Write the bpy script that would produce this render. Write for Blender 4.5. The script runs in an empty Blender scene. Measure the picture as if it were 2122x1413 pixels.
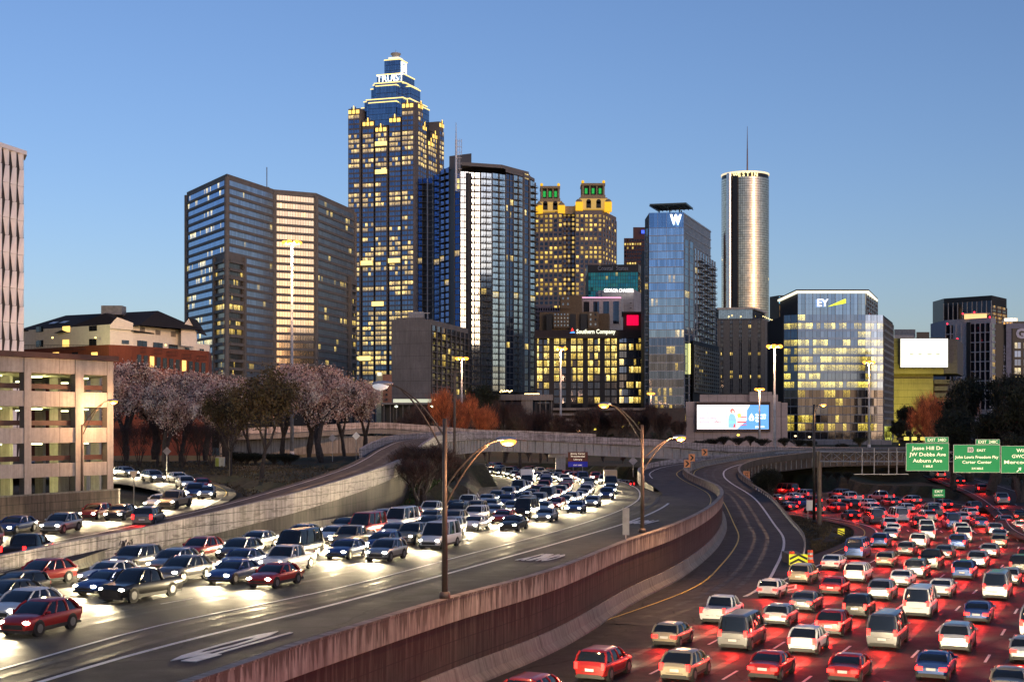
import bpy, math, random
from mathutils import Vector, Matrix
random.seed(7)
R = math.radians
SC = bpy.context.scene
# ---------------- camera ----------------
F = 50 / 36 * 2122; CZ = 13.0; HY = 880.0
cam_d = bpy.data.cameras.new('camera'); cam = bpy.data.objects.new('camera', cam_d)
SC.collection.objects.link(cam); SC.camera = cam
cam_d.lens = 50; cam_d.sensor_width = 36; cam_d.clip_start = 0.5; cam_d.clip_end = 20000
cam_d.shift_y = (HY - 706.5) / 2122
cam.location = (0, 0, CZ); cam.rotation_euler = (R(90), 0, 0)
# ---------------- sky, sun, exposure ----------------
SUN_EL, SUN_ROT = R(9.0), R(147)
wd = bpy.data.worlds.new('World'); SC.world = wd; wd.use_nodes = True
nt = wd.node_tree; nt.nodes.clear()
wo = nt.nodes.new('ShaderNodeOutputWorld'); bg = nt.nodes.new('ShaderNodeBackground')
sk = nt.nodes.new('ShaderNodeTexSky'); sk.sky_type = 'NISHITA'; sk.sun_disc = False
sk.sun_elevation = SUN_EL; sk.sun_rotation = SUN_ROT; sk.air_density = 1.0; sk.dust_density = 0.8; sk.ozone_density = 3.4
bg.inputs['Strength'].default_value = 0.15
wb_ = nt.nodes.new('ShaderNodeMix'); wb_.data_type = 'RGBA'; wb_.blend_type = 'MULTIPLY'; wb_.inputs[0].default_value = 1; wb_.inputs[7].default_value = (1.15, 1.01, 1.15, 1)   # white balance of the photo
nt.links.new(sk.outputs[0], wb_.inputs[6]); nt.links.new(wb_.outputs[2], bg.inputs[0]); nt.links.new(bg.outputs[0], wo.inputs[0])
sd = bpy.data.lights.new('sun', 'SUN'); sd.energy = 0.12; sd.angle = R(10); sd.color = (1, .72, .5)
so = bpy.data.objects.new('sun', sd); SC.collection.objects.link(so)
_d = Vector((math.sin(SUN_ROT) * math.cos(SUN_EL), math.cos(SUN_ROT) * math.cos(SUN_EL), math.sin(SUN_EL)))
so.rotation_euler = _d.to_track_quat('Z', 'Y').to_euler()
vs = SC.view_settings; vs.view_transform = 'Standard'; vs.look = 'None'; vs.gamma = 1.0; vs.exposure = 0.0
vs.use_curve_mapping = False
SC.cycles.max_bounces = 5; SC.cycles.diffuse_bounces = 2; SC.cycles.glossy_bounces = 3
SC.cycles.transmission_bounces = 2; SC.cycles.use_denoising = True
SC.cycles.sample_clamp_indirect = 4.0; SC.cycles.caustics_reflective = False; SC.cycles.caustics_refractive = False
SC.cycles.use_light_tree = True

# ---------------- measuring helpers (photo pixels -> metres) ----------------
def W(px, py, D): return Vector(((px - 1061) / F * D, D, CZ + (HY - py) / F * D))
def G(px, py, z):
    D = (CZ - z) * F / (py - HY)
    return Vector(((px - 1061) / F * D, D, z))
def X(px, D): return (px - 1061) / F * D
def Z(py, D): return CZ + (HY - py) / F * D

# ---------------- object helpers ----------------
COL = SC.collection
def tag(o, label=None, cat=None, group=None, kind=None):
    if label: o['label'] = label
    if cat: o['category'] = cat
    if group: o['group'] = group
    if kind: o['kind'] = kind
    return o
def thing(name, label, cat, loc=(0, 0, 0), group=None):
    o = bpy.data.objects.new(name, None); COL.objects.link(o); o.location = loc
    o.empty_display_size = 1
    return tag(o, label, cat, group)
def origin_of(o):
    v = Vector((0, 0, 0))
    while o is not None: v += Vector(o.location); o = o.parent
    return v
class MB:
    def __init__(s): s.v = []; s.f = []; s.m = []; s.uv = []; s.cur = 0
    def face(s, pts, mat=0, uv=None):
        n = len(s.v); s.v.extend([tuple(p) for p in pts]); s.f.append(tuple(range(n, n + len(pts)))); s.m.append(mat + s.cur)
        s.uv.extend(uv if uv else [(p[0], p[2]) for p in pts])
    def hexa(s, b, t, mat=0):           # two rings of equal length (bottom, top)
        n = len(b)
        s.face(list(reversed(b)), mat); s.face(t, mat)
        for i in range(n):
            j = (i + 1) % n; L = (Vector(b[j]) - Vector(b[i])).length
            s.face([b[i], b[j], t[j], t[i]], mat, [(0, b[i][2]), (L, b[j][2]), (L, t[j][2]), (0, t[i][2])])
    def box(s, x0, x1, y0, y1, z0, z1, mat=0):
        s.hexa([(x0, y0, z0), (x1, y0, z0), (x1, y1, z0), (x0, y1, z0)], [(x0, y0, z1), (x1, y0, z1), (x1, y1, z1), (x0, y1, z1)], mat)
    def obox(s, o, ax, ay, z0, z1, mat=0):   # oriented box in plan: origin, two plan vectors
        o = Vector((o[0], o[1], 0)); ax = Vector((ax[0], ax[1], 0)); ay = Vector((ay[0], ay[1], 0))
        if ax.cross(ay).z < 0: o = o + ax; ax = -ax
        r = [o, o + ax, o + ax + ay, o + ay]
        s.hexa([(p.x, p.y, z0) for p in r], [(p.x, p.y, z1) for p in r], mat)
    def prism(s, poly, z0, z1, mat=0):
        a = sum(poly[i][0] * poly[(i + 1) % len(poly)][1] - poly[(i + 1) % len(poly)][0] * poly[i][1] for i in range(len(poly)))
        if a < 0: poly = list(reversed(poly))
        s.hexa([(p[0], p[1], z0) for p in poly], [(p[0], p[1], z1) for p in poly], mat)
    def tube(s, p0, p1, r0, r1=None, n=6, mat=0, caps=True):
        r1 = r0 if r1 is None else r1
        p0 = Vector(p0); p1 = Vector(p1); d = (p1 - p0)
        if d.length < 1e-6: return
        q = d.to_track_quat('Z', 'Y'); a = []; b = []
        for i in range(n):
            t = 2 * math.pi * i / n; e = q @ Vector((math.cos(t), math.sin(t), 0)); a.append(p0 + e * r0); b.append(p1 + e * r1)
        base = len(s.v); s.v.extend([tuple(p) for p in a + b]); L = d.length
        for i in range(n):
            j = (i + 1) % n; s.f.append((base + i, base + j, base + n + j, base + n + i)); s.m.append(mat + s.cur)
            s.uv.extend([(i / n, 0), ((i + 1) / n, 0), ((i + 1) / n, L), (i / n, L)])
        if caps:
            s.f.append(tuple(reversed(range(base, base + n)))); s.m.append(mat + s.cur); s.uv.extend([(0, 0)] * n)
            s.f.append(tuple(range(base + n, base + 2 * n))); s.m.append(mat + s.cur); s.uv.extend([(0, 0)] * n)
    def path(s, pts, r, n=6, mat=0):
        for i in range(len(pts) - 1):
            a = r if not isinstance(r, (list, tuple)) else r[i]; b = r if not isinstance(r, (list, tuple)) else r[i + 1]
            s.tube(pts[i], pts[i + 1], a, b, n, mat, True)
    def ell(s, c, r, nu=10, nv=6, mat=0):
        base = len(s.v); c = Vector(c)
        for j in range(nv + 1):
            ph = math.pi * j / nv
            for i in range(nu):
                t = 2 * math.pi * i / nu
                s.v.append((c.x + r[0] * math.sin(ph) * math.cos(t), c.y + r[1] * math.sin(ph) * math.sin(t), c.z - r[2] * math.cos(ph)))
        for j in range(nv):
            for i in range(nu):
                k = (i + 1) % nu
                s.f.append((base + j * nu + i, base + j * nu + k, base + (j + 1) * nu + k, base + (j + 1) * nu + i)); s.m.append(mat + s.cur)
                s.uv.extend([(0, 0)] * 4)
    def grid(s, rows, mat=0, uvs=None):      # rows of points, shared verts
        base = len(s.v); n = len(rows[0])
        for r in rows: s.v.extend([tuple(p) for p in r])
        for j in range(len(rows) - 1):
            for i in range(n - 1):
                s.f.append((base + j * n + i, base + j * n + i + 1, base + (j + 1) * n + i + 1, base + (j + 1) * n + i)); s.m.append(mat + s.cur)
                if uvs: s.uv.extend([uvs[j][i], uvs[j][i + 1], uvs[j + 1][i + 1], uvs[j + 1][i]])
                else: s.uv.extend([(i, j), (i + 1, j), (i + 1, j + 1), (i, j + 1)])
    def mesh(s, name, mats, off=Vector((0, 0, 0)), smooth=False):
        me = bpy.data.meshes.new(name)
        me.from_pydata([(p[0] - off.x, p[1] - off.y, p[2] - off.z) for p in s.v], [], s.f)
        for m in (mats if isinstance(mats, (list, tuple)) else [mats]): me.materials.append(m)
        me.polygons.foreach_set('material_index', s.m)
        ul = me.uv_layers.new(name='UVMap'); flat = [c for u in s.uv for c in u]
        ul.data.foreach_set('uv', flat)
        if smooth: me.polygons.foreach_set('use_smooth', [True] * len(s.f))
        me.update(); return me
    def build(s, name, mats, parent=None, smooth=False):
        off = origin_of(parent) if parent else Vector((0, 0, 0))
        o = bpy.data.objects.new(name, s.mesh(name, mats, off, smooth)); COL.objects.link(o)
        if parent: o.parent = parent
        return o
def bevel(o, w=0.03, seg=2):
    m = o.modifiers.new('bevel', 'BEVEL'); m.width = w; m.segments = seg; m.limit_method = 'ANGLE'; return o
def copy_tree(o, parent=None):
    c = o.copy(); COL.objects.link(c)
    if parent: c.parent = parent
    for ch in list(KIDS.get(o.name, [])): copy_tree(ch, c)
    return c
KIDS = {}
def index_kids(root, allobs):
    for o in allobs:
        if o.parent: KIDS.setdefault(o.parent.name, []).append(o)

# text as real mesh; ux = reading direction, uz = up direction of letters
def text(name, s, c, h, ux, uz, mat, parent, depth=0.1, align='CENTER', bold=0.0, stretch=1.0, width=None):
    cu = bpy.data.curves.new(name, 'FONT'); cu.body = s; cu.align_x = align; cu.align_y = 'CENTER'
    cu.size = 1.0; cu.extrude = 0; cu.offset = bold; cu.resolution_u = 2
    to = bpy.data.objects.new(name, cu); COL.objects.link(to)
    bpy.context.view_layer.update()
    me = bpy.data.meshes.new_from_object(to.evaluated_get(bpy.context.evaluated_depsgraph_get()))
    bpy.data.objects.remove(to)
    xs = [v.co.x for v in me.vertices] or [0, 1]; ys = [v.co.y for v in me.vertices] or [0, 1]
    cap = 0.70; k = h / cap; kx = k * stretch
    if width: kx = width / (max(xs) - min(xs))
    ux = Vector(ux).normalized(); uz = Vector(uz).normalized(); c = Vector(c); nn = ux.cross(uz)
    off = origin_of(parent) if parent else Vector((0, 0, 0))
    cy = (max(ys) + min(ys)) / 2 if align == 'CENTER' else 0
    vs_ = [c + ux * v.co.x * kx + uz * (v.co.y - 0.0) * k + nn * depth - off for v in me.vertices]
    n = len(vs_); fs = [tuple(p.vertices) for p in me.polygons]
    vb = [p - nn * depth for p in vs_]
    ec = {}
    for f in fs:
        for i in range(len(f)):
            e = (f[i], f[(i + 1) % len(f)]); ec[e] = ec.get(e, 0) + 1
    side = [(a, b, b + n, a + n) for (a, b) in ec if (b, a) not in ec]
    m2 = bpy.data.meshes.new(name); m2.from_pydata([tuple(p) for p in vs_ + vb], [], fs + [(q[1], q[0], q[3], q[2]) for q in side])
    m2.materials.append(mat); bpy.data.meshes.remove(me)
    o = bpy.data.objects.new(name, m2); COL.objects.link(o)
    if parent: o.parent = parent
    return o

# ---------------- curves ----------------
def cat(pts, step=3.0):
    pts = [Vector(p) for p in pts]; P = [pts[0] * 2 - pts[1]] + pts + [pts[-1] * 2 - pts[-2]]; out = []
    for i in range(1, len(P) - 2):
        a, b, c, d = P[i - 1:i + 3]; n = max(1, int((c - b).length / step))
        for k in range(n):
            t = k / n; t2 = t * t; t3 = t2 * t
            out.append(0.5 * ((2 * b) + (c - a) * t + (2 * a - 5 * b + 4 * c - d) * t2 + (3 * b - a - 3 * c + d) * t3))
    out.append(pts[-1]); return out
def resample(pts, n):
    L = [0]
    for i in range(1, len(pts)): L.append(L[-1] + (pts[i] - pts[i - 1]).length)
    out = []; j = 0
    for k in range(n):
        t = L[-1] * k / (n - 1)
        while j < len(L) - 2 and L[j + 1] < t: j += 1
        u = (t - L[j]) / max(1e-9, L[j + 1] - L[j]); out.append(pts[j].lerp(pts[j + 1], u))
    return out
def clen(pts): return sum((pts[i + 1] - pts[i]).length for i in range(len(pts) - 1))
def norms(pts):                               # plan normals pointing to the right of travel
    out = []
    for i in range(len(pts)):
        d = pts[min(i + 1, len(pts) - 1)] - pts[max(i - 1, 0)]; d.z = 0; d.normalize(); out.append(Vector((d.y, -d.x, 0)))
    return out
def off(pts, o, dz=0.0, smooth=2):
    ns = norms(pts)
    for _ in range(smooth): ns = [(ns[max(i - 1, 0)] + ns[i] * 2 + ns[min(i + 1, len(ns) - 1)]).normalized() for i in range(len(ns))]
    return [p + n * (o[i] if isinstance(o, list) else o) + Vector((0, 0, dz)) for i, (p, n) in enumerate(zip(pts, ns))]
def cums(pts):
    L = [0]
    for i in range(1, len(pts)): L.append(L[-1] + (pts[i] - pts[i - 1]).length)
    return L
def at_s(pts, s):
    L = cums(pts); j = 0
    while j < len(L) - 2 and L[j + 1] < s: j += 1
    u = (s - L[j]) / max(1e-9, L[j + 1] - L[j]); d = (pts[j + 1] - pts[j]).normalized()
    return pts[j].lerp(pts[j + 1], u), d
def sweep(mb, pts, prof, mat=0):             # profile list of (offset right, dz) closed ring swept along path
    rows = [off(pts, o, dz) for o, dz in prof] ; rows.append(rows[0]); L = cums(pts)
    vv = [0]
    for i in range(1, len(prof) + 1):
        a = prof[i - 1]; b = prof[i % len(prof)]; vv.append(vv[-1] + math.hypot(b[0] - a[0], b[1] - a[1]))
    n = len(pts)
    for k in range(len(rows) - 1):
        mm = mat[k] if isinstance(mat, (list, tuple)) else mat
        for i in range(n - 1):
            a, b, c, d = rows[k][i], rows[k][i + 1], rows[k + 1][i + 1], rows[k + 1][i]
            mb.face([a, b, c, d], mm, [(L[i], a.z), (L[i + 1], b.z), (L[i + 1], c.z), (L[i], d.z)] if abs(prof[k][1] - prof[(k + 1) % len(prof)][1]) > abs(prof[k][0] - prof[(k + 1) % len(prof)][0]) * .4
                    else [(L[i], vv[k]), (L[i + 1], vv[k]), (L[i + 1], vv[k + 1]), (L[i], vv[k + 1])])
    mb.face([r[0] for r in rows[:-1]], 0); mb.face([r[-1] for r in reversed(rows[:-1])], 0)
def surf(mb, c1, c2, m=6, n=None, dz=0.0, zf=None, mat=0):    # ruled surface
    n = n or int(max(clen(c1), clen(c2)) / 4) + 2; a = resample(c1, n); b = resample(c2, n)
    rows = [[a[i].lerp(b[i], k / m) + Vector((0, 0, dz)) for i in range(n)] for k in range(m + 1)]
    if zf: rows = [[Vector((p.x, p.y, zf(p.x, p.y) + dz)) for p in r] for r in rows]
    mb.grid(rows, mat, [[(p.x, p.y) for p in r] for r in rows])
def strip(mb, pts, w, dz=0.02, mat=0, dash=None, s0=0, s1=1e9):
    a = off(pts, -w / 2, dz); b = off(pts, w / 2, dz); L = cums(pts)
    if not dash:
        for i in range(len(pts) - 1):
            if L[i] >= s0 and L[i + 1] <= s1: mb.face([a[i], b[i], b[i + 1], a[i + 1]], mat)
        return
    s = max(s0, 0)
    while s + dash[0] < min(L[-1], s1):
        p, d = at_s(pts, s); q, _ = at_s(pts, s + dash[0]); n = Vector((d.y, -d.x, 0)).normalized() * w / 2; zz = Vector((0, 0, dz))
        mb.face([p - n + zz, p + n + zz, q + n + zz, q - n + zz], mat); s += dash[0] + dash[1]

# ---------------- materials ----------------
class NT:
    def __init__(s, name):
        s.m = bpy.data.materials.new(name); s.m.use_nodes = True; s.t = s.m.node_tree; s.b = s.t.nodes['Principled BSDF']
    def n(s, typ, **kw):
        x = s.t.nodes.new('ShaderNode' + typ)
        for k, v in kw.items(): setattr(x, k, v)
        return x
    def l(s, a, b): s.t.links.new(a, b)
    def inp(s, x, v):
        if isinstance(v, (int, float)): x.default_value = v
        elif isinstance(v, (tuple, list)): x.default_value = v if len(v) != 3 or x.type == 'VECTOR' else (*v, 1)
        else: s.l(v, x)
    def math(s, op, a, b=0.0, c=0.0):
        x = s.n('Math', operation=op); s.inp(x.inputs[0], a); s.inp(x.inputs[1], b); s.inp(x.inputs[2], c); return x.outputs[0]
    def mix(s, f, a, b):
        x = s.n('Mix', data_type='RGBA'); s.inp(x.inputs[0], f); s.inp(x.inputs[6], a); s.inp(x.inputs[7], b); return x.outputs[2]
    def noise(s, vec=None, scale=5, detail=4, rough=.5, w=None):
        x = s.n('TexNoise'); x.inputs['Scale'].default_value = scale; x.inputs['Detail'].default_value = detail; x.inputs['Roughness'].default_value = rough
        if vec is not None: s.l(vec, x.inputs['Vector'])
        return x.outputs[0]
    def ramp(s, v, stops):
        x = s.n('ValToRGB'); s.l(v, x.inputs[0]); e = x.color_ramp.elements
        while len(e) < len(stops): e.new(0.5)
        for k, (p, c) in enumerate(stops): e[k].position = p; e[k].color = (*c, 1) if isinstance(c, (tuple, list)) else (c, c, c, 1)
        return x.outputs[0]
    def coord(s, kind='Object'): return s.n('TexCoord').outputs[kind]
    def geo(s): return s.n('NewGeometry').outputs['Position']
    def scale(s, v, sc):
        x = s.n('Mapping'); s.l(v, x.inputs[0]); x.inputs['Scale'].default_value = sc; return x.outputs[0]
    def bump(s, h, st=.3, d=.02):
        x = s.n('Bump'); x.inputs['Strength'].default_value = st; x.inputs['Distance'].default_value = d; s.l(h, x.inputs['Height']); s.l(x.outputs[0], s.b.inputs['Normal'])
    def set(s, **kw):
        mp = dict(col='Base Color', rough='Roughness', metal='Metallic', em='Emission Color', es='Emission Strength', spec='Specular IOR Level', coat='Coat Weight', trans='Transmission Weight', alpha='Alpha')
        for k, v in kw.items(): s.inp(s.b.inputs[mp[k]], v)
        return s
_mc = {}
def plain(name, col, rough=.7, metal=0.0, var=.25, sc=1.2, bump=0.0):
    if name in _mc: return _mc[name]
    t = NT(name); p = t.geo(); n = t.noise(p, sc, 5, .6)
    c2 = tuple(min(1, c * (1 + var)) for c in col); c1 = tuple(c * (1 - var) for c in col)
    t.set(col=t.ramp(n, [(.3, c1), (.7, c2)]), rough=rough, metal=metal)
    if bump: t.bump(t.noise(p, sc * 8, 4), bump, .02)
    _mc[name] = t.m; return t.m
def glow(name, col, st, sample=True):
    if name in _mc: return _mc[name]
    t = NT(name); t.set(col=col, em=col, es=st, rough=.5)
    if not sample: t.m.cycles.emission_sampling = 'NONE'
    _mc[name] = t.m; return t.m
def concrete(name, col, stain=.5, joint=None, rough=.85, patches=0, drip=None):    # UV: metres along / height
    if name in _mc: return _mc[name]
    t = NT(name); uv = t.coord('UV'); p = t.geo()
    st = t.noise(t.scale(uv, (2.4, .13, 1)), 1.0, 7, .7); big = t.noise(p, .12, 4, .6); fine = t.noise(p, 2.5, 5, .65)
    k = t.math('MULTIPLY', t.ramp(st, [(.34, 1 - stain), (.62, 1.0)]), t.ramp(big, [(.3, .72), (.7, 1.1)]))
    k = t.math('MULTIPLY', k, t.ramp(fine, [(.25, .78), (.75, 1.12)]))
    if patches: k = t.math('MULTIPLY', k, t.ramp(t.noise(t.scale(uv, (.55, 2.6, 1)), 1.0, 7, .72), [(.52, 1.0), (.58, 1 - patches)]))
    if drip:
        sp = t.n('SeparateXYZ'); t.l(uv, sp.inputs[0]); n1 = t.n('TexNoise'); n1.inputs['Scale'].default_value = 1.0; n1.inputs['Detail'].default_value = 6; n1.inputs['Roughness'].default_value = .75; t.l(t.scale(uv, (2.1, .05, 1)), n1.inputs['Vector'])
        ln = t.math('MULTIPLY', t.math('SUBTRACT', n1.outputs[0], .44), drip[1]); dd = t.math('SUBTRACT', ln, t.math('SUBTRACT', drip[0], sp.outputs[1]))
        k = t.math('MULTIPLY', k, t.ramp(t.math('MULTIPLY_ADD', dd, 1.2, .5), [(.42, 1.0), (.75, .22)]))
    c = t.mix(k, (col[0] * .12, col[1] * .11, col[2] * .1), col)
    if joint:
        b = t.n('TexBrick'); t.l(uv, b.inputs['Vector']); b.inputs['Scale'].default_value = 1; b.inputs['Brick Width'].default_value = joint[0]
        b.inputs['Row Height'].default_value = joint[1]; b.inputs['Mortar Size'].default_value = joint[2]; b.offset = joint[3] if len(joint) > 3 else 0
        c = t.mix(t.math('MULTIPLY', b.outputs['Fac'], .75), c, (.012, .011, .01))
    t.set(col=c, rough=rough); t.bump(fine, .25, .03)
    _mc[name] = t.m; return t.m
def winmat(name, tint=(.22, .3, .42), lit=.3, lc=(1, .72, .28), es=2.2, seed=1, sub=2, metal=.85, rough=.07, frame=(.03, .03, .035), mul=.05, rowvar=1.0, wob=.04, vsub=1, part=.8):
    if name in _mc: return _mc[name]
    t = NT(name); uv = t.coord('UV'); sp = t.n('SeparateXYZ'); t.l(uv, sp.inputs[0]); u, v = sp.outputs[0], sp.outputs[1]
    us = t.math('MULTIPLY', u, sub); vss = t.math('MULTIPLY', v, vsub)
    cu = t.math('FLOOR', us); cv = t.math('FLOOR', v); fu = t.math('FRACT', us); fv = t.math('FRACT', vss)
    def wn(a, b, c):
        cb = t.n('CombineXYZ'); t.inp(cb.inputs[0], a); t.inp(cb.inputs[1], b); t.inp(cb.inputs[2], c)
        x = t.n('TexWhiteNoise', noise_dimensions='3D'); t.l(cb.outputs[0], x.inputs[0]); return x
    r1 = wn(t.math('FLOOR', u), cv, seed).outputs[0]; r2 = wn(cv, seed + 3.3, 7.1).outputs[0]; r3 = wn(cu, cv, seed + 9.7).outputs[0]
    r4 = wn(t.math('FLOOR', t.math('MULTIPLY', u, .25)), cv, seed + 5.2).outputs[0]
    rr = t.math('ADD', t.math('MULTIPLY', r1, .55), t.math('MULTIPLY', r4, .45))
    lv = t.math('MULTIPLY', t.math('POWER', r2, rowvar), lit * (1 + rowvar))
    on = t.math('LESS_THAN', rr, lv)
    on = t.math('MULTIPLY', on, t.math('LESS_THAN', r3, part))
    lo = t.math('GREATER_THAN', fu, mul); hi = t.math('LESS_THAN', fu, 1 - mul); lo2 = t.math('GREATER_THAN', fv, mul * .7)
    pane = t.math('MULTIPLY', t.math('MULTIPLY', lo, hi), lo2)
    det = t.noise(t.scale(uv, (6, 4, 1)), 1.0, 4, .75); dd = t.math('MULTIPLY', t.ramp(det, [(.40, .12), (.60, 1.15)]), t.ramp(fv, [(.25, .6), (.8, 1.2)]))   # room light painted into the glow: mottled, brighter towards the ceiling
    e = t.math('MULTIPLY', t.math('MULTIPLY', on, pane), dd)
    es = es * .5; e = t.math('MULTIPLY', e, t.math('MULTIPLY_ADD', t.math('MULTIPLY', r3, r3), es * 2.2, es * .62))
    base = t.mix(pane, frame, t.mix(r3, tuple(x * .72 for x in tint), tint))
    t.set(col=base, rough=rough, metal=t.math('MULTIPLY', pane, metal), em=t.mix(r3, (lc[0], lc[1] * .9, lc[2] * .35), (lc[0], lc[1] * 1.02, lc[2] * .8)), es=e)
    cmb = t.n('CombineXYZ'); t.l(r3, cmb.inputs[0]); t.l(r1, cmb.inputs[1]); t.l(r4, cmb.inputs[2])
    if wob:
        g = t.n('NewGeometry'); vm = t.n('VectorMath', operation='SUBTRACT'); t.l(cmb.outputs[0], vm.inputs[0]); vm.inputs[1].default_value = (.5, .5, .5)
        vm2 = t.n('VectorMath', operation='MULTIPLY_ADD'); t.l(vm.outputs[0], vm2.inputs[0]); vm2.inputs[1].default_value = (wob, wob, wob); t.l(g.outputs['Normal'], vm2.inputs[2])
        vn = t.n('VectorMath', operation='NORMALIZE'); t.l(vm2.outputs[0], vn.inputs[0]); t.l(vn.outputs[0], t.b.inputs['Normal'])
    t.m.cycles.emission_sampling = 'NONE'
    _mc[name] = t.m; return t.m
def asphalt(name, col=(.034, .031, .031), rough=.78):
    if name in _mc: return _mc[name]
    t = NT(name); p = t.geo(); a = t.noise(p, .09, 4, .6); b = t.noise(p, 9, 5, .7); c = t.noise(p, .7, 4, .6)
    k = t.math('MULTIPLY', t.ramp(a, [(.3, .7), (.7, 1.3)]), t.ramp(b, [(.3, .7), (.7, 1.3)])); k = t.math('MULTIPLY', k, t.ramp(c, [(.3, .8), (.7, 1.15)]))
    vo = t.n('TexVoronoi', feature='DISTANCE_TO_EDGE'); vo.inputs['Scale'].default_value = .13
    wv = t.n('VectorMath', operation='ADD'); nn_ = t.n('TexNoise'); nn_.inputs['Scale'].default_value = .5; t.l(p, nn_.inputs['Vector']); t.l(p, wv.inputs[0]); t.l(nn_.outputs[1], wv.inputs[1]); t.l(wv.outputs[0], vo.inputs['Vector'])
    k = t.math('MULTIPLY', k, t.ramp(vo.outputs['Distance'], [(.004, .45), (.014, 1.0)]))
    cc = t.n('VectorMath', operation='SCALE'); cc.inputs[0].default_value = col; t.l(k, cc.inputs['Scale'])
    t.l(cc.outputs[0], t.b.inputs['Base Color']); t.set(rough=t.ramp(c, [(.3, rough - .12), (.7, rough + .12)]), spec=.25); t.bump(b, .35, .03)
    _mc[name] = t.m; return t.m
# ================= ROADS, WALLS, GROUND =================
M_asph = asphalt('asphalt'); M_asph2 = asphalt('asphalt_ramp', (.042, .038, .040), .75)
M_line = plain('road_paint', (.62, .6, .57), .6, var=.2, sc=2); M_yel = plain('yellow_road_paint', (.6, .42, .07), .6, var=.2, sc=2)
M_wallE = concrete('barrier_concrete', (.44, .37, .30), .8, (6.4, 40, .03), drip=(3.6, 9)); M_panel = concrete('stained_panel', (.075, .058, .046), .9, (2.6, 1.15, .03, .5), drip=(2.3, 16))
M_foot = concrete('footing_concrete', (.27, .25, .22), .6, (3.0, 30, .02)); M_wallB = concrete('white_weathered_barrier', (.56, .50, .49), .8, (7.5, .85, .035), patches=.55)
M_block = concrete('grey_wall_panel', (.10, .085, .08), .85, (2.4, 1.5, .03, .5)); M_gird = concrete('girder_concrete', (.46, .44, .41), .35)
M_deck = concrete('deck_concrete', (.26, .25, .24), .4)
M_steel = plain('galvanised_steel', (.3, .3, .31), .45, .7); M_dsteel = plain('weathered_steel', (.13, .10, .08), .6, .5); M_paint = plain('pale_blue_pole_paint', (.33, .37, .44), .5)
M_black = plain('black_metal', (.012, .012, .012), .5); M_rail = plain('guard_rail_steel', (.34, .33, .32), .5, .6)

def zH(x, y): return 2.5 - .006 * max(0, y - 150)
def V3(l): return [Vector(p) for p in l]
HC = cat([(x, y, zH(x, y)) for x, y in [(-29, 36), (-25.3, 50), (-22, 61), (-18.4, 74.6), (-11.2, 91.5), (-3.8, 114.6), (6, 146), (14, 180), (19.3, 215), (22, 259), (20, 305), (10, 345), (-8, 375), (-36, 392), (-75, 398)]])
FAR = cat([(x, y, zH(x, y)) for x, y in [(-52, 30), (-45, 60), (-33.8, 94), (-29, 118), (-17.9, 146), (-8.5, 168), (-6.2, 197), (-8.4, 247), (-14, 297), (-26, 330), (-45, 352), (-80, 362)]])
EW = cat([(-16, 42, 3.6), (-11.8, 52.8, 3.6), (-9.5, 60.6, 3.6), (-3.7, 77, 3.6), (2.65, 93, 3.6), (9.4, 116.4, 3.6), (15.6, 135.8, 3.6), (22.5, 163, 3.6), (28.3, 192.4, 3.6), (31.4, 216, 3.65), (32, 231.7, 3.8), (32, 248, 4.05), (32.3, 264, 4.5), (33.3, 273.5, 4.9), (35.6, 280, 5.5), (40, 287.5, 6.0), (50, 300, 6.6), (67.5, 314, 7.2), (100, 324, 7.4)])
CC = cat([(-11, 52, -1.5), (-2, 70, -1.5), (8.8, 95.8, -1.5), (20.8, 122.8, -1.5), (27.1, 145.8, -1.5), (33.8, 176.8, -1.4), (37, 201, -1), (40.2, 236, .8), (39.4, 256, 2.5), (39.9, 268, 3.4), (42, 278, 4.3), (47.5, 288, 5.2), (56, 296, 6), (68, 303, 6.6), (100, 311, 6.9)])
GL = cat([(-16, 40, -1.5), (-8, 58, -1.5), (6.5, 90, -1.5), (20.8, 122.8, -1.5), (33.5, 151, -1.5), (45, 178, -1.55), (51, 200, -1.7), (52, 217, -1.85), (50, 235, -2), (44, 255, -2), (33, 274, -2), (12, 294, -2), (-20, 306, -2)])
BW = cat([(-38, 74, 4.1), (-34, 93, 4.4), (-31.9, 105, 4.56), (-29, 118, 4.85), (-26.5, 125, 5.3), (-22.8, 134, 6.05), (-19.8, 142, 6.75), (-16.3, 160, 7.75), (-14.6, 182, 8.5), (-13.9, 200, 9.3), (-13.6, 225, 10.4), (-13, 268, 11.2), (-4.7, 300, 11.6), (3.2, 312, 11.2), (21.5, 319, 10.2), (36, 320, 9.5), (46, 323, 8.6), (70, 334, 7.8), (100, 345, 7.4)])
LO = cat([(-31, 93, 3.28), (-30.5, 118, 3.75), (-30, 128, 4.0), (-31, 145, 4.2), (-32.5, 165, 4.4), (-35.5, 182, 4.6), (-42, 200, 4.95), (-50, 214, 5.3), (-60, 224, 5.6), (-80, 232, 5.9), (-110, 236, 6)])
LI = cat([(-60, 96, 3.4), (-48.3, 134, 3.6), (-45, 142, 3.85), (-41, 150, 4.1), (-39.5, 160, 4.3), (-43, 174, 4.7), (-52, 188, 5.2), (-66, 197, 5.6), (-90, 201, 5.9), (-115, 202, 6)])

def gz(s_pts, y):  # cross slope of the right freeway
    return max(0, min(1, (y - 190) / 60)) * .045
GN = norms(GL)
def gpath(o):
    p = off(GL, o)
    return [Vector((q.x, q.y, q.z + o * gz(None, q.y))) for q in p]
# right freeway ------------------------------------------------------------
mb = MB(); rows = [gpath(o) for o in (-3, 0, 4, 8, 12, 16, 20, 24, 28, 33)]
mb.grid(rows, 0); st = mb.build('right_freeway', M_asph); tag(st, kind='structure')
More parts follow.
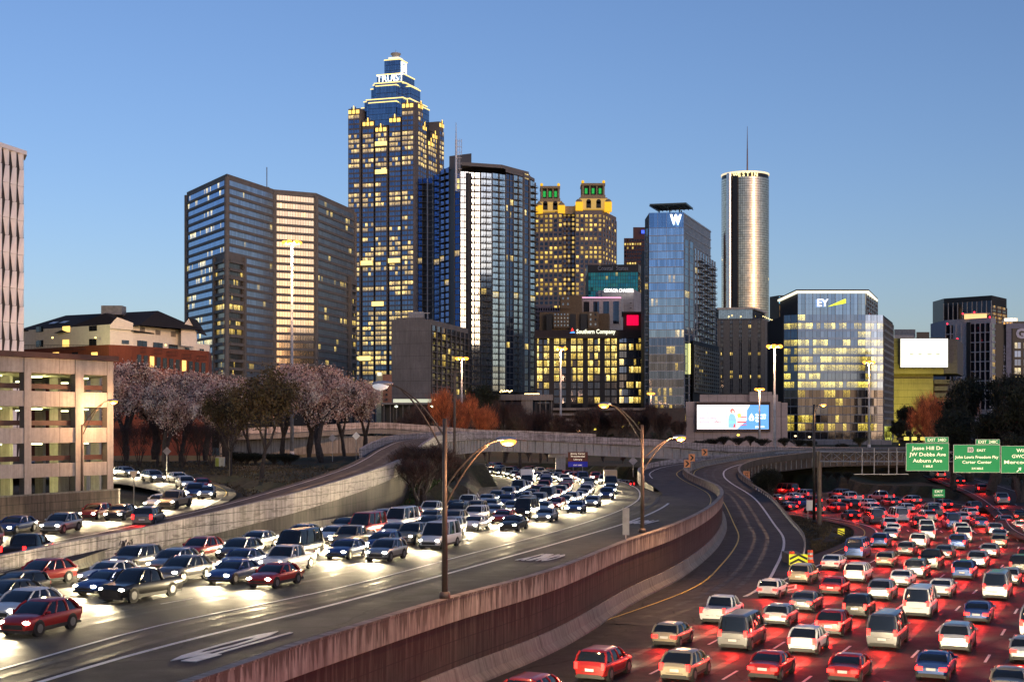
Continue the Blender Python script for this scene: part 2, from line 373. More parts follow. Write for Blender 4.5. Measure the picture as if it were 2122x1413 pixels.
# paved apron between wall foot and freeway
mb = MB(); wf = [Vector((p.x, p.y, -1.52)) for p in off([q for q in EW if q.y < 205], .4)]
gi = [Vector((p.x, p.y, -1.52)) for p in CC if p.y < 205]
surf(mb, wf, gi, 3); tag(mb.build('road_shoulder', M_asph), kind='structure')
# ramp C
mb = MB(); ci = [i for i, p in enumerate(CC) if p.y > 100]; CR = [CC[i] for i in ci]
lw = [-7.0 - 1.5 * min(1, max(0, (p.y - 120) / 60)) for p in CR]
mb.grid([off(CR, lw, .02), off(CR, -4, .02), off(CR, 0, .02), off(CR, 2.6, .02)]); tag(mb.build('exit_ramp_road', M_asph2), kind='structure')
# left freeway
mb = MB(); hfar = [p for p in FAR]; surf(mb, FAR, off(HC, 0), 8, zf=zH)
tag(mb.build('left_freeway', M_asph), kind='structure')
mb = MB(); e1 = [Vector((p.x, p.y, 0)) for p in off([q for q in EW if q.y < 262], -.2)]; surf(mb, [p for p in HC if p.y < 262 and p.x > -40][:len([q for q in HC if q.y < 262 and q.x > -40])], e1, 5, zf=zH, dz=-.004)
tag(mb.build('carpool_lane_road', M_asph), kind='structure')
# HOV ramp (rises along the wall)
ER = [p for p in EW if p.y > 180]
def _r(p): t_ = max(0, min(1, (p.y - 185) / 55)); t_ = t_ * t_ * (3 - 2 * t_); h = zH(p.x, p.y); return h + (max(p.z - 1.1, h) - h) * t_ + .02
rz = [Vector((p.x, p.y, _r(p))) for p in ER]
mb = MB(); l8 = off(rz, -8.6); mb.grid([l8, off(rz, -4.5), off(rz, -.3)])
for i in range(len(l8) - 1):
    a, b = l8[i], l8[i + 1]
    if a.y > 232: mb.face([a, b, Vector((b.x, b.y, .5)), Vector((a.x, a.y, .5))])
tag(mb.build('carpool_ramp_road', M_asph2), kind='structure')
# loop road and ramp B
mb = MB(); surf(mb, LI, LO, 7); tag(mb.build('loop_road', M_asph2), kind='structure')
mb = MB(); BR = [Vector((p.x, p.y, p.z - 1.1 + .03)) for p in BW]; mb.grid([off(BR, -7.6), off(BR, -4), off(BR, -.2)])
tag(mb.build('overpass_road', M_asph2), kind='structure')
# far right arterial road
AR = cat([(66, 150, -1.4), (70, 185, -1), (78, 215, -.3), (88, 260, .6), (98, 320, 1.2), (106, 372, 1.3), (112, 450, 1.6)])
mb = MB(); mb.grid([off(AR, -5.5), off(AR, 0), off(AR, 6.5)]); tag(mb.build('arterial_road', M_asph), kind='structure')
# tyre-darkened wheel paths
mk = MB()
for o in (4.6, 8.3, 12.0, 15.7, 19.2):
    for w_ in (-.85, .85): strip(mk, [Vector((p.x, p.y, zH(p.x, p.y))) for p in off(HC, -o + w_, 0, 4)], .55, .010)
for o in (2.1, 6.5, 10.9, 15.2, 19.6, 24.0):
    for w_ in (-.85, .85): strip(mk, gpath(o + w_), .55, .010)
for w_ in (-.8, .8): strip(mk, [p for p in off(CC, -2.8 + w_) if p.y > 104], .5, .036); strip(mk, off(BR, -3.8 + w_), .5, .010); strip(mk, [Vector((p.x, p.y, zH(p.x, p.y))) for p in off(HC, 1.9 + w_) if p.y < 215], .5, .010)
tag(mk.build('wheel_paths', asphalt('asphalt_worn', (.017, .016, .016), .6)), kind='structure')
# markings --------------------------------------------------------------
mk = MB()
strip(mk, off(HC, 0), .22, .02)
BL = cat([(-22, 46, 0), (-19.2, 58, 0), (-16.2, 68, 0), (-10.2, 83.5, 0), (-3.4, 103.5, 0), (6, 132, 0), (13, 155, 0), (19.5, 184, 0), (24, 212, 0), (25.8, 234, 0), (25.4, 255, 0)])
BL = [Vector((p.x, p.y, zH(p.x, p.y))) for p in BL]; strip(mk, BL, .32, .045)
for k in (3.8, 7.6, 11.4, 15.2): strip(mk, [Vector((p.x, p.y, zH(p.x, p.y))) for p in off(HC, -k - 1.6)], .15, .02, dash=(3, 9))
strip(mk, [Vector((p.x, p.y, zH(p.x, p.y))) for p in off(FAR, 1.6)], .16, .02)
for k in (4.35, 8.7, 13.05, 17.4, 21.75): strip(mk, gpath(k), .17, .02, dash=(3.2, 9))
strip(mk, [p for p in gpath(0) if p.y > 119], .25, .03); strip(mk, gpath(29.5), .16, .02)
strip(mk, [p for p in CC if p.y > 119], .3, .05)
strip(mk, [p for p in off(rz, -6.6) if p.y > 255], .2, .03)
strip(mk, off(BR, -6.6), .16, .02); strip(mk, [p for p in off(LO, -1.2) if p.y < 168], .16, .06)
strip(mk, off(AR, -4), .13, .02); strip(mk, off(AR, 0), .13, .02, dash=(3, 6)); strip(mk, off(AR, 4.5), .13, .02)
tag(mk.build('lane_markings', M_line), kind='structure')
mk = MB(); cy = off(CC, -5.6); strip(mk, [p for p in cy if p.y > 60], .16, .05)
strip(mk, [p for p in off(rz, -1.5)], .15, .03); strip(mk, [Vector((p.x, p.y, zH(p.x, p.y))) for p in off([q for q in EW if 46 < q.y < 182], -1.2)], .12, .03)
strip(mk, off(BR, -1.0), .14, .02); strip(mk, [p for p in off(LO, -1.2) if p.y >= 168], .15, .04)
strip(mk, [p for p in gpath(-1.6) if p.y > 160], .14, .02)
tag(mk.build('yellow_edge_lines', M_yel), kind='structure')
# words painted on the road: letter tops point with the traffic (toward the camera)
def roadtext(name, s, px, py, z, h, w, hd, label):
    p = G(px, py, z); d = Vector((math.sin(hd), math.cos(hd), 0)); t = text(name, s, p + Vector((0, 0, .0)), h, -Vector((d.y, -d.x, 0)), -d, M_line, None, depth=.03, width=w, bold=.045)
    return tag(t, label, 'road marking')
roadtext('painted_word', 'ONLY', 1128, 1154, 2.5, 5.2, 2.6, R(20), 'white word ONLY painted on the carpool lane beyond the near lamp post')
roadtext('painted_word', 'HOV', 1332, 1081, 2.5, 5.2, 2.5, R(20), 'white word HOV painted on the carpool lane beside the second lamp post')
roadtext('painted_word', 'TO', 497, 1334, 2.5, 8.5, 1.7, R(20), 'long white letters TO painted on the shoulder lane at the lower left')
dm = MB()
for (px, py, z, n_) in ((1633, 1219, -1.5, 'd'), (1212, 1077, 2.3, 'e')):
    c = G(px, py, z); h = R(25); d = Vector((math.sin(h), math.cos(h), 0)); r = Vector((d.y, -d.x, 0)); dm = MB(); zz = Vector((0, 0, .05))
    q = [c + d * 3.2, c + r * .8, c - d * 3.2, c - r * .8]; qi = [c + d * 2.6, c + r * .55, c - d * 2.6, c - r * .55]
    for i in range(4): dm.face([q[i] + zz, q[(i + 1) % 4] + zz, qi[(i + 1) % 4] + zz, qi[i] + zz])
    tag(dm.build('painted_diamond', M_line), 'white diamond outline painted in the first red-light lane past the gore' if n_ == 'd' else 'small white diamond painted beside the headlight lanes on the far curve', 'road marking')
# ---- the big curved retaining wall -----------------------------------------
rw = thing('retaining_wall', 'tall curved stained concrete retaining wall between the two freeways', 'retaining wall', (EW[0].x, EW[0].y, -1.5))
def zkeep(pts, dz): return [Vector((p.x, p.y, p.z + dz)) for p in pts]
mb = MB(); sweep(mb, EW, [(.0, -1.45), (.22, -1.35), (.22, -.12), (.27, -.1), (.27, 0), (-.25, 0), (-.3, -.4), (-.45, -1.2)])
mb.build('barrier', M_wallE, rw)
mb = MB()
def wall_down(mb, pts, o, ztop, zbot, th=.3):
    a = off(pts, o); L = cums(pts); b = off(pts, o - th)
    for i in range(len(pts) - 1):
        z0a, z0b = zbot(pts[i]), zbot(pts[i + 1]); p, q = a[i], a[i + 1]; ta, tb = p.z + ztop, q.z + ztop
        mb.face([(p.x, p.y, z0a), (q.x, q.y, z0b), (q.x, q.y, tb), (p.x, p.y, ta)], 0, [(L[i], z0a), (L[i + 1], z0b), (L[i + 1], tb), (L[i], ta)])
        p2, q2 = b[i], b[i + 1]; mb.face([(q2.x, q2.y, z0b), (p2.x, p2.y, z0a), (p2.x, p2.y, ta), (q2.x, q2.y, tb)])
ccz = {}
def zramp(p):
    best = min(CC, key=lambda c: (c.x - p.x) ** 2 + (c.y - p.y) ** 2); return best.z
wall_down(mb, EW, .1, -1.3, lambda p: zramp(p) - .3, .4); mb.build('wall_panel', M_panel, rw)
mb = MB(); fp = [Vector((p.x, p.y, zramp(p))) for p in EW]
for _ in range(3): fp = [fp[0]] + [Vector((fp[i].x, fp[i].y, (fp[i - 1].z + fp[i].z * 2 + fp[i + 1].z) / 4)) for i in range(1, len(fp) - 1)] + [fp[-1]]
sweep(mb, fp, [(.0, -.2), (.75, -.2), (.72, .12), (.38, .45), (.2, 1.15), (.0, 1.2)]); mb.build('footing', M_foot, rw)
# ---- wall B / overpass ------------------------------------------------------
iw = min(range(len(BW)), key=lambda i: abs(BW[i].y - 205)); BW1 = BW[:iw + 1]; BW2 = BW[iw:]
wb = thing('ramp_wall', 'white weathered concrete wall beside the ramp that climbs to the overpass', 'retaining wall', (BW[0].x, BW[0].y, 2.4))
mb = MB(); sweep(mb, BW1, [(.0, -1.9), (.22, -1.9), (.22, 0), (-.2, 0), (-.3, -.4), (-.45, -1.2), (-.3, -1.5)]); mb.build('barrier', M_wallB, wb)
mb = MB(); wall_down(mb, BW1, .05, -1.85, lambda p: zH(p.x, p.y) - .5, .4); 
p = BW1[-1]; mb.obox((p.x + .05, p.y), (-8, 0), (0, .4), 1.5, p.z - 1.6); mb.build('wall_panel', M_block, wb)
# graffiti: loose black strokes
gp, gd = at_s(BW, min(range(1), default=0)); i0 = min(range(len(BW)), key=lambda i: abs((BW[i].x / BW[i].y * F + 1061) - 240)); gp = BW[i0]; gd = (BW[i0 + 1] - BW[i0]).normalized(); gn = Vector((gd.y, -gd.x, 0)).normalized()
mb = MB(); rnd = random.Random(5)
for k in range(9):
    o = gp + gn * .25 + gd * (k * .26 - 1.2) + Vector((0, 0, -1.0)); pts = [o + gd * rnd.uniform(-.14, .2) + Vector((0, 0, rnd.uniform(-.35, .35))) for _ in range(4)]
    mb.path(pts, .028, 4)
for k in range(5):
    o = gp + gn * .25 + gd * (k * .24 - .7) + Vector((0, 0, -1.55)); mb.path([o + gd * rnd.uniform(-.1, .2) + Vector((0, 0, rnd.uniform(-.15, .15))) for _ in range(4)], .02, 4)
mb.build('graffiti', M_black, wb)
ov = thing('overpass_bridge', 'curved concrete girder overpass crossing above the headlight traffic', 'bridge', (BW2[0].x, BW2[0].y, 2))
mb = MB(); sweep(mb, BW2, [(.0, -1.6), (.3, -1.55), (.3, -.05), (.22, 0), (-.18, 0), (-.22, -.5), (-.4, -1.05)]); mb.build('parapet', M_wallB, ov)
mb = MB(); far2 = off(BW2, -8); sweep(mb, far2, [(-.3, -1.6), (.15, -1.6), (.15, 0), (-.3, 0)]); mb.build('parapet', M_wallB, ov)
mb = MB(); sweep(mb, BW2, [(.15, -1.62), (.15, -1.25), (-8.0, -1.25), (-8.0, -1.62)], 0); mb.build('deck', M_deck, ov)
mb = MB()
for o in (-.35, -3, -5.6, -7.6):
    mb = MB(); sweep(mb, BW2, [(o - .05, -4.1), (o + .05, -4.1), (o + .05, -1.65), (o - .05, -1.65)])
    sweep(mb, BW2, [(o - .25, -4.25), (o + .25, -4.25), (o + .25, -4.12), (o - .25, -4.12)]); mb.build('girder', M_gird, ov)
Ls = clen(BW2); s = 1.0
while s < Ls - 1:
    mb = MB()
    p, d = at_s(BW2, s); n = Vector((d.y, -d.x, 0)).normalized(); c = p + n * -.3
    mb.obox((c.x + n.x * .02 - d.x * .05, c.y + n.y * .02 - d.y * .05), (d.x * .1, d.y * .1), (n.x * .22, n.y * .22), p.z - 4.12, p.z - 1.66); s += 2.0; mb.build('girder_rib', M_gird, ov)
for (px, dd) in ((1162, 316), (1425, 322)):
    mb = MB(); x = X(px, dd); mb.box(x - 1.1, x + 1.1, dd + 1, dd + 2.6, -1, 6.4); mb.box(x - 2.6, x + 2.6, dd + .6, dd + 3, 5.8, 6.6); mb.build('pier', M_gird, ov)
# low barrier along the left freeway's far edge
lb = MB(); fb = [p for p in FAR if p.y < 262]; sweep(lb, fb, [(-.35, -.2), (.35, -.2), (.3, .1), (.12, .35), (.1, .95), (-.1, .95), (-.12, .35), (-.3, .1)])
tag(lb.build('median_barrier', M_foot), 'low grey concrete safety barrier along the far edge of the headlight lanes', 'barrier')
# HOV ramp left parapet
lb = MB(); hb = [p for p in off(rz, -8.7) if p.y > 250]; sweep(lb, hb, [(-.2, -1.2), (.2, -1.2), (.15, .95), (-.15, .95)])
tag(lb.build('ramp_parapet', M_wallB), 'pale concrete parapet on the left side of the carpool ramp near its top', 'barrier')
# ramp C bridge
c0 = [p for p in CC if p.y > 250]; c1 = off(c0, 2.9)
cb = thing('ramp_bridge', 'curved ribbed girder ramp bridge above the red-light freeway', 'bridge', (c1[0].x, c1[0].y, -1.5))
mb = MB(); sweep(mb, c1, [(-.25, -.3), (.25, -.3), (.25, .95), (-.2, .95)]); mb.build('parapet', M_wallE, cb)
mb = MB(); sweep(mb, c0, [(2.9, -.35), (2.9, -.03), (-8.6, -.03), (-8.6, -.35)]); mb.build('deck', M_deck, cb)
mb = MB()
for o in (2.5, -2, -6): mb = MB(); sweep(mb, c0, [(o - .1, -2.2), (o + .1, -2.2), (o + .1, -.36), (o - .1, -.36)]); sweep(mb, c0, [(o - .3, -2.4), (o + .3, -2.4), (o + .3, -2.22), (o - .3, -2.22)]); mb.build('girder', M_dsteel, cb)
s = .6; cg = off(c0, 2.6)
while s < clen(cg) - 1:
    mb = MB()
    p, d = at_s(cg, s); n = Vector((d.y, -d.x, 0)).normalized(); mb.obox((p.x - d.x * .05, p.y - d.y * .05), (d.x * .1, d.y * .1), (n.x * .2, n.y * .2), p.z - 2.2, p.z - .4); s += 1.6; mb.build('girder_rib', M_gird, cb)
mb = MB()
for i in (2, len(c0) // 2, len(c0) - 4):
    mb = MB(); p = c0[i]; mb.box(p.x - 3.2, p.x - 1.6, p.y - .6, p.y + .6, -2, p.z - 2.3); mb.build('pier', M_gird, cb)
# ramp C retained edge (below y=250) and guard rails
mb = MB(); cs = [p for p in off(CC, 2.65) if 185 < p.y < 252]
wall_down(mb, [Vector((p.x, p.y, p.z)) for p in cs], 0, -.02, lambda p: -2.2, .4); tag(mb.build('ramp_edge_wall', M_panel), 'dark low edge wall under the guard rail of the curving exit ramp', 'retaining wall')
def guard_rail(pts, label, step=2.0):
    g = thing('guard_rail', label, 'guard rail', tuple(pts[0])); m = MB(); sweep(m, pts, [(-.02, .42), (.03, .46), (.0, .56), (.03, .66), (-.02, .72), (-.05, .57)]); m.build('rail', M_rail, g)
    s = 0
    while s < clen(pts): m = MB(); p, d = at_s(pts, s); m.box(p.x - .12, p.x + .02, p.y - .07, p.y + .07, p.z - .05, p.z + .74); s += step; m.build('post', M_steel, g)
guard_rail([p for p in off(CC, 2.5, 0) if 152 < p.y < 252], 'long galvanised guard rail along the right edge of the empty exit ramp')
guard_rail([p for p in off(CC, -7.6, 0) if 262 < p.y and p.x < 96], 'guard rail with pale reflectors along the inner edge of the exit ramp bridge', 1.6)
# far flyover behind the tree row
fl = thing('flyover_bridge', 'pale concrete flyover with stained wall behind the blossom trees', 'bridge', (-60, 335, 6))
FP = cat([(-62, 318, 12.2), (-45, 324, 12.9), (-32, 328, 13.6), (-20, 330, 12.9), (-8, 331, 11.9), (3, 336, 11.6), (20, 340, 10.8)])
mb = MB(); sweep(mb, FP, [(-.2, -1.4), (.3, -1.4), (.3, 0), (-.2, 0)]); mb.build('parapet', M_wallB, fl)
mb = MB(); sweep(mb, FP, [(.1, -2.6), (.1, -1.45), (-9, -1.45), (-9, -2.6)]); mb.build('deck', M_deck, fl)
mb = MB(); mb.obox((-66, 321), (38, 8), (-.4, 1.5), 4, 10.4); mb.build('abutment_wall', concrete('pale_streaked_wall', (.36, .34, .31), .7, (3, 20, .03)), fl)
# low wall in front of the garage
gw = thing('garden_wall', 'low brown block wall with creepers in front of the parking garage', 'wall', (-50, 150, 3.6))
mb = MB(); a = G(-40, 1098, 3.55); b = G(246, 1068, 3.75); 
mb.obox((a.x, a.y), (b.x - a.x, b.y - a.y), (0, .5), 3.0, 6.35); mb.build('wall_face', concrete('brown_block', (.16, .11, .085), .8, (1.6, .8, .03, .5)), gw)
mb = MB(); mb.obox((a.x, a.y - .1), (b.x - a.x, b.y - a.y), (0, .7), 6.36, 6.5); mb.build('coping', M_foot, gw)
# ---- ground -------------------------------------------------------------
def Gc(px, py, z): p = G(px, py, z); return (p.x, p.y, p.z)
ctrl = [Gc(640, 960, 6.3), Gc(560, 950, 6.6), Gc(700, 945, 7.2), Gc(480, 1000, 5.2), (-60, 260, 6.4), (-90, 250, 6.2), (-40, 260, 6.9), (-30, 290, 7.2), (-75, 290, 6.5), (-110, 300, 6), (-20, 235, 7.4), (-22, 260, 7.8),
        (-50, 150, 3.4), (-80, 180, 4.2), (-58, 178, 4.6), (-110, 150, 3.5), (-70, 120, 3.2), (-25, 170, 6.2), (-28, 200, 6.6), (-30, 180, 5.6),
        Gc(800, 1050, 2.7), Gc(900, 1000, 3.2), (-12, 230, 3.2), (-16, 280, 3.6), (-25, 330, 3), (-60, 380, 3), Gc(1700, 1110, -1.4), Gc(1750, 1100, -1.35), (42, 190, -1.5), (46, 215, -1.8), (44, 240, -1.9),
        Gc(1700, 985, 2.4), Gc(1730, 955, 5), Gc(1800, 950, 5.2), Gc(1850, 1000, .6), Gc(1750, 935, 7), Gc(1900, 935, 6.5), (78, 290, .8), (85, 310, 3.6), (70, 325, 5), (95, 285, 1.2),
        (95, 230, 1), (110, 260, 2.5), (120, 320, 4), (140, 200, 4), (100, 150, .5), (90, 120, 0), (170, 300, 6), (10, 400, 2.6), (30, 360, 2.8), (29, 300, 1.5), (60, 360, 6.6), (100, 400, 6.5), (0, 440, 5), (-60, 440, 6), (60, 450, 6), (150, 450, 6),
        (0, 60, -1.8), (30, 60, -1.8), (0, 20, -1.8), (-60, 40, 2)]
def idw(x, y):
    w = s = 0
    for (a, b, c) in ctrl:
        d = (a - x) ** 2 + (b - y) ** 2 + 4; k = 1 / (d * d) ; w += k; s += k * c
    z = s / w; t = max(0, min(1, (y - 430) / 120)); e = max(0, min(1, (abs(x) - 130) / 150)); return z * (1 - t) + 4.6 * t
import bisect
cons = []
def addc(pts, hw, dz=.4): 
    for p in resample(pts, int(clen(pts) / 4) + 2): cons.append((p.x, p.y, p.z - dz, hw))
addc(off(HC, -11), 16); addc(off(HC, 0), 9); addc([p for p in gpath(8)], 14); addc([p for p in gpath(22)], 14)
addc([p for p in off(CC, -3) if p.y < 255], 8); addc([p for p in off(BR, -4) if p.y < 262], 6.5); addc(resample([a.lerp(b, .5) for a, b in zip(resample(LI, 60), resample(LO, 60))], 60), 10.5)
addc(off(AR, 0), 8); addc([p for p in off(rz, -4) if p.y < 300], 6)
cell = {}
for c in cons: cell.setdefault((int(c[0] // 20), int(c[1] // 20)), []).append(c)
def gh(x, y):
    z = idw(x, y)
    if abs(x) < 140 and y < 480:
        ix, iy = int(x // 20), int(y // 20)
        for i in (-1, 0, 1):
            for j in (-1, 0, 1):
                for c in cell.get((ix + i, iy + j), ()):
                    if (c[0] - x) ** 2 + (c[1] - y) ** 2 < c[3] ** 2 and c[2] < z: z = c[2]
    return z
xs = [-6000, -3000, -1500, -800, -400, -250] + [-160 + 2.5 * i for i in range(133)] + [200, 250, 400, 800, 1500, 3000, 6000]
ys = [-60, -20, 10] + [30 + 2.5 * i for i in range(177)] + [480, 500, 540, 600, 700, 900, 1200, 1800, 3000, 5000, 9000]
mb = MB(); mb.grid([[Vector((x, y, gh(x, y))) for x in xs] for y in ys])
t = NT('grass_ground'); p_ = t.geo(); n1 = t.noise(p_, .08, 5, .65); n2 = t.noise(p_, 1.7, 6, .75); 
t.set(col=t.mix(t.ramp(n2, [(.3, 0.0), (.7, 1.0)]), (.018, .016, .009), t.mix(t.ramp(n1, [(.42, 0.0), (.58, 1.0)]), (.075, .058, .028), (.035, .055, .015))), rough=.95); t.bump(n2, .8, .15)
gr = mb.build('ground', t.m, smooth=True); tag(gr, kind='structure')
# grass blades on the near visible banks
def grass(name, polyfn, n, mat, label):
    m = MB(); rnd = random.Random(3); k = 0
    while k < n:
        x, y = polyfn(rnd); z = gh(x, y); k += 1; h = rnd.uniform(.12, .32); a = rnd.uniform(0, 6.28); dx, dy = math.cos(a) * .12, math.sin(a) * .12
        m.face([(x - dx, y - dy, z - .03), (x + dx, y + dy, z - .03), (x + rnd.uniform(-.15, .15), y + rnd.uniform(-.15, .15), z + h)])
    o = m.build(name, mat); tag(o, label, 'grass', kind='stuff')
M_gdry = plain('dry_grass', (.085, .062, .03), .9, var=.5, sc=.5); M_ggrn = plain('green_grass', (.035, .07, .015), .9, var=.5, sc=.5)
def q1(r):
    t_ = r.random(); c, d = at_s(LO, 62 + 100 * t_); n = Vector((d.y, -d.x, 0)); s = r.uniform(.8, 24); return c.x + n.x * s, c.y + n.y * s
def q2(r): t_ = r.random(); y = 140 + t_ * 60; return -9 - 7 * (1 - t_) * r.uniform(0, .8) - r.uniform(0, 5) * t_, y
def q3(r):
    y = r.uniform(155, 235); a = at_s(CC, 0)[0]; cxx = min(CC, key=lambda c: abs(c.y - y)).x + 3.3; gx = min(GL, key=lambda c: abs(c.y - y)).x - 3.5
    return r.uniform(cxx, max(cxx + .2, gx)), y
grass('dry_lawn', q1, 9000, M_gdry, 'brown winter lawn on the island between the loop road and the climbing ramp')
grass('green_verge', q2, 5000, M_ggrn, 'green grass verge at the foot of the climbing ramp wall')
grass('gore_grass', q3, 7000, M_gdry, 'dull grass triangle between the exit ramp and the red-light freeway')
# ================= BUILDINGS =================
def P2(px, D): return Vector((X(px, D), D))
SING = dict(columns='column', balconies='balcony', ribs='rib', pale_fins='pale_fin', granite_bays='granite_bay', terrace_lights='terrace_light', granite_fins='granite_fin', edge_lights='edge_light', crown_core='crown_core', glowing_turrets='glowing_turret', turret_domes='turret_dome', arched_windows='arched_window', glowing_finials='glowing_finial', deck_lamps='deck_lamp', barrier_rails='barrier_rail', spandrel_beams='spandrel_beam', side_beams='side_beam', floor_slabs='floor_slab', stair_slabs='stair_slab', roof_plant='roof_plant', roof_penthouse='roof_penthouse', dark_slots='dark_slot', slots='slot', corner_bays='corner_bay', antenna='antenna', wall='wall', deck_edge='deck_edge', sun_louvres='sun_louvre', upper_wall='upper_wall', brick_base='brick_base', core='core', rear_wing='rear_wing', roof_pavilion='roof_pavilion', podium='podium', roof_storey='roof_storey', lantern='lantern')
PCAP = 100
class Bld:
    def __init__(s, name, label, cat='building', loc=(0, 0, 0), group=None):
        s.r = thing(name, label, cat, loc, group); s.mbs = {}; s.wins = []; s.k = 0
    def mb(s, part, mat):
        if part in SING: s.k += 1; part = SING[part] + '#' + str(s.k)
        if part not in s.mbs: s.mbs[part] = (MB(), [])
        m, mats = s.mbs[part]
        if mat not in mats: mats.append(mat)
        m.cur = mats.index(mat); return m
    def wall(s, poly, z0, z1, mat, part='wall'): s.mb(part, mat).prism([(p[0], p[1]) for p in poly], z0, z1)
    def slab(s, p0, p1, n, a, b, z0, z1, d0, d1, mat, part=None, uv=None, window=False):
        # slab between fractions a..b of edge p0-p1, from depth d0 to d1 outward
        e = p1 - p0; q0 = p0 + e * a; q1 = p0 + e * b; m = MB() if window else s.mb(part, mat)
        def c(q, d, z): return (q.x + n.x * d, q.y + n.y * d, z)
        A, B, C_, D_ = c(q0, d1, z0), c(q1, d1, z0), c(q1, d1, z1), c(q0, d1, z1)
        flip = (Vector(B) - Vector(A)).cross(Vector(D_) - Vector(A)).xy.dot(n) < 0
        L = e.length * (b - a); u = uv or [(0, z0), (L, z0), (L, z1), (0, z1)]
        def f(pts, uu): m.face(list(reversed(pts)) if flip else pts, 0, list(reversed(uu)) if flip else uu)
        f([A, B, C_, D_], u)
        if d1 - d0 > .05:
            A0, B0, C0, D0 = c(q0, d0, z0), c(q1, d0, z0), c(q1, d0, z1), c(q0, d0, z1); w = [u[0], u[0], u[3], u[3]]
            f([A0, A, D_, D0], [u[0], u[0], u[3], u[3]]); f([B, B0, C0, C_], [u[1], u[1], u[2], u[2]]); f([D_, C_, C0, D0], [(0, 0), (L, 0), (L, d1 - d0), (0, d1 - d0)]); f([A0, B0, B, A], [(0, 0), (L, 0), (L, d1 - d0), (0, d1 - d0)])
        if window:
            dist = (q0.y + q1.y) / 2; s.wins.append((L * (z1 - z0) * max(.15, abs(n.dot(-Vector((q0.x, q0.y)).normalized()))) / dist ** 2, m, mat))
    def fac(s, p0, p1, z0, z1, nf, nb, glass, wallm, pier=.15, span=.35, pd=.5, sd=.4, mode='grid', skip=None, u0=0, base=0.0, pierm=None, spanm=None, wh=None, split=1, vbands=True):
        """facade from p0 to p1 with nf floors and nb bays. mode grid: a window per bay and floor; band: a window ribbon per floor; strip: a window per bay the full height"""
        e = (p1 - p0).normalized(); n = Vector((e.y, -e.x));
        if n.dot(-(p0 + p1) / 2) < 0: n = -n
        H = z1 - z0; fh = H / nf; L = (p1 - p0).length; s.k += 1; fr_ = 'facade_frame#%d' % s.k
        for f in range(nf):
            za, zb = z0 + f * fh + fh * span, z0 + (f + 1) * fh - .02
            if mode == 'grid':
                for b in range(nb):
                    if skip and skip(b, f): continue
                    s.slab(p0, p1, n, (b + pier / 2) / nb, (b + 1 - pier / 2) / nb, za, zb, 0, .12, glass, uv=[(u0 + b + .02, f + .02), (u0 + b + .98, f + .02), (u0 + b + .98, f + .98), (u0 + b + .02, f + .98)], window=True)
            elif mode == 'band':
                for q in range(split):
                    a0, a1 = q / split, (q + 1) / split
                    if skip and skip(q, f): continue
                    s.slab(p0, p1, n, a0, a1, za, zb, 0, .12, glass, uv=[(u0 + nb * a0, f + .02), (u0 + nb * a1, f + .02), (u0 + nb * a1, f + .98), (u0 + nb * a0, f + .98)], window=True)
            if vbands and span > 0: s.slab(p0, p1, n, 0, 1, z0 + f * fh, za, 0, sd, spanm or wallm, fr_)
        if mode == 'strip':
            for b in range(nb): s.slab(p0, p1, n, (b + pier / 2) / nb, (b + 1 - pier / 2) / nb, z0, z1, 0, .12, glass, uv=[(u0 + b + .02, 0), (u0 + b + .98, 0), (u0 + b + .98, nf), (u0 + b + .02, nf)], window=True)
        if pier > 0:
            for b in range(nb + 1):
                a0 = max(0, (b - pier / 2) / nb); a1 = min(1, (b + pier / 2) / nb); s.slab(p0, p1, n, a0, a1, z0, z1, 0, pd, pierm or wallm, fr_)
        return n
    def done(s, wname='window'):
        grp = {}
        for part, (m, mats) in s.mbs.items():
            if m.f: grp.setdefault(part.split('#')[0], []).append((m, mats))
        for nm, lst in grp.items():
            lst.sort(key=lambda q: -sum(v[2] for v in q[0].v[:1])) if nm in ('balcony', 'balcony_rail') else None
            for m, mats in lst[:PCAP]: m.build(nm, mats, s.r)
            if len(lst) > PCAP:
                big = MB(); bm_ = []
                for m, mats in lst[PCAP:]:
                    ix = []
                    for q in mats:
                        if q not in bm_: bm_.append(q)
                        ix.append(bm_.index(q))
                    b0 = len(big.v); big.v += m.v; big.f += [tuple(i + b0 for i in f) for f in m.f]; big.m += [ix[k] for k in m.m]; big.uv += m.uv
                o = big.build('remaining_' + nm, bm_, s.r); o['kind'] = 'stuff'
        w = sorted(s.wins, key=lambda t: -t[0])
        for a, m, mat in w[:100]: m.build(wname, mat, s.r)
        if len(w) > 100:
            big = MB(); mats = []
            for a, m, mat in w[100:]:
                if mat not in mats: mats.append(mat)
                k = mats.index(mat); b0 = len(big.v); big.v += m.v; big.f += [tuple(i + b0 for i in f) for f in m.f]; big.m += [k] * len(m.f); big.uv += m.uv
            o = big.build('remaining_windows', mats, s.r); o['kind'] = 'stuff'
def parap(b, poly, z, mat, h=1.2, t=.5, grow=.3, part='parapet'):
    c = sum((Vector(p) for p in poly), Vector((0, 0))) / len(poly)
    b.wall([c + (Vector(p) - c) * (1 + grow / (Vector(p) - c).length) for p in poly], z, z + h, mat, part)
W_Y = (1, .66, .2)
M_strip = glow('yellow_light_strip', (1, .76, .26), 1.5, False); M_white = glow('white_sign_light', (1, .98, .92), 1.6, False); M_tanl = plain('tan_concrete', (.20, .165, .125), .85)
M_dkroof = plain('dark_roof', (.03, .03, .032), .9); M_lt = plain('light_stone', (.42, .40, .38), .8)
GZ = 3.5
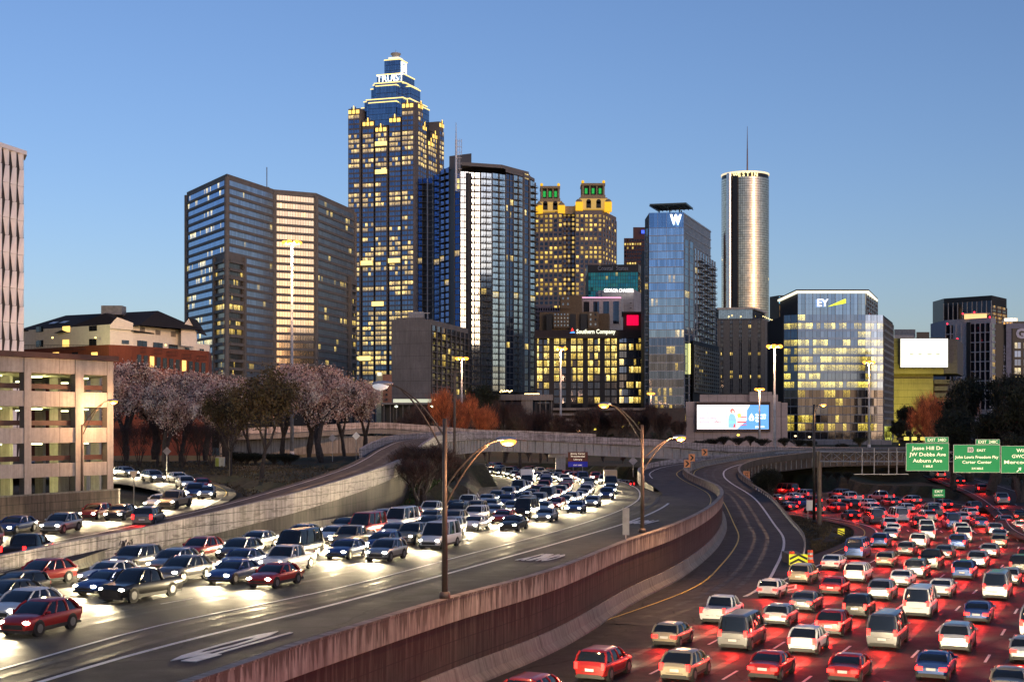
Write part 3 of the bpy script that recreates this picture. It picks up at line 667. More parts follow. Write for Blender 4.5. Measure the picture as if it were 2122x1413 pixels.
# 1 --- white folded-panel tower at the left edge
b = Bld('panel_tower', 'white tower of folded vertical panels cut by the left edge of the photo', loc=(-112, 305, GZ))
M_pan = plain('white_folded_panel', (.86, .86, .88), .5, var=.04); D0, D1 = 292, 306; zt = 71.5
p0 = P2(-330, D0 - 60); p0 = P2(-200, 268); p1 = P2(49, 307); bk = Vector((-60, 330))
b.wall([p0, p1, p1 + Vector((-22, 40)), p0 + Vector((-16, 40))], GZ, zt - .5, plain('tower_dark_core', (.02, .02, .022), .6))
e = (p1 - p0); L = e.length; e.normalize(); n = Vector((e.y, -e.x)); nc = int(L / 2.7); m = b.mb('folded_panels', M_pan)
for c in range(nc):
    for r in range(20):
        z0 = zt - (r + 1) * 3.68; z1 = z0 + 3.6
        if z0 < GZ: continue
        up = (r + c) % 2 if False else r % 2; a = p1 - e * (c * 2.7 + .5); w0, w1 = (2.35, .8) if up else (.8, 2.35)   # width bottom, top
        mid = .38
        for sgn in (0, 1):
            cx = a - e * .78
            bl = cx + e * w0 / 2; br = cx - e * w0 / 2; tl = cx + e * w1 / 2; tr = cx - e * w1 / 2
        q = lambda v, d, z: (v.x + n.x * d, v.y + n.y * d, z)
        m.face([q(br, .05, z0), q(bl, .05, z0), q(tl, .05, z1), q(tr, .05, z1)]) if False else None
        pb = cx + e * (.1 if up else -.1)
        m.face([q(br, .1, z0), q(pb, .8, z0), q(pb, .8, z1), q(tr, .1, z1)]); m.face([q(pb, .8, z0), q(bl, .1, z0), q(tl, .1, z1), q(pb, .8, z1)])
        m.face([q(br, .1, z0), q(bl, .1, z0), q(pb, .8, z0)]); m.face([q(tr, .1, z1), q(pb, .8, z1), q(tl, .1, z1)])
b.wall([p0 - n * -.8, p1 - n * -.8, p1 - n * -.9 + Vector((-2.6, 6)), p0 + Vector((0, 6))], zt - .4, zt + .5, M_pan, 'roof_coping'); b.done()

# 2 --- white and brick apartment block with dark pitched roof
b = Bld('apartment_house', 'white upper floors on red brick with black pitched roof behind the parking garage', loc=(-70, 345, GZ))
M_wh = plain('white_render', (.80, .77, .68), .8, var=.08); M_brk = concrete('red_brick', (.27, .07, .035), .3, (.5, .2, .02, .5)); M_roof = plain('black_shingle', (.012, .011, .012), .95, var=.4, sc=3)
wd_ = winmat('flat_window', (.12, .14, .17), lit=.22, es=3, seed=21, sub=2, mul=.08, wob=.02); wl_ = glow('lit_flat_window', (1, .62, .16), 1.6, False)
DA = 330
A = P2(40, 352); Bc = P2(228, 330); B2 = P2(276, 334); C2 = P2(385, 352); E2 = P2(434, 360)
zr = Z(757, 335); z_wb = Z(716, 333); ze = Z(674, 333)     # brick top / eaves
back = Vector((-8, 26))
poly = [A, Bc, B2, C2, C2 + Vector((-4, 22)), A + Vector((6, 24))]
b.wall(poly, z_wb, ze, M_wh, 'upper_wall'); b.wall([p * 1.0 for p in [A - Vector((0, 1)), Bc - Vector((0, 1)), B2 - Vector((0, 1)), E2 - Vector((0, 1)), E2 + Vector((-4, 22)), A + Vector((6, 24))]], GZ, z_wb, M_brk, 'brick_base')
b.wall([C2, E2, E2 + Vector((-4, 20)), C2 + Vector((-4, 20))], z_wb, Z(712, 355), M_wh, 'upper_wall'); b.wall([P2(383, 351.6), P2(408, 354.6), P2(408, 372), P2(383, 370)], z_wb, Z(691, 354), M_wh, 'upper_wall')
# roof: ridge parallel to walls
def roofseg(a, c, za, zri, dep, over=.6):
    m = b.mb('roof', M_roof); e = (c - a).normalized(); n = Vector((e.y, -e.x)); n = n if n.dot(-a) > 0 else -n
    a1 = a + n * over - e * over; c1 = c + n * over + e * over; ra = a - n * dep * .5 - e * over; rc = c - n * dep * .5 + e * over; a2 = a - n * dep - e * over; c2_ = c - n * dep + e * over
    f = lambda p, z: (p.x, p.y, z)
    ra = ra + e * 5; rc = rc - e * 5; m.face([f(a1, za), f(c1, za), f(rc, zri), f(ra, zri)]); m.face([f(c2_, za), f(a2, za), f(ra, zri), f(rc, zri)]); m.face([f(c1, za), f(c2_, za), f(rc, zri)]); m.face([f(a2, za), f(a1, za), f(ra, zri)])
    m.face([f(a1, za - .3), f(c1, za - .3), f(c1, za), f(a1, za)])
ridge = Z(644, 345); roofseg(A, Bc + Vector((6, 3)), ze, ridge, 22); roofseg(B2, C2 - Vector((2, 1)), ze - 1.3, ridge - .8, 22)
m = b.mb('gable', M_wh); g0, g1, g2 = P2(228, 329.2), P2(243, 330.2), P2(276, 333.2); m.face([(g0.x, g0.y, Z(680, 329)), (g2.x, g2.y, Z(684, 333)), (g2.x, g2.y, Z(669, 333)), (g1.x, g1.y, Z(657, 330)), (g0.x, g0.y, Z(673, 329))])
# front gable at the right end
gx = P2(376, 347.5); gx2 = P2(408, 351.5); zg = Z(660, 350); m = b.mb('front_gable', M_wh)
m.face([(gx.x, gx.y - .4, ze - 4), (gx2.x, gx2.y - .4, ze - 4), (gx2.x, gx2.y - .4, Z(690, 352)), ((gx.x + gx2.x) / 2, (gx.y + gx2.y) / 2 - .4, zg), (gx.x, gx.y - .4, Z(684, 352))]); m = b.mb('roof', M_roof)
mid = (gx + gx2) / 2
for q in (gx, gx2):
    dx = -1 if q is gx else 1
    m.face([(mid.x, mid.y - .8, zg + .25), (q.x + dx * .6, q.y - .8, Z(690, 352) - .2), (q.x + dx * .6, q.y + 9, Z(690, 352) - .2), (mid.x, mid.y + 9, zg + .25)])
def win(p0, p1, px0, px1, y0, y1, mat, d=.08, name=None):
    # window on facade p0-p1 given by photo columns and rows
    def tpar(px):
        k = (px - 1061) / F; e = p1 - p0; return (k * p0.y - p0.x) / (e.x - k * e.y)
    a, c = tpar(px0), tpar(px1); e = (p1 - p0).normalized(); n = Vector((e.y, -e.x)); n = n if n.dot(-p0) > 0 else -n
    Dm = (p0 + (p1 - p0) * (a + c) / 2).y; b.slab(p0, p1, n, a, c, Z(y1, Dm), Z(y0, Dm), 0, d, mat, uv=[(px0, 0), (px0 + 1, 0), (px0 + 1, 1), (px0, 1)], window=True)
for i, (x0, x1, y0, y1, lit) in enumerate([(75, 90, 677, 688, 0), (130, 145, 676, 688, 1), (185, 201, 675, 686, 0), (75, 90, 705, 719, 0), (130, 143, 704, 718, 1), (185, 200, 702, 719, 1)]): win(A, Bc, x0, x1, y0, y1, wl_ if lit and i != 5 else wd_, name='w')
for (x0, x1, y0, y1) in [(229, 239, 675, 678), (252, 267, 676, 680), (252, 267, 705, 713)]: win(Bc + Vector((0, 0)), B2, x0, x1, y0, y1, wd_)
for (x0, x1, y0, y1) in [(290, 300, 678, 690), (322, 332, 684, 694), (354, 364, 687, 698)]: win(B2, C2, x0, x1, y0, y1, plain('grey_blind', (.2, .19, .18)))
for (x0, x1, y0, y1) in [(284, 304, 706, 724), (317, 337, 710, 727), (349, 368, 714, 731)]: win(B2, C2, x0, x1, y0, y1, wd_, .1)
for (x0, x1, y0, y1) in [(384, 392, 720, 737), (414, 422, 723, 741)]: win(C2 - Vector((0, .5)), E2 - Vector((0, .5)), x0, x1, y0, y1, wd_, .1)
brk0, brk1 = B2 - Vector((0, 1)), E2 - Vector((0, 1))
for k in range(11):
    x0 = 284 + k * 13.3; y0 = 735 + k * 1.7; win(brk0, brk1, x0, x0 + 8, y0, y0 + 22, wl_ if k in (2, 7) else wd_, .12)
    def arch(): pass
for k in range(4): win(A - Vector((0, 1)), Bc - Vector((0, 1)), 70 + k * 40, 82 + k * 40, 730, 750, wl_ if k % 2 else wd_, .12)
for (x0, x1, y) in [(46, 200, 716), (284, 306, 722), (317, 339, 725), (349, 370, 729), (380, 400, 735), (410, 432, 739)]:
    Dm = 330 + (x0 - 228) * .13 if x0 > 228 else 336
    m = b.mb('balcony_rail#%d' % x0, M_black)
    for z in (0, 1.0): m.tube((X(x0, Dm), Dm - 1.6, Z(y, Dm) - z), (X(x1, Dm), Dm - 1.6, Z(y, Dm) - z), .05, n=4)
    k = x0
    while k <= x1: m.tube((X(k, Dm), Dm - 1.6, Z(y, Dm) - 1), (X(k, Dm), Dm - 1.6, Z(y, Dm)), .03, n=4); k += 3
m = b.mb('rooftop_unit', M_steel); u = P2(240, 346); m.box(u.x - 3, u.x + 2, 344, 348, ridge - 1, ridge + 1.2)
m = b.mb('skylights', plain('skylight', (.4, .42, .45), .3))
e_ = (Bc + Vector((6, 3)) - A).normalized(); n_ = Vector((e_.y, -e_.x)); n_ = n_ if n_.dot(-A) > 0 else -n_
for t_ in (.22, .34):
    p = A.lerp(Bc, t_) - n_ * 3.2; q_ = p - n_ * 1.6; k_ = (ridge - ze) / 11.6; z0_, z1_ = ze + 3.8 * k_ + .12, ze + 5.4 * k_ + .12
    m.face([(p.x, p.y, z0_), (p.x + e_.x * 2, p.y + e_.y * 2, z0_), (q_.x + e_.x * 2, q_.y + e_.y * 2, z1_), (q_.x, q_.y, z1_)])
for (px, y, e_) in ((100, 698, 900), (190, 698, 900), (330, 712, 350)):
    D_ = 326; m = b.mb('wall_lamp#%d' % px, glow('wall_lamp_glass', (1, .8, .3), 2, False)); m.ell((X(px, D_), D_ + (3 if px < 200 else 6), Z(y, D_)), (.25, .25, .25), 6, 4)
    ld = bpy.data.lights.new('wall_lamp_light', 'POINT'); ld.energy = e_; ld.color = (1, .85, .35); lo = bpy.data.objects.new('wall_lamp_light', ld); COL.objects.link(lo); lo.parent = b.r; lo.location = Vector((X(px, D_), D_ - 3 + (3 if px > 200 else 0), Z(y, D_))) - origin_of(b.r)
b.done()

# 3 --- big tan office block with ribbon windows
b = Bld('tan_office_block', 'broad tan office block with ribbon windows and a cream reflection above the blossom trees', loc=(-110, 640, GZ))
M_tan = plain('tan_precast', (.19, .165, .14), .8, var=.15, sc=.3)
q = [P2(387, 648), P2(470, 600), P2(568, 640), P2(655, 650), P2(735, 702)]; zt = Z(372, 600); zb = Z(790, 640)
gl_dark = winmat('office_blue_glass', (.20, .34, .60), lit=.28, es=2.2, seed=3, sub=2, mul=.06, lc=(1, .8, .4)); gl_cream = winmat('office_painted_sky_glass', (.70, .78, .88), lit=.12, es=1.6, seed=4, sub=2, mul=.07, rough=.28)  # reflected light put into the glass tint, a separate copy per face
gl_warm = winmat('office_painted_warm_glass', (1.0, .77, .50), lit=.05, es=1.6, seed=5, sub=1, mul=.06, rough=.18, metal=.95, wob=.02)
gl_mid = winmat('office_painted_silver_glass', (.62, .64, .62), lit=.14, es=1.8, seed=6, sub=2, mul=.07, rough=.34)
back = [q[4] + Vector((-30, 45)), q[0] + Vector((35, 50))]
b.wall(q + back, GZ, zt - .4, plain('block_core', (.04, .035, .03)), 'core')
nf = 24; b.wall(q + back, zt - .4, zt + 2.4, M_tan, 'roof_parapet')
for (a, c, nb, gm, sp) in [(q[0], q[1], 24, gl_dark, 4), (q[1], q[2], 20, gl_cream, 4), (q[2], q[3], 16, gl_warm, 1), (q[3], q[4], 20, gl_mid, 4)]:
    b.fac(a, c, zb, zt, nf, nb, gm, M_tan, pier=0, span=.34, mode='band', split=1, sd=.5)
M_colm = M_tan
for p in q: b.mb('columns', M_tan).tube((p.x, p.y, GZ), (p.x, p.y, zt + 1), 1.1, n=10)
# open corner notches with balconies on both corners (lower 14 floors)
fh = (zt - zb) / nf
zn = zb + fh * 15
for (p, r0, l0) in ((q[1], q[2], q[0]), (q[4], None, q[3])):
    for nb_ in ((l0 - p).normalized(), (r0 - p).normalized() if r0 else None):
        if nb_ is None: continue
        w = 12 if r0 else 9
        n = Vector((nb_.y, -nb_.x)); n = n if n.dot(-p) > 0 else -n
        b.mb('corner_bays', M_tan).obox((p.x + nb_.x * w + n.x * .3, p.y + nb_.y * w + n.y * .3), (nb_.x * 1.6, nb_.y * 1.6), (n.x * 1.6, n.y * 1.6), GZ, zn)
        b.mb('corner_bays', M_tan).obox((p.x + nb_.x * .6 + n.x * .3, p.y + nb_.y * .6 + n.y * .3), (nb_.x * w, nb_.y * w), (n.x * .5, n.y * .5), zn - fh * .55, zn)
        gN = winmat('corner_lit_glass', (.3, .26, .2), lit=.45, es=2.4, seed=8, sub=2, mul=.08, rough=.3)
        for f in range(15):
            z0 = zb + f * fh; k = 1 if f % 3 else 0
            b.mb('corner_bays', M_tan).obox((p.x + nb_.x * .6 + n.x * .5, p.y + nb_.y * .6 + n.y * .5), (nb_.x * w, nb_.y * w), (n.x * 1.0, n.y * 1.0), z0, z0 + fh * (.36 if k else .5))
            a0 = p + nb_ * .8; a1 = p + nb_ * w; b.slab(a0, a1, n, 0, 1, z0 + fh * .4, z0 + fh, .1, .7, gN, uv=[(0, f + .05), (6, f + .05), (6, f + .95), (0, f + .95)], window=True)
m = b.mb('roof_plant', M_tan); p = P2(530, 655); m.box(p.x - 8, p.x + 6, 655, 668, zt, zt + 6)
for px in (512, 519, 553): p = P2(px, 660); b.mb('antenna', M_steel).tube((p.x, p.y, zt), (p.x, p.y, zt + (16 if px == 553 else 7)), .22, n=4)
b.done()

# 4 --- tallest stepped tower
b = Bld('stepped_skyscraper', 'tallest stepped glass and granite tower with a glowing white sign on its crown', loc=(-100, 1170, GZ))
M_gran = plain('pink_granite', (.17, .16, .165), .7, var=.15, sc=.15); M_dk = plain('dark_recess', (.015, .014, .016), .6)
gT = winmat('tower_blue_glass', (.20, .30, .50), lit=.55, es=2.6, seed=11, sub=2, mul=.05, lc=(1, .68, .2), rowvar=1.3, wob=.03); gC = winmat('crown_glass', (.2, .34, .55), lit=.03, es=1.5, seed=12, sub=3, mul=.05, vsub=2, wob=.03)
C0 = P2(861, 1150); U = (P2(722, 1168) - C0); V = (P2(916, 1197) - C0); Lu, Lv = U.length, V.length; u = U.normalized(); v = V.normalized()
def pt(a, c): return C0 + u * a + v * c
def rb(a0, a1, c0, c1, z0, z1, mat, part):
    b.mb(part, mat).prism([tuple(pt(a0, c0)), tuple(pt(a1, c0)), tuple(pt(a1, c1)), tuple(pt(a0, c1))], z0, z1)
zs = lambda y: Z(y, 1162)
rb(1.5, Lu - 1.5, 1.5, Lv - 1.5, GZ, zs(262), M_dk, 'core')
bw = Lu / 5
tops = [219, 246, 264, 250, 224]; zb = zs(800)
M_bay = glow('crown_terrace_light', (1, .62, .12), 2.2, False)
for i in range(5):
    for side in (0, 1):
        L_ = Lu if side == 0 else Lv; bw = L_ / 5; a0 = i * bw + .9; a1 = (i + 1) * bw - .9; zt = zs(tops[i] + (0 if side == 0 else [0, 12, 22, 16, 14][i]))
        dp = -1.8 if i in (0, 4) else (-.3 if i != 2 else -1.2)
        if side == 0: p0, p1 = pt(a0, dp), pt(a1, dp); rb(a0, a1, dp, 8, GZ, zt, M_gran, 'granite_bays')
        else: p0, p1 = pt(dp, a0), pt(dp, a1); rb(dp, 8, a0, a1, GZ, zt, M_gran, 'granite_bays')
        nf = int((zt - zb - 4) / 4.03); b.fac(p0, p1, zb, zb + nf * 4.03, nf, 2, gT, M_gran, pier=.12, span=.34, pd=.35, sd=.25, u0=i * 3 + side * 40)
        n = (p1 - p0).normalized(); nn = Vector((n.y, -n.x)); nn = nn if nn.dot(-p0) > 0 else -nn
        b.slab(p0, p1, nn, .04, .96, zt - 4.2, zt - 1.4, 0, .5, M_bay, 'terrace_lights')
        b.slab(p0, p1, nn, .3, .38, zt - 5, zt + 1.2, .4, .9, M_gran, 'granite_fins'); b.slab(p0, p1, nn, .62, .7, zt - 5, zt + 1.2, .4, .9, M_gran, 'granite_fins')
        b.slab(p0, p1, nn, .47, .53, zt - 1, zt + 2, .4, .9, M_bay, 'terrace_lights')
# glowing mid-height sky terraces
for (px, y) in ((792, 358), (762, 545), (819, 542), (785, 630), (758, 742), (792, 300)):
    t_ = (px - 861) / (722 - 861); p0 = pt((t_ - .085) * Lu, -1.4); p1 = pt((t_ + .085) * Lu, -1.4); e_ = (p1 - p0).normalized(); nn = Vector((e_.y, -e_.x)); nn = nn if nn.dot(-p0) > 0 else -nn
    b.slab(p0, p1, nn, 0, 1, zs(y + 5), zs(y - 4), 0, .8, glow('sky_terrace', (1, .7, .2), 2.0, False), 'terrace_lights'); b.slab(p0, p1, nn, 0, 1, zs(y + 7), zs(y + 5), 0, 1.4, M_gran, 'granite_fins')
cx = Lu / 2; cz = Lv / 2
def tier(wa, wc, z0, z1, lit=True, mat=None):
    a0, a1, c0, c1 = cx - wa, cx + wa, cz - wc, cz + wc
    rb(a0 + .3, a1 - .3, c0 + .3, c1 - .3, z0, z1, M_dk, 'crown_core')
    for (p0, p1) in ((pt(a0, c0), pt(a1, c0)), (pt(a0, c0), pt(a0, c1))):
        L_ = (p1 - p0).length; nf = max(1, int((z1 - z0) / 4)); b.fac(p0, p1, z0, z1, nf, max(2, int(L_ / 4)), gC, M_dk, pier=0, span=.06, sd=.14, mode='band')
        if lit:
            e_ = (p1 - p0).normalized(); nn = Vector((e_.y, -e_.x)); nn = nn if nn.dot(-p0) > 0 else -nn
            b.slab(p0, p1, nn, -.02, 1.02, z1, z1 + .75, -.4, .5, M_strip, 'edge_lights')
tier(24, 12, zs(262), zs(216)); tier(12, 24, zs(262), zs(214)); tier(20, 16, zs(262), zs(206)); tier(16, 20, zs(262), zs(205))
tier(17.5, 9, zs(206), zs(176)); tier(9, 17.5, zs(206), zs(176)); tier(14, 12, zs(206), zs(170)); tier(12, 14, zs(206), zs(168)); tier(11.2, 11.2, zs(170), zs(149), True); tier(6.8, 6.8, zs(149), zs(116))
rb(cx - 4.5, cx + 4.5, cz - 4.5, cz + 4.5, zs(116), zs(108), glow('spire_base_light', (.9, .85, .7), .8, False), 'spire_base')
m = b.mb('spire_cap', M_lt); pc = pt(cx, cz); m.tube((pc.x, pc.y, zs(108)), (pc.x, pc.y, zs(101)), 3.2, 3.2, 12); m.tube((pc.x, pc.y, zs(101)), (pc.x, pc.y, zs(98)), 4.2, 4.2, 12); m.tube((pc.x, pc.y, zs(98)), (pc.x, pc.y, zs(90)), .2, .1, 4)
ur = -u; sp = pt(cx, cz - 12.6); text('crown_sign', 'TRUIST', (sp.x + 1.5, sp.y - 2.4, zs(159)), 5.6, (ur.x, ur.y, 0), (0, 0, 1), M_white, b.r, .5, bold=.0, width=24)
# small square emblem on the right face of the pinnacle
vr = v; sp = pt(cx - 7.2, cz); f0 = b.mb('emblem', M_white)
def fr(a0, a1, z0, z1): b.slab(sp - vr * 5, sp + vr * 5, -u, a0, a1, z0, z1, 0, .5, M_white, 'emblem')
zc = zs(131); fr(.05, .17, zc - 5, zc + 5); fr(.83, .95, zc - 5, zc + 5); fr(.17, .83, zc + 4, zc + 5); fr(.17, .83, zc - 5, zc - 4); fr(.3, .7, zc + 1.6, zc + 2.6); fr(.44, .56, zc - 2.8, zc + 1.6)
b.done()

# 5 --- curved glass apartment tower
b = Bld('glass_apartment_tower', 'tall glass apartment tower with stacked balconies and white needle mast', loc=(-25, 790, GZ))
M_cg = plain('tower_concrete', (.17, .155, .15), .75, var=.12, sc=.2)
gB = winmat('deep_blue_glass', (.05, .12, .36), lit=.1, es=2.2, seed=31, sub=2, mul=.05, wob=.05); gS = winmat('pale_sky_glass', (.86, .90, .86), lit=.06, es=1.6, seed=32, sub=2, mul=.035, rough=.1, wob=.02); gD = winmat('night_glass', (.16, .2, .28), lit=.14, es=2.2, seed=33, sub=2, mul=.05)
D5 = 770; pts5 = [P2(866, 800), P2(912, 790), P2(945, 764), P2(968, 760), P2(1048, 772), P2(1096, 792), P2(1109, 806)]
zt5 = [Z(370, 795), Z(352, 775), Z(334, 762), Z(346, 764), Z(362, 780), Z(366, 798)]; zb = Z(812, 775)
b.wall(pts5 + [P2(1109, 850), P2(866, 850)], GZ, zt5[0] - 3, plain('tower_core', (.03, .03, .035)), 'core')
def seg(a, c, zt, nb, gm, balc, conc=False, mode='grid', pier=.12, pm=None):
    nf = int((zt - zb) / 3.35); fz = (zt - zb) / nf
    e_ = (c - a).normalized(); nn = Vector((e_.y, -e_.x)); nn = nn if nn.dot(-a) > 0 else -nn
    b.wall([a, c, c - nn * 8, a - nn * 8], zb - 8, zt - .1, plain('tower_core', (0.03, .03, .035)), 'core')
    b.fac(a, c, zb, zt, nf, nb, gm, M_cg, pier=pier, span=.13, pd=.5, sd=.3, mode=mode, pierm=pm)
    if balc:
        L_ = (c - a).length
        for f in range(nf):
            for k in balc:
                t0, t1 = k; z0 = zb + f * fz
                b.slab(a, c, nn, t0, t1, z0, z0 + .22, .2, 2.0, M_cg, 'balconies'); 
                b.slab(a, c, nn, t0, t1, z0 + 1.0, z0 + 1.1, 1.85, 1.98, M_black, 'balcony_rail#%d_%d_%d' % (a.x * 10, f, t0 * 100))
                for g in range(5): tt = t0 + (t1 - t0) * g / 4; b.slab(a, c, nn, tt - .12 / L_, tt + .12 / L_, z0 + .2, z0 + 1.0, 1.86, 1.97, M_black, 'balcony_rail#%d_%d_%d' % (a.x * 10, f, t0 * 100))
P = pts5
seg(P2(866, 800), P2(886, 796), Z(370, 798), 2, gB, [(.1, .95)]); seg(P2(886, 796), P2(899, 793), Z(370, 796), 1, gB, [], pier=.25, pm=plain('white_pier', (.5, .5, .52))); seg(P2(899, 793), P2(912, 788), Z(362, 790), 1, gB, [(.1, .9)])
seg(P2(912, 786), P2(932, 774), Z(350, 780), 2, gB, [(.05, .95)]); 
b.wall([P2(932, 774), P2(942, 766), P2(944, 800), P2(932, 800)], GZ, Z(350, 770), M_cg, 'concrete_shaft'); b.wall([P2(931, 772), P2(977, 764), P2(977, 800), P2(931, 800)], Z(350, 770), Z(321, 768), M_cg, 'roof_penthouse')
b.wall([P2(956, 762), P2(1040, 770), P2(1096, 792), P2(1080, 830), P2(956, 820)], Z(352, 775), Z(345, 775), M_cg, 'roof_penthouse'); b.wall([P2(977, 766), P2(1024, 770), P2(1024, 800), P2(977, 800)], Z(346, 770), Z(341, 770), M_cg, 'roof_penthouse')
seg(P2(942, 764), P2(954, 761), Z(360, 762), 1, gB, []); 
seg(P2(954, 760), P2(971, 761), Z(357, 762), 2, gS, [], mode='strip', pier=.04); seg(P2(971, 761), P2(996, 763), Z(359, 763), 2, gS, [(.2, .9)]); seg(P2(996, 762), P2(1019, 765), Z(360, 765), 2, gS, [(.1, .95)], pier=.05); seg(P2(1019, 765), P2(1048, 772), Z(362, 770), 2, gS, [(.2, .8)])
seg(P2(1048, 772), P2(1063, 777), Z(364, 777), 2, gD, [], pier=.06); seg(P2(1063, 777), P2(1084, 786), Z(366, 782), 2, gS, [(.1, .6)]); seg(P2(1084, 786), P2(1097, 793), Z(361, 790), 1, gD, [], pier=.3, pm=M_cg); seg(P2(1097, 793), P2(1109, 803), Z(376, 798), 1, gS, [(.1, .95)])
b.wall([P2(1048, 771), P2(1096, 791), P2(1108, 801), P2(1100, 830), P2(1048, 820)], Z(366, 785), Z(360, 785), M_cg, 'roof_penthouse')
# white needle mast with side rods and rungs
m = b.mb('mast', plain('white_mast', (.75, .75, .77), .4)); p = P2(945, 756); m.tube((p.x, p.y, Z(396, 756)), (p.x, p.y, Z(290, 756)), .55, .5, 8); m.tube((p.x, p.y, Z(290, 756)), (p.x, p.y, Z(254, 756)), .35, .12, 6)
for dx in (3, 6, 9): m.tube((p.x + dx * .33, p.y + .6, Z(396 if dx < 9 else 322, 756)), (p.x + dx * .33, p.y + .6, Z(288, 756)), .14, n=4)
for k in range(10): zz = Z(396 - k * 11.5, 756); m.tube((p.x, p.y, zz), (p.x + 3, p.y + .6, zz), .12, n=4)
m = b.mb('lift_lobby_lights', glow('lobby_yellow', (1, .85, .25), 1.2, False)); 
for k in range(2): m.box(X(945, 762), X(953, 762), 761.2, 761.9, Z(392 - k * 12, 762), Z(383 - k * 12, 762))
b.done()

# 6 --- concrete slab block with balconies on its right side
b = Bld('concrete_slab_block', 'plain grey concrete slab block with a windowless front wall and balconied side', loc=(-45, 600, GZ))
M_sl = concrete('slab_concrete', (.25, .225, .205), .35, (8.5, 5.2, .05), .85); c6 = P2(893, 590); l6 = P2(811, 596); r6 = P2(970, 648); zt = Z(662, 590)
b.wall([l6, c6, r6, r6 + Vector((-16, 10)), l6 + Vector((0, 12))], GZ, zt, M_sl)
b.wall([l6 + Vector((2, 0)), c6 + Vector((-3, 3)), c6 + Vector((-3, 16)), l6 + Vector((2, 12))], zt, zt + 1.1, M_sl, 'roof_plant'); b.wall([P2(846, 600), P2(878, 600), P2(878, 608), P2(846, 608)], zt + 1, zt + 4, M_steel, 'roof_plant')
g6 = winmat('slab_block_glass', (.2, .26, .34), lit=.16, es=2, seed=41, sub=2, mul=.07); b.fac(c6, r6, Z(845, 600), zt - 2.2, 12, 8, g6, M_sl, pier=.2, span=.2, pd=.5, sd=.4)
e_ = (r6 - c6).normalized(); nn = Vector((e_.y, -e_.x)); nn = nn if nn.dot(-c6) > 0 else -nn; fz = (zt - 2.2 - Z(845, 600)) / 12
for f in range(12):
    for k in range(8):
        z0 = Z(845, 600) + f * fz; b.slab(c6, r6, nn, (k + .15) / 8, (k + .8) / 8, z0, z0 + .2, .3, 1.7, M_sl, 'balconies'); b.slab(c6, r6, nn, (k + .15) / 8, (k + .8) / 8, z0 + .95, z0 + 1.05, 1.6, 1.7, M_black, 'balcony_rail#%d_%d' % (f, k))
for px in range(815, 892, 8): b.mb('roof_rails', M_steel).box(X(px, 597) - .1, X(px, 597) + .1, 596.5, 597, zt + 1, zt + 3.2)
b.mb('roof_rails', M_steel).box(X(815, 597), X(891, 597), 596.6, 596.9, zt + 3, zt + 3.3); b.done()

# 7 --- twin crowned tower
b = Bld('twin_crowned_tower', 'granite tower with two golden glowing crowns and green-lit lanterns', loc=(50, 1230, GZ))
M_g7 = plain('rose_granite', (.22, .175, .16), .75, var=.12, sc=.15); g7 = winmat('twin_tower_glass', (.05, .06, .09), lit=.7, es=2.4, seed=51, sub=1, mul=.1, lc=(1, .66, .16), rowvar=1.5)
D7 = 1200; zt = Z(440, D7); zb = Z(690, D7); A7, B7, C7, D7p, E7 = P2(1108, 1205), P2(1166, 1200), P2(1192, 1212), P2(1248, 1200), P2(1277, 1240)
b.wall([A7, B7, B7 + Vector((0, 40)), A7 + Vector((0, 40))], GZ, zt, M_g7); b.wall([B7 + Vector((0, 8)), P2(1192, 1208), C7 + Vector((0, 36)), B7 + Vector((0, 40))], GZ, Z(428, D7), M_g7); b.wall([P2(1192, 1200), D7p, E7, E7 + Vector((-30, 15)), P2(1192, 1245)], GZ, Z(436, D7), M_g7)
b.fac(A7, B7, zb, zt - 2, 26, 6, g7, M_g7, pier=.34, span=.34, pd=.6, sd=.25); b.fac(P2(1166, 1208), P2(1192, 1208), zb, zt, 26, 3, g7, M_g7, pier=.4, span=.4, pd=.3, sd=.3, u0=9); b.fac(P2(1192, 1200), D7p, zb, zt - 2, 26, 6, g7, M_g7, pier=.34, span=.34, pd=.6, sd=.25, u0=15); b.fac(D7p, E7, zb, zt - 2, 26, 5, g7, M_g7, pier=.45, span=.4, pd=.5, sd=.3, u0=25)
M_gold = glow('golden_stone_painted_light', (1, .55, .02), .8, False); M_gs = plain('crown_stone', (.34, .26, .16), .8); M_green = glow('green_lantern', (.01, .45, .07), .7, False)  # floodlighting painted into the gold stone as emission, no floodlamps stand here
t_ = NT('stone_painted_uplight'); t_.set(col=(.5, .38, .2), rough=.8, em=(1, .58, .08), es=.45); M_up = t_.m; t_.m.cycles.emission_sampling = 'NONE'  # uplight put into the crown stone's own emission
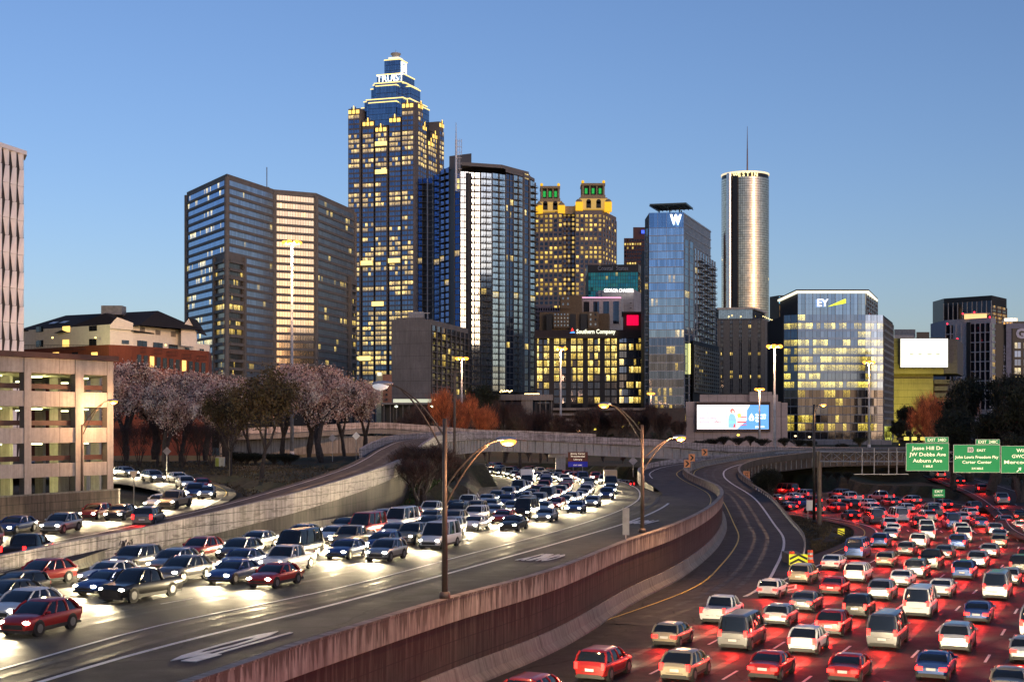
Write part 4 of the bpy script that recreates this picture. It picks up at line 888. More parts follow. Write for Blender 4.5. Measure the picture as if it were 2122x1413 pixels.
def crown(px0, px1, ybase, ydome, ytop, D):
    x0, x1 = X(px0, D), X(px1, D); w = x1 - x0; zb_, zd, zt_ = Z(ybase, D), Z(ydome, D), Z(ytop, D); c = (x0 + x1) / 2
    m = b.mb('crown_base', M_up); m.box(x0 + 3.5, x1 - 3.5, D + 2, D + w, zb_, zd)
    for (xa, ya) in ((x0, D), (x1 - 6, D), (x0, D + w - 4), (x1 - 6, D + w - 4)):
        b.mb('glowing_turrets', M_gold).box(xa, xa + 6, ya, ya + 6, zb_ - 2, zd - 3); b.mb('turret_domes', M_gs).ell((xa + 3, ya + 3, zd - 3), (3, 3, 3), 10, 6)
    for k in (-4.2, 4.2): 
        b.mb('arched_windows', M_dk).box(c + k - 2, c + k + 2, D + 1.7, D + 2.05, zb_ + 1, zb_ + 6.5); b.mb('arched_windows', M_dk).tube((c + k, D + 1.7, zb_ + 6.5), (c + k, D + 2.05, zb_ + 6.5), 2, n=14)
    m = b.mb('lantern', M_gs); r = w * .29
    m.box(c - r - 3, c + r + 3, D + 6, D + 6 + 2 * r + 6, zd, zd + 1.5); m.box(c - r - 1.5, c + r + 1.5, D + 7.5, D + 7.5 + 2 * r + 3, zd + 1.5, zd + 4)
    for i in range(4):
        for j in range(4):
            if 0 < i < 3 and 0 < j < 3: continue
            m.tube((c - r + i * 2 * r / 3, D + 9 + j * 2 * r / 3, zd + 4), (c - r + i * 2 * r / 3, D + 9 + j * 2 * r / 3, zt_ - 3), .95 if i in (0, 3) else .7, n=8)
    m.box(c - r - 1.3, c + r + 1.3, D + 9 - 1.3, D + 9 + 2 * r + 1.3, zt_ - 3, zt_ - 1)
    b.mb('lantern', M_dk).box(c - r + 1.2, c + r - 1.2, D + 10.6, D + 9 + 2 * r - 1.6, zd + 4, zt_ - 3)
    for i in range(3): k_ = c - r + (i + .5) * 2 * r / 3; b.mb('green_lantern_glass', M_green).box(k_ - 1.1, k_ + 1.1, D + 10.2, D + 10.6, zd + 5.5, zt_ - 5)
    for i in (-1, 1):
        for j in (0, 1): b.mb('glowing_finials', M_gold).ell((c + i * r, D + 9 + j * 2 * r, zt_ + .2), (1.3, 1.3, 1.5), 8, 5)
crown(1110, 1171, 437, 418, 380, 1200); crown(1193, 1268, 433, 411, 374, 1200)
b.wall([P2(1150, 1203), P2(1200, 1203), P2(1200, 1230), P2(1150, 1230)], zt - 1, Z(428, 1205), M_gs, 'crown_link'); b.done()

# 8 --- brown tower behind
b = Bld('brown_office_tower', 'brown granite office tower half hidden behind the blue glass hotel', loc=(110, 1300, GZ)); M_br = plain('brown_granite', (.11, .05, .045), .7)
b.wall([P2(1312, 1300), P2(1345, 1300), P2(1345, 1330), P2(1312, 1330)], GZ, Z(471, 1300), M_br); b.wall([P2(1293, 1302), P2(1313, 1302), P2(1313, 1330), P2(1293, 1330)], GZ, Z(493, 1300), M_br)
b.fac(P2(1293, 1301), P2(1340, 1298), Z(640, 1300), Z(496, 1300), 18, 9, winmat('brown_tower_glass', (.05, .04, .05), lit=.35, es=2.4, seed=61, sub=1, mul=.1, rowvar=1.8), M_br, pier=.25, span=.4)
b.mb('blue_logo', glow('blue_logo_light', (.05, .12, .9), 1.5, False)).box(X(1329, 1297), X(1338, 1297), 1297, 1297.5, Z(484, 1297), Z(477, 1297)); b.done()
# 9 --- teal glass block
b = Bld('teal_glass_block', 'teal glass office block with a black sign band and thin grey lettering', loc=(60, 1000, GZ)); M_bk = plain('black_panel', (.012, .012, .014), .4)
c9 = P2(1322, 1000); l9 = P2(1219, 1004); r9 = P2(1338, 1035); zt = Z(548, 1000); zs9 = Z(564, 1000)
b.wall([l9, c9, r9, r9 + Vector((-10, 20)), l9 + Vector((0, 40))], GZ, zs9, plain('teal_core', (.01, .03, .035))); b.wall([l9 + Vector((-.5, -.5)), c9 + Vector((.3, -.6)), r9 + Vector((.5, 0)), r9 + Vector((-10, 20)), l9 + Vector((0, 40))], zs9, zt, M_bk, 'sign_band')
b.fac(l9, c9, Z(625, 1000), zs9, 8, 20, winmat('teal_glass', (.03, .22, .25), lit=.1, es=2, seed=71, sub=1, mul=.08, rowvar=1.5), M_bk, pier=0, span=.04, mode='band', sd=.15)
b.fac(c9, r9, Z(640, 1000), zs9, 9, 5, winmat('gold_side_glass', (.5, .38, .18), lit=.5, es=1.2, seed=72, sub=2, mul=.1), M_bk, pier=.1, span=.25)
text('sign_lettering', 'Coastal  States', (X(1270, 998), 997.5, Z(556.5, 998)), 2.9, (1, 0, 0), (0, 0, 1), plain('grey_letters', (.25, .27, .3)), b.r, .3, width=X(1304, 998) - X(1241, 998)); b.done()
# 10 --- white chamber block, and the pale building before it
b = Bld('white_corner_block', 'white concrete block with a lit white sign below the teal glass block', loc=(75, 950, GZ)); M_wc = concrete('white_panel', (.46, .44, .46), .3, (6, 4, .05))
c = P2(1314, 945); l = P2(1240, 952); r = P2(1331, 975); b.wall([l, c, r, r + Vector((-10, 20)), l + Vector((0, 25))], GZ, Z(600, 945), M_wc)
for k in range(6):
    t_ = math.pi * k / 10; b.wall([P2(1237 + 3 * math.cos(t_ + 1.5), 955 + k)] + [P2(1248, 950), P2(1248, 960)], GZ, Z(603, 950), M_wc)
text('lit_sign', 'GEORGIA CHAMBER', (X(1282, 944), 943.4, Z(602.5, 944)), 2.3, (1, 0, 0), (0, 0, 1), M_white, b.r, .4, width=X(1313, 944) - X(1251, 944), bold=.02)
for (px, y) in ((1307, 628), (1307, 638), (1244, 609)): b.mb('slots', M_bk).box(X(px - 2, 944), X(px + 2, 944), 943.6, 944.6, Z(y + 1, 944), Z(y - .5, 944))
b.done()
b = Bld('pale_arched_block', 'pale grey low block with tall dark windows and a pink light line along its roof', loc=(60, 930, GZ)); M_pg = plain('pale_grey_panel', (.42, .4, .39), .8)
l = P2(1205, 925); c = P2(1287, 920); r = P2(1292, 940); b.wall([l, c, r, r + Vector((-5, 10)), l + Vector((0, 25))], GZ, Z(617, 920), M_pg)
b.fac(l, c, Z(672, 920), Z(624, 920), 1, 4, winmat('tall_dark_glass', (.08, .1, .14), lit=.3, es=1.8, seed=81, sub=3, mul=.06, vsub=5), M_pg, pier=.4, span=.02, pd=.6)
b.mb('roof_light_line', glow('pink_line', (1, .45, .7), 1.6, False)).box(l.x, c.x, 919, 919.8, Z(617.5, 920), Z(616, 920)); b.done()
# tan hospital group
b = Bld('tan_stone_block', 'tan stone block with small square windows above the lit dark office', loc=(40, 880, GZ)); M_ts = plain('tan_stone', (.2, .14, .085), .8); g_s = winmat('small_window', (.3, .32, .36), lit=.2, es=2.4, seed=91, sub=1, mul=.12)
for (a, c, y, D) in ((1118, 1240, 647, 880), (1160, 1205, 613, 905), (1240, 1262, 650, 885)):
    b.wall([P2(a, D), P2(c, D - 3), P2(c + 2, D + 20), P2(a, D + 20)], GZ, Z(y, D), M_ts)
for (a, c, mat_) in ((1132, 1144, 0), (1181, 1193, 0), (1203, 1216, 0)): b.mb('dark_slots', M_bk).box(X(a, 878), X(c, 878), 876.2, 878, Z(690, 878), Z(651, 878))
b.fac(P2(1147, 876.5), P2(1180, 876.2), Z(680, 878), Z(650, 878), 4, 5, g_s, M_ts, pier=.55, span=.5, pd=.2, sd=.15, vbands=True); b.fac(P2(1219, 876), P2(1239, 876), Z(680, 878), Z(650, 878), 3, 2, g_s, M_ts, pier=.6, span=.5, pd=.2, sd=.15)
b.fac(P2(1162, 903), P2(1182, 902.5), Z(640, 903), Z(616, 903), 2, 2, g_s, M_ts, pier=.6, span=.6, pd=.2, sd=.15); b.done()
b = Bld('grey_low_block', 'grey low block with faint vertical ribs at the foot of the crowned tower', loc=(22, 960, GZ)); b.wall([P2(1105, 960), P2(1140, 960), P2(1140, 990), P2(1105, 990)], GZ, Z(633, 960), plain('mauve_wall', (.2, .15, .16))); b.fac(P2(1105, 960), P2(1165, 958), Z(690, 960), Z(638, 960), 6, 12, winmat('mauve_glass', (.12, .1, .13), lit=.12, es=1.5, seed=95, sub=1), plain('mauve_wall', (.2, .15, .16)), pier=.4, span=.3); b.done()

# 11 --- dark lit office with sign band
b = Bld('dark_lit_office', 'dark framed office glowing with yellow floors under a lit company sign', loc=(25, 700, GZ))
M_df = plain('dark_bronze_frame', (.035, .026, .024), .5); g11 = winmat('lit_office_glass', (.07, .08, .12), lit=.85, es=3.0, seed=101, sub=2, mul=.05, lc=(1, .74, .26), rowvar=.8, part=.85); zt = Z(684, 700)
l = P2(1108, 702); c = P2(1283, 700); r = P2(1333, 700)
b.wall([l, r, r + Vector((0, 30)), l + Vector((0, 30))], GZ, zt - 1, plain('office_core', (.01, .01, .012)), 'core'); b.fac(l, c, Z(838, 700), Z(701, 700), 9, 10, g11, M_df, pier=.2, span=.2, pd=.5, sd=.35)
for k in range(6): b.slab(l, c, Vector((0, -1)), max(0, k / 5 - .03), min(1, k / 5 + .03), GZ, Z(701, 700), 0, 1.3, M_df, 'columns')
b.fac(P2(1283, 699.5), P2(1333, 699.5), Z(838, 700), Z(697, 700), 9, 5, winmat('lit_office_glass_b', (.16, .2, .3), lit=.55, es=3.0, seed=103, sub=2, mul=.05, rowvar=.8), M_df, pier=.12, span=.2, u0=20)
b.wall([P2(1108, 701), P2(1286, 698.5), P2(1333, 698.5), P2(1333, 730), P2(1108, 730)], Z(701, 700), zt, plain('dark_maroon_band', (.035, .018, .018), .6), 'sign_band'); b.mb('canopy_edge', M_df).box(X(1108, 697), X(1290, 697), 696, 699, Z(701, 697), Z(698.5, 697))
text('lit_sign', 'Southern Company', (X(1234.5, 697.5), 697, Z(687.5, 697.5)), 2.0, (1, 0, 0), (0, 0, 1), glow('warm_white_sign', (1, 1, .75), 1.4, False), b.r, .5, width=X(1275, 697.5) - X(1194, 697.5), bold=.02)
m = b.mb('red_sign_triangle', glow('red_sign', (1, .04, .03), 1.6, False)); x0, x1, xm = X(1180, 697), X(1192, 697), X(1186, 697); zz0, zz1, zm = Z(690, 697), Z(678.5, 697), Z(686, 697)
m.face([(x0 + .7, 697, zm), (x1 - .7, 697, Z(685, 697)), (xm, 697, zz1)]); b.mb('blue_sign_triangle', glow('blue_sign', (.1, .35, 1), 1.6, False)).face([(x0, 697, zz0), (x1, 697, zz0), (x1 - .7, 697, Z(686.5, 697)), (x0 + .7, 697, Z(688, 697))])
b.wall([P2(1291, 702), P2(1332, 702), P2(1332, 722), P2(1291, 722)], zt, Z(650, 702), plain('maroon_wall', (.07, .03, .03)), 'roof_pavilion'); b.wall([P2(1288, 700), P2(1334, 700), P2(1334, 724), P2(1288, 724)], Z(650, 702), Z(646.5, 702), M_bk, 'roof_pavilion')
m = b.mb('red_lit_glass', glow('red_glass', (.9, .0, .06), 1.1, False)); 
for k in range(4): m.box(X(1299 + k * 6.2, 701), X(1304.4 + k * 6.2, 701), 700.6, 701.9, Z(674, 701), Z(653, 701))
b.done()

# 12 --- blue glass hotel with the letter
b = Bld('glass_hotel', 'slim blue glass hotel with a white letter W and a tilted dark roof canopy', loc=(110, 640, GZ))
g12 = winmat('hotel_blue_glass', (.30, .46, .70), lit=.07, es=1.6, seed=111, sub=4, mul=.025, rough=.1, lc=(1, .7, .4), wob=.03, part=.7); g12b = winmat('hotel_side_glass', (.28, .37, .46), lit=.04, es=1.4, seed=112, sub=3, mul=.05, wob=.05); g12d = winmat('hotel_dim_glass', (.16, .19, .26), lit=.5, es=1.8, seed=113, sub=3, mul=.04, rowvar=.6, part=.35)
M_hf = plain('hotel_mullions', (.32, .34, .38), .4, .6); l = P2(1345, 642); c = P2(1417, 640); c2 = P2(1438, 655); r = P2(1481, 712); zt = Z(440, 640); zb = Z(890, 640); zm = Z(700, 640)
b.wall([l, c, c2, r, r + Vector((-18, 8)), l + Vector((0, 40))], GZ, zt - 14, plain('hotel_core', (.02, .025, .03)), 'core'); b.wall([l, c, P2(1417, 660), l + Vector((0, 20))], zt - 14, zt - .1, plain('hotel_core', (.02, .025, .03)), 'core')
b.fac(l, c, zm, zt - 7, 14, 4, g12, M_hf, pier=.03, span=.1, mode='band', pd=.3, sd=.22); b.fac(l, c, zb, zm, 11, 4, g12d, M_hf, pier=.03, span=.1, mode='band', pd=.3, sd=.22)
b.fac(l, c, zt - 7, zt, 1, 4, winmat('hotel_top_glass', (.2, .34, .55), lit=0, seed=114, sub=2, mul=.02, vsub=3), M_hf, pier=.03, span=.02, mode='band')
b.fac(c, c2, zb, zt - 12, 26, 2, g12b, M_hf, pier=.04, span=.12, mode='band', sd=.2); b.fac(c2, r, Z(800, 640), zt - 14, 22, 8, g12b, M_hf, pier=.05, span=.12, mode='band', sd=.2, split=2)
M_lou = plain('roof_screen', (.34, .36, .4), .5, .5)
e_ = (r - c).normalized(); nn = Vector((e_.y, -e_.x)); nn = nn if nn.dot(-c) > 0 else -nn
for k in range(22): b.slab(c, P2(1473, 700), nn, k / 22, k / 22 + .008, zt - 15, zt - .2 - 0 * k, 0, .3, M_lou, 'roof_screen')
for k in range(4): b.slab(c, P2(1473, 700), nn, 0, 1, zt - 1 - k * 4, zt - .6 - k * 4, 0, .25, M_lou, 'roof_screen')
b.slab(c, P2(1473, 700), nn, 0, 1, zt - 14, zt - .3, -.6, -.1, g12b, 'roof_screen')
fz = (zt - 14 - Z(800, 640)) / 22; e_ = (r - c2).normalized(); nn = Vector((e_.y, -e_.x)); nn = nn if nn.dot(-c2) > 0 else -nn
for f in range(4, 21):
    for k in range(3):
        z0 = Z(800, 640) + f * fz + 0.6; a0 = .12 + k * .29
        b.slab(c2, r, nn, a0, a0 + .2, z0, z0 + .25, .2, 2.3, M_lou, 'balconies'); b.slab(c2, r, nn, a0, a0 + .2, z0 + 1.05, z0 + 1.15, 2.15, 2.3, M_black, 'balcony_rail#%d_%d' % (f, k))
        for g in range(4): b.slab(c2, r, nn, a0 + g * .065, a0 + g * .065 + .006, z0 + .25, z0 + 1.05, 2.18, 2.28, M_black, 'balcony_rail#%d_%d' % (f, k))
b.wall([P2(1337, 650), P2(1346, 648), P2(1346, 670), P2(1337, 670)], GZ, Z(474, 648), plain('hotel_core', (.02, .025, .03)), 'core'); b.fac(P2(1337, 649), P2(1346, 647), zb, Z(474, 648), 26, 1, g12b, M_hf, pier=.1, span=.1, mode='band')
for f in range(18): z0 = Z(800, 640) + f * fz; b.mb('balconies', M_lou).box(X(1335, 648), X(1346, 648), 644, 646.9, z0, z0 + .25); b.mb('balcony_rail#s%d' % f, M_black).box(X(1335, 648), X(1346, 648), 644, 644.1, z0 + 1, z0 + 1.15)
# tilted canopy
m = b.mb('roof_canopy', plain('canopy_steel', (.03, .05, .055), .4, .5)); ca = [W(1346, 426, 634), W(1422, 423, 634), W(1436, 434, 660), W(1365, 437.5, 660)]
m.hexa([tuple(p) for p in ca], [tuple(p + Vector((0, 0, .7))) for p in ca])
for i in range(9): t_ = i / 8; m.tube(ca[0].lerp(ca[1], t_) - Vector((0, 0, .25)), ca[3].lerp(ca[2], t_) - Vector((0, 0, .25)), .22, n=4)
for (px, D) in ((1366, 646), (1388, 646), (1408, 646), (1412, 655)): m.tube((X(px, D), D, zt - 1), (X(px, D), D, zt + 3), .3, n=6)
text('lit_letter', 'W', (X(1400, 639), 638.6, Z(455.8, 639)), 3.75, (1, 0, 0), (0, 0, 1), glow('letter_white', (1, 1, 1), 3, False), b.r, .5, bold=.05, width=5.0)
# podium
pr = P2(1490, 705); b.wall([P2(1436, 646), P2(1490, 700), P2(1480, 712), P2(1430, 660)], GZ, Z(716, 690), plain('podium_core', (.03, .03, .03)), 'podium'); b.fac(P2(1438, 647), P2(1489, 700), Z(815, 670), Z(722, 680), 12, 12, winmat('podium_glass', (.12, .13, .13), lit=.12, es=1.2, seed=118, sub=2, mul=.08), plain('podium_louvre', (.25, .25, .22)), pier=.03, span=.3, mode='band', sd=.4)
b.mb('podium_light', glow('podium_strip', (1, .95, .35), 1.1, False)).box(X(1430, 640), X(1434, 640), 645, 646, Z(775, 646), Z(712, 646)); b.done()

# 13 --- round glass hotel tower
b = Bld('round_glass_tower', 'round warm-tinted glass tower with a lit crown sign and tall rooftop antenna', loc=(215, 1250, GZ))
g13 = winmat('round_tower_glass', (.88, .66, .46), lit=.045, es=2.2, seed=121, sub=1, mul=.06, rough=.16, metal=.95, wob=.012); D = 1270; cxx = X(1544, D); rad = X(1593, D) - cxx; zt = Z(374, D); zb = Z(670, D); N = 72  # warm reflection put into the glass as a gold tint
def ring(name, z0, z1, r, mat, u=True):
    m = MB(); k0 = 0
    rows = [[Vector((cxx + r * math.cos(2 * math.pi * i / N), D + r * math.sin(2 * math.pi * i / N), z)) for i in range(N + 1)] for z in (z0, z1)]
    m.grid(rows, 0, [[(i, j * 1.0) for i in range(N + 1)] for j in (z0 / 2.2, z1 / 2.2)]); return m.build(name, mat, b.r, smooth=True)
nf = 60; fh = (zt - zb) / nf
for f in range(nf): ring('window_ring', zb + f * fh + .25, zb + (f + 1) * fh, rad, g13)
b.mb('core', plain('tower_drum', (.05, .045, .045), .5)).tube((cxx, D, GZ), (cxx, D, zt - .05), rad - .15, n=72)
b.mb('crown_band', M_bk).tube((cxx, D, zt), (cxx, D, Z(366, D)), rad - .4, n=72); b.mb('crown_light_ring', glow('crown_ring_light', (1, .8, .5), 1.0, False)).tube((cxx, D, Z(366, D)), (cxx, D, Z(362.5, D)), rad + .2, n=72)
# the exposed lift shaft: dark slot flanked by bright strips
a = cxx - rad * .58; y0 = D - rad * .81
b.mb('lift_shaft', M_bk).obox((a - 1.6, y0 - .3), (4.2, -1.2), (0, -1.2), zb - 30, Z(372, D)); b.mb('shaft_cladding', plain('bright_cladding', (.75, .68, .64), .25, .9)).tube((a - 4.2, y0 + 1.6, zb - 30), (a - 4.2, y0 + 1.6, Z(366, D)), 2.4, n=16)
ang = -math.pi / 2
for i, ch in enumerate('WESTIN'):
    t_ = -math.pi / 2 + (i - 3.3) * .17; ux = (-math.sin(t_), math.cos(t_), 0); pp = (cxx + (rad + .3) * math.cos(t_), D + (rad + .3) * math.sin(t_), Z(370.5, D)); text('sign_letter', ch, pp, 3.4, ux, (0, 0, 1), glow('crown_letters', (1, .85, .4), 1.6, False), b.r, .4, bold=.03)
m = b.mb('antenna', plain('red_white_mast', (.2, .13, .14))); m.tube((cxx + 2, D, zt), (cxx + 2, D, Z(310, D)), .8, .5, 6); m.tube((cxx + 2, D, Z(310, D)), (cxx + 2, D, Z(262, D)), .45, .15, 6); m.tube((cxx - 3, D, zt), (cxx - 3, D, Z(356, D)), 3, n=12)
b.done()

# 14 --- grey ribbed office below the round tower
b = Bld('ribbed_grey_office', 'grey ribbed concrete office with a glass top floor below the round tower', loc=(160, 800, GZ)); M_rg = plain('ribbed_concrete', (.17, .16, .155), .8)
l = P2(1486, 802); c = P2(1582, 800); r = P2(1624, 870); zt = Z(660, 800); b.wall([l, c, r, r + Vector((-20, 10)), l + Vector((0, 30))], GZ, zt, M_rg)
g14 = winmat('slot_glass', (.08, .09, .11), lit=.36, es=3, seed=131, sub=2, mul=.12, rowvar=1.6); b.fac(l, c, Z(815, 800), zt - 1, 16, 5, g14, M_rg, pier=.68, span=.3, pd=.6, sd=.1, spanm=M_bk)
for k in range(30): b.slab(l, c, Vector((0, -1)), k / 30, k / 30 + .01, Z(830, 800), zt, 0, .85, M_rg, 'ribs')
for k in range(5): b.slab(l, c, Vector((0, -1)), (k + .49) / 5, (k + .51) / 5, Z(830, 800), zt, 0, .8, M_lt, 'pale_fins')
b.fac(c, r, Z(815, 800), zt - 1, 1, 24, winmat('side_slots', (.06, .06, .07), lit=.05, seed=132, sub=1), M_rg, pier=.7, span=0, mode='strip', pd=1.0)
b.wall([l + Vector((1, 1)), c + Vector((-6, 1)), c + Vector((6, 30)), l + Vector((1, 28))], zt, Z(641, 800), winmat('top_floor_glass', (.3, .36, .42), lit=.05, seed=133, sub=1, wob=0), 'glass_top'); b.wall([l, c + Vector((-5, 0)), c + Vector((8, 32)), l + Vector((0, 29))], Z(641, 800), Z(637, 800), M_lt, 'roof_slab')
m = b.mb('roof_lights', glow('roof_lamp', (1, .8, .35), 2, False))
for k in range(12): p = c.lerp(r, k / 12); m.ell((p.x - .3, p.y - .5, zt + 1.2 + .1 * (k % 2)), (.35, .35, .35), 6, 4)
for px in (1510, 1535): m.ell((X(px, 799), 798.6, zt + 1), (.45, .45, .45), 6, 4)
b.done()
# 15
b = Bld('dark_bank_tower', 'dark tower with a pale blue lit sign behind the glass office', loc=(200, 1000, GZ)); b.wall([P2(1595, 1012), P2(1614, 1000), P2(1660, 1000), P2(1660, 1030), P2(1595, 1040)], GZ, Z(612, 1000), M_bk)
b.fac(P2(1615, 999.5), P2(1660, 999.5), Z(700, 1000), Z(634, 1000), 5, 5, winmat('amber_glass', (.3, .2, .08), lit=.9, es=1.1, seed=141, sub=3, mul=.05, lc=(1, .55, .12)), M_tanl, pier=.1, span=.35)
b.mb('sign_panel', glow('cyan_sign', (.22, .62, .85), .9, False)).box(X(1615, 998), X(1658, 998), 998.5, 999.2, Z(628.5, 998), Z(615, 998)); b.mb('sign_sun', glow('sun_sign', (.7, .95, .2), 1.5, False)).tube((X(1622, 998), 998.4, Z(622, 998)), (X(1622, 998), 998.0, Z(622, 998)), 1.5, n=16)
text('sign_lettering', 'GEORGIA', (X(1629, 998), 998.2, Z(625, 998)), 2.1, (1, 0, 0), (0, 0, 1), M_white, b.r, .3, align='LEFT', bold=.02); b.done()

# 16 --- glass office with swoosh sign
b = Bld('glass_office_tower', 'wide blue glass office with lit floors, a white and yellow sign and glowing roof edge', loc=(160, 600, GZ))
g16 = winmat('office_mirror_glass', (.13, .20, .34), lit=.55, es=1.8, seed=151, sub=2, mul=.03, rowvar=1.6, lc=(1, .78, .16), part=.85, wob=.01); g16d = winmat('office_lower_glass', (.08, .09, .12), lit=.34, es=1.5, seed=152, sub=2, mul=.04, rowvar=1.4, lc=(1, .78, .2), part=.7, wob=.03)
M_of = plain('office_mullion', (.22, .23, .26), .4, .6)
l0 = P2(1625, 604); l = P2(1653, 600); c = P2(1793, 600); c1 = P2(1830, 602); r = P2(1850, 648); zt = Z(608, 600); zl = Z(652, 600); zb = Z(912, 600)
core = plain('office_core2', (.012, .014, .018)); b.wall([l, c, c + Vector((0, 40)), l + Vector((0, 40))], GZ, zt, core, 'core'); b.wall([l0, c1, r, r + Vector((-10, 10)), l0 + Vector((0, 40))], GZ, zl, core, 'core')
fh = (zl - zb) / 15.0; k6 = zb + fh * 6
for (a, e2, nb, u0_) in ((l0, l, 2, 0), (l, c, 9, 4), (c + Vector((0, 1.0)), c1, 3, 15)):
    top = zl if a is not l else zl
    b.fac(a, e2, k6, top, 9, nb, g16, M_of, pier=.03, span=.3, mode='band', pd=.35, sd=.2, u0=u0_, spanm=plain('spandrel_glass', (.11, .16, .27), .15, .8, var=.05)); b.fac(a, e2, zb, k6, 6, nb, g16d, M_of, pier=.03, span=.12, mode='band', pd=.35, sd=.2, u0=u0_)
b.fac(l, c, zl, zt, 1, 9, winmat('sign_glass', (.16, .26, .42), lit=0, seed=153, sub=2, mul=.03, vsub=4, wob=.02), M_of, pier=.03, span=0, mode='band'); b.fac(c1, r, zb, zl - 1, 18, 10, winmat('office_side_glass', (.2, .22, .26), lit=.12, es=1.8, seed=154, sub=2, mul=.06), plain('side_louvres', (.16, .16, .17)), pier=.04, span=.35, mode='band', sd=.5)
for k in range(24): z0 = zb + k * fh / 4; b.slab(l0, c1, Vector((0, -1)), 0, 1, z0, z0 + .12, .3, .55, M_of, 'sun_louvres')
m = b.mb('roof_edge_light', glow('roof_edge', (1, .93, .7), 1.3, False)); rp = [l + Vector((-1, -2)), c + Vector((1, -2)), P2(1819, 640), P2(1790, 660), l + Vector((-1, 40))]; m.prism([tuple(p) for p in rp], zt + .05, zt + .9); b.mb('roof', M_bk).prism([tuple(p * 1.0) for p in rp], zt + .9, zt + 1.5)
b.fac(P2(1794, 601), P2(1817, 640), zl, zt, 5, 5, winmat('roof_void', (.05, .05, .06), lit=0, seed=155, sub=1), M_of, pier=.05, span=.3, mode='band')
text('lit_letters', 'EY', (X(1703.5, 599), 598.5, Z(628.5, 599)), 3.0, (1, 0, 0), (0, 0, 1), glow('white_letters', (.9, .92, 1), 1.6, False), b.r, .4, bold=.02, width=X(1715, 599) - X(1692, 599))
b.mb('yellow_beam', glow('yellow_beam_light', (.9, .95, .05), 1.3, False)).hexa([(X(1716, 598.6), 598.6, Z(635.5, 599)), (X(1753, 598.6), 598.6, Z(628.5, 599)), (X(1753, 598.6), 598.6, Z(620, 599)), (X(1750, 598.6), 598.6, Z(620, 599))][::1], [(X(1716, 598.2), 598.2, Z(635.3, 599)), (X(1753, 598.2), 598.2, Z(628.5, 599)), (X(1753, 598.2), 598.2, Z(620, 599)), (X(1750, 598.2), 598.2, Z(620, 599))])
b.wall([P2(1560, 598), P2(1848, 598), P2(1848, 604), P2(1560, 604)], GZ, Z(912, 598), concrete('plinth_concrete', (.34, .31, .3), .25, (6, 9, .08)), 'plinth')
g2 = winmat('lobby_glass', (.1, .12, .08), lit=.7, es=1.2, seed=158, sub=3, mul=.06, lc=(.95, 1, .3)); b.slab(P2(1831, 603), P2(1848, 603), Vector((0, -1)), 0, 1, Z(918, 600), Z(883, 600), .1, .4, g2, window=True, uv=[(0, 0), (3, 0), (3, 3), (0, 3)], mat_=None) if False else b.slab(P2(1831, 603), P2(1848, 603), Vector((0, -1)), 0, 1, Z(918, 600), Z(883, 600), .1, .4, g2, uv=[(0, 0), (3, 0), (3, 3), (0, 3)], window=True)
b.done()

# 17 --- yellow lit concrete block with billboard
b = Bld('yellow_lit_block', 'brutalist concrete block with yellow light partly painted in below a bright white billboard', loc=(190, 690, GZ)); M_yc = concrete('concrete_painted_yellow_light', (.38, .33, .14), .3, (60, 3.3, .08)); M_cc = plain('concrete_painted_shade', (.13, .115, .1), .8)  # yellow light and shade painted into separate copies of the concrete
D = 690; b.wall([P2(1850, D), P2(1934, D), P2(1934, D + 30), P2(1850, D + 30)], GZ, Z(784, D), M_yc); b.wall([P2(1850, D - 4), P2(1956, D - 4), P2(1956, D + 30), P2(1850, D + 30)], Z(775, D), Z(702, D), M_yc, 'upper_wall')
b.wall([P2(1850, D + 1), P2(1934, D + 1), P2(1934, D + 25), P2(1850, D + 25)], Z(784, D), Z(775, D), plain('gap_painted_shade', (.16, .13, .06)), 'gap'); b.wall([P2(1934, D - 3.5), P2(1984, D - 3), P2(1996, D + 40), P2(1934, D + 40)], Z(774, D), Z(703, D), M_cc, 'rear_wing')  # dark block painted as the shade in the gap
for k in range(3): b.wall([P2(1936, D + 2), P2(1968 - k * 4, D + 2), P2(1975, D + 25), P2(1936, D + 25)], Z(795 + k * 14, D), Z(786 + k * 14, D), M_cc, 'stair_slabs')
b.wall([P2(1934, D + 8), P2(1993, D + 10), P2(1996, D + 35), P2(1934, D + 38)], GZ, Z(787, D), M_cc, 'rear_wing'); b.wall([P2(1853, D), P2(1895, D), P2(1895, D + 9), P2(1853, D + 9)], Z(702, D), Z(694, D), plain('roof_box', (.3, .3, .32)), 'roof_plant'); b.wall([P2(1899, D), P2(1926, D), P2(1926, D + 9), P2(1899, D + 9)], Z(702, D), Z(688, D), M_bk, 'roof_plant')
b.wall([P2(1853, D + 12), P2(1897, D + 12), P2(1897, D + 20), P2(1853, D + 20)], Z(694, D), Z(679, D), plain('cooling_tower', (.16, .18, .2)), 'roof_plant'); b.done()
bb = thing('billboard', 'glowing white rectangular billboard on the yellow-lit concrete block', 'billboard', (X(1907, D - 6), D - 6, Z(762, D)))
m = MB(); m.box(X(1857, D), X(1957, D), D - 6.5, D - 5.5, Z(764, D), Z(702, D)); m.build('frame', M_bk, bb); m = MB(); m.box(X(1858.5, D), X(1955.5, D), D - 6.7, D - 6.5, Z(762, D), Z(703.5, D)); m.build('lit_panel', glow('billboard_white', (1, .99, .88), 1.15), bb)
m = MB()
for k in range(8): m.box(X(1868 + k * 9, D), X(1875 + k * 9 + (k % 3), D), D - 6.76, D - 6.72, Z(736 + k % 2, D), Z(735 - k % 2, D))
for k in range(2): m.box(X(1880, D), X(1932, D), D - 6.76, D - 6.72, Z(713 + k * 5, D), Z(712.2 + k * 5, D))
m.build('faint_print', glow('faint_print', (.42, .46, .34), .9, False), bb)
m = MB(); 
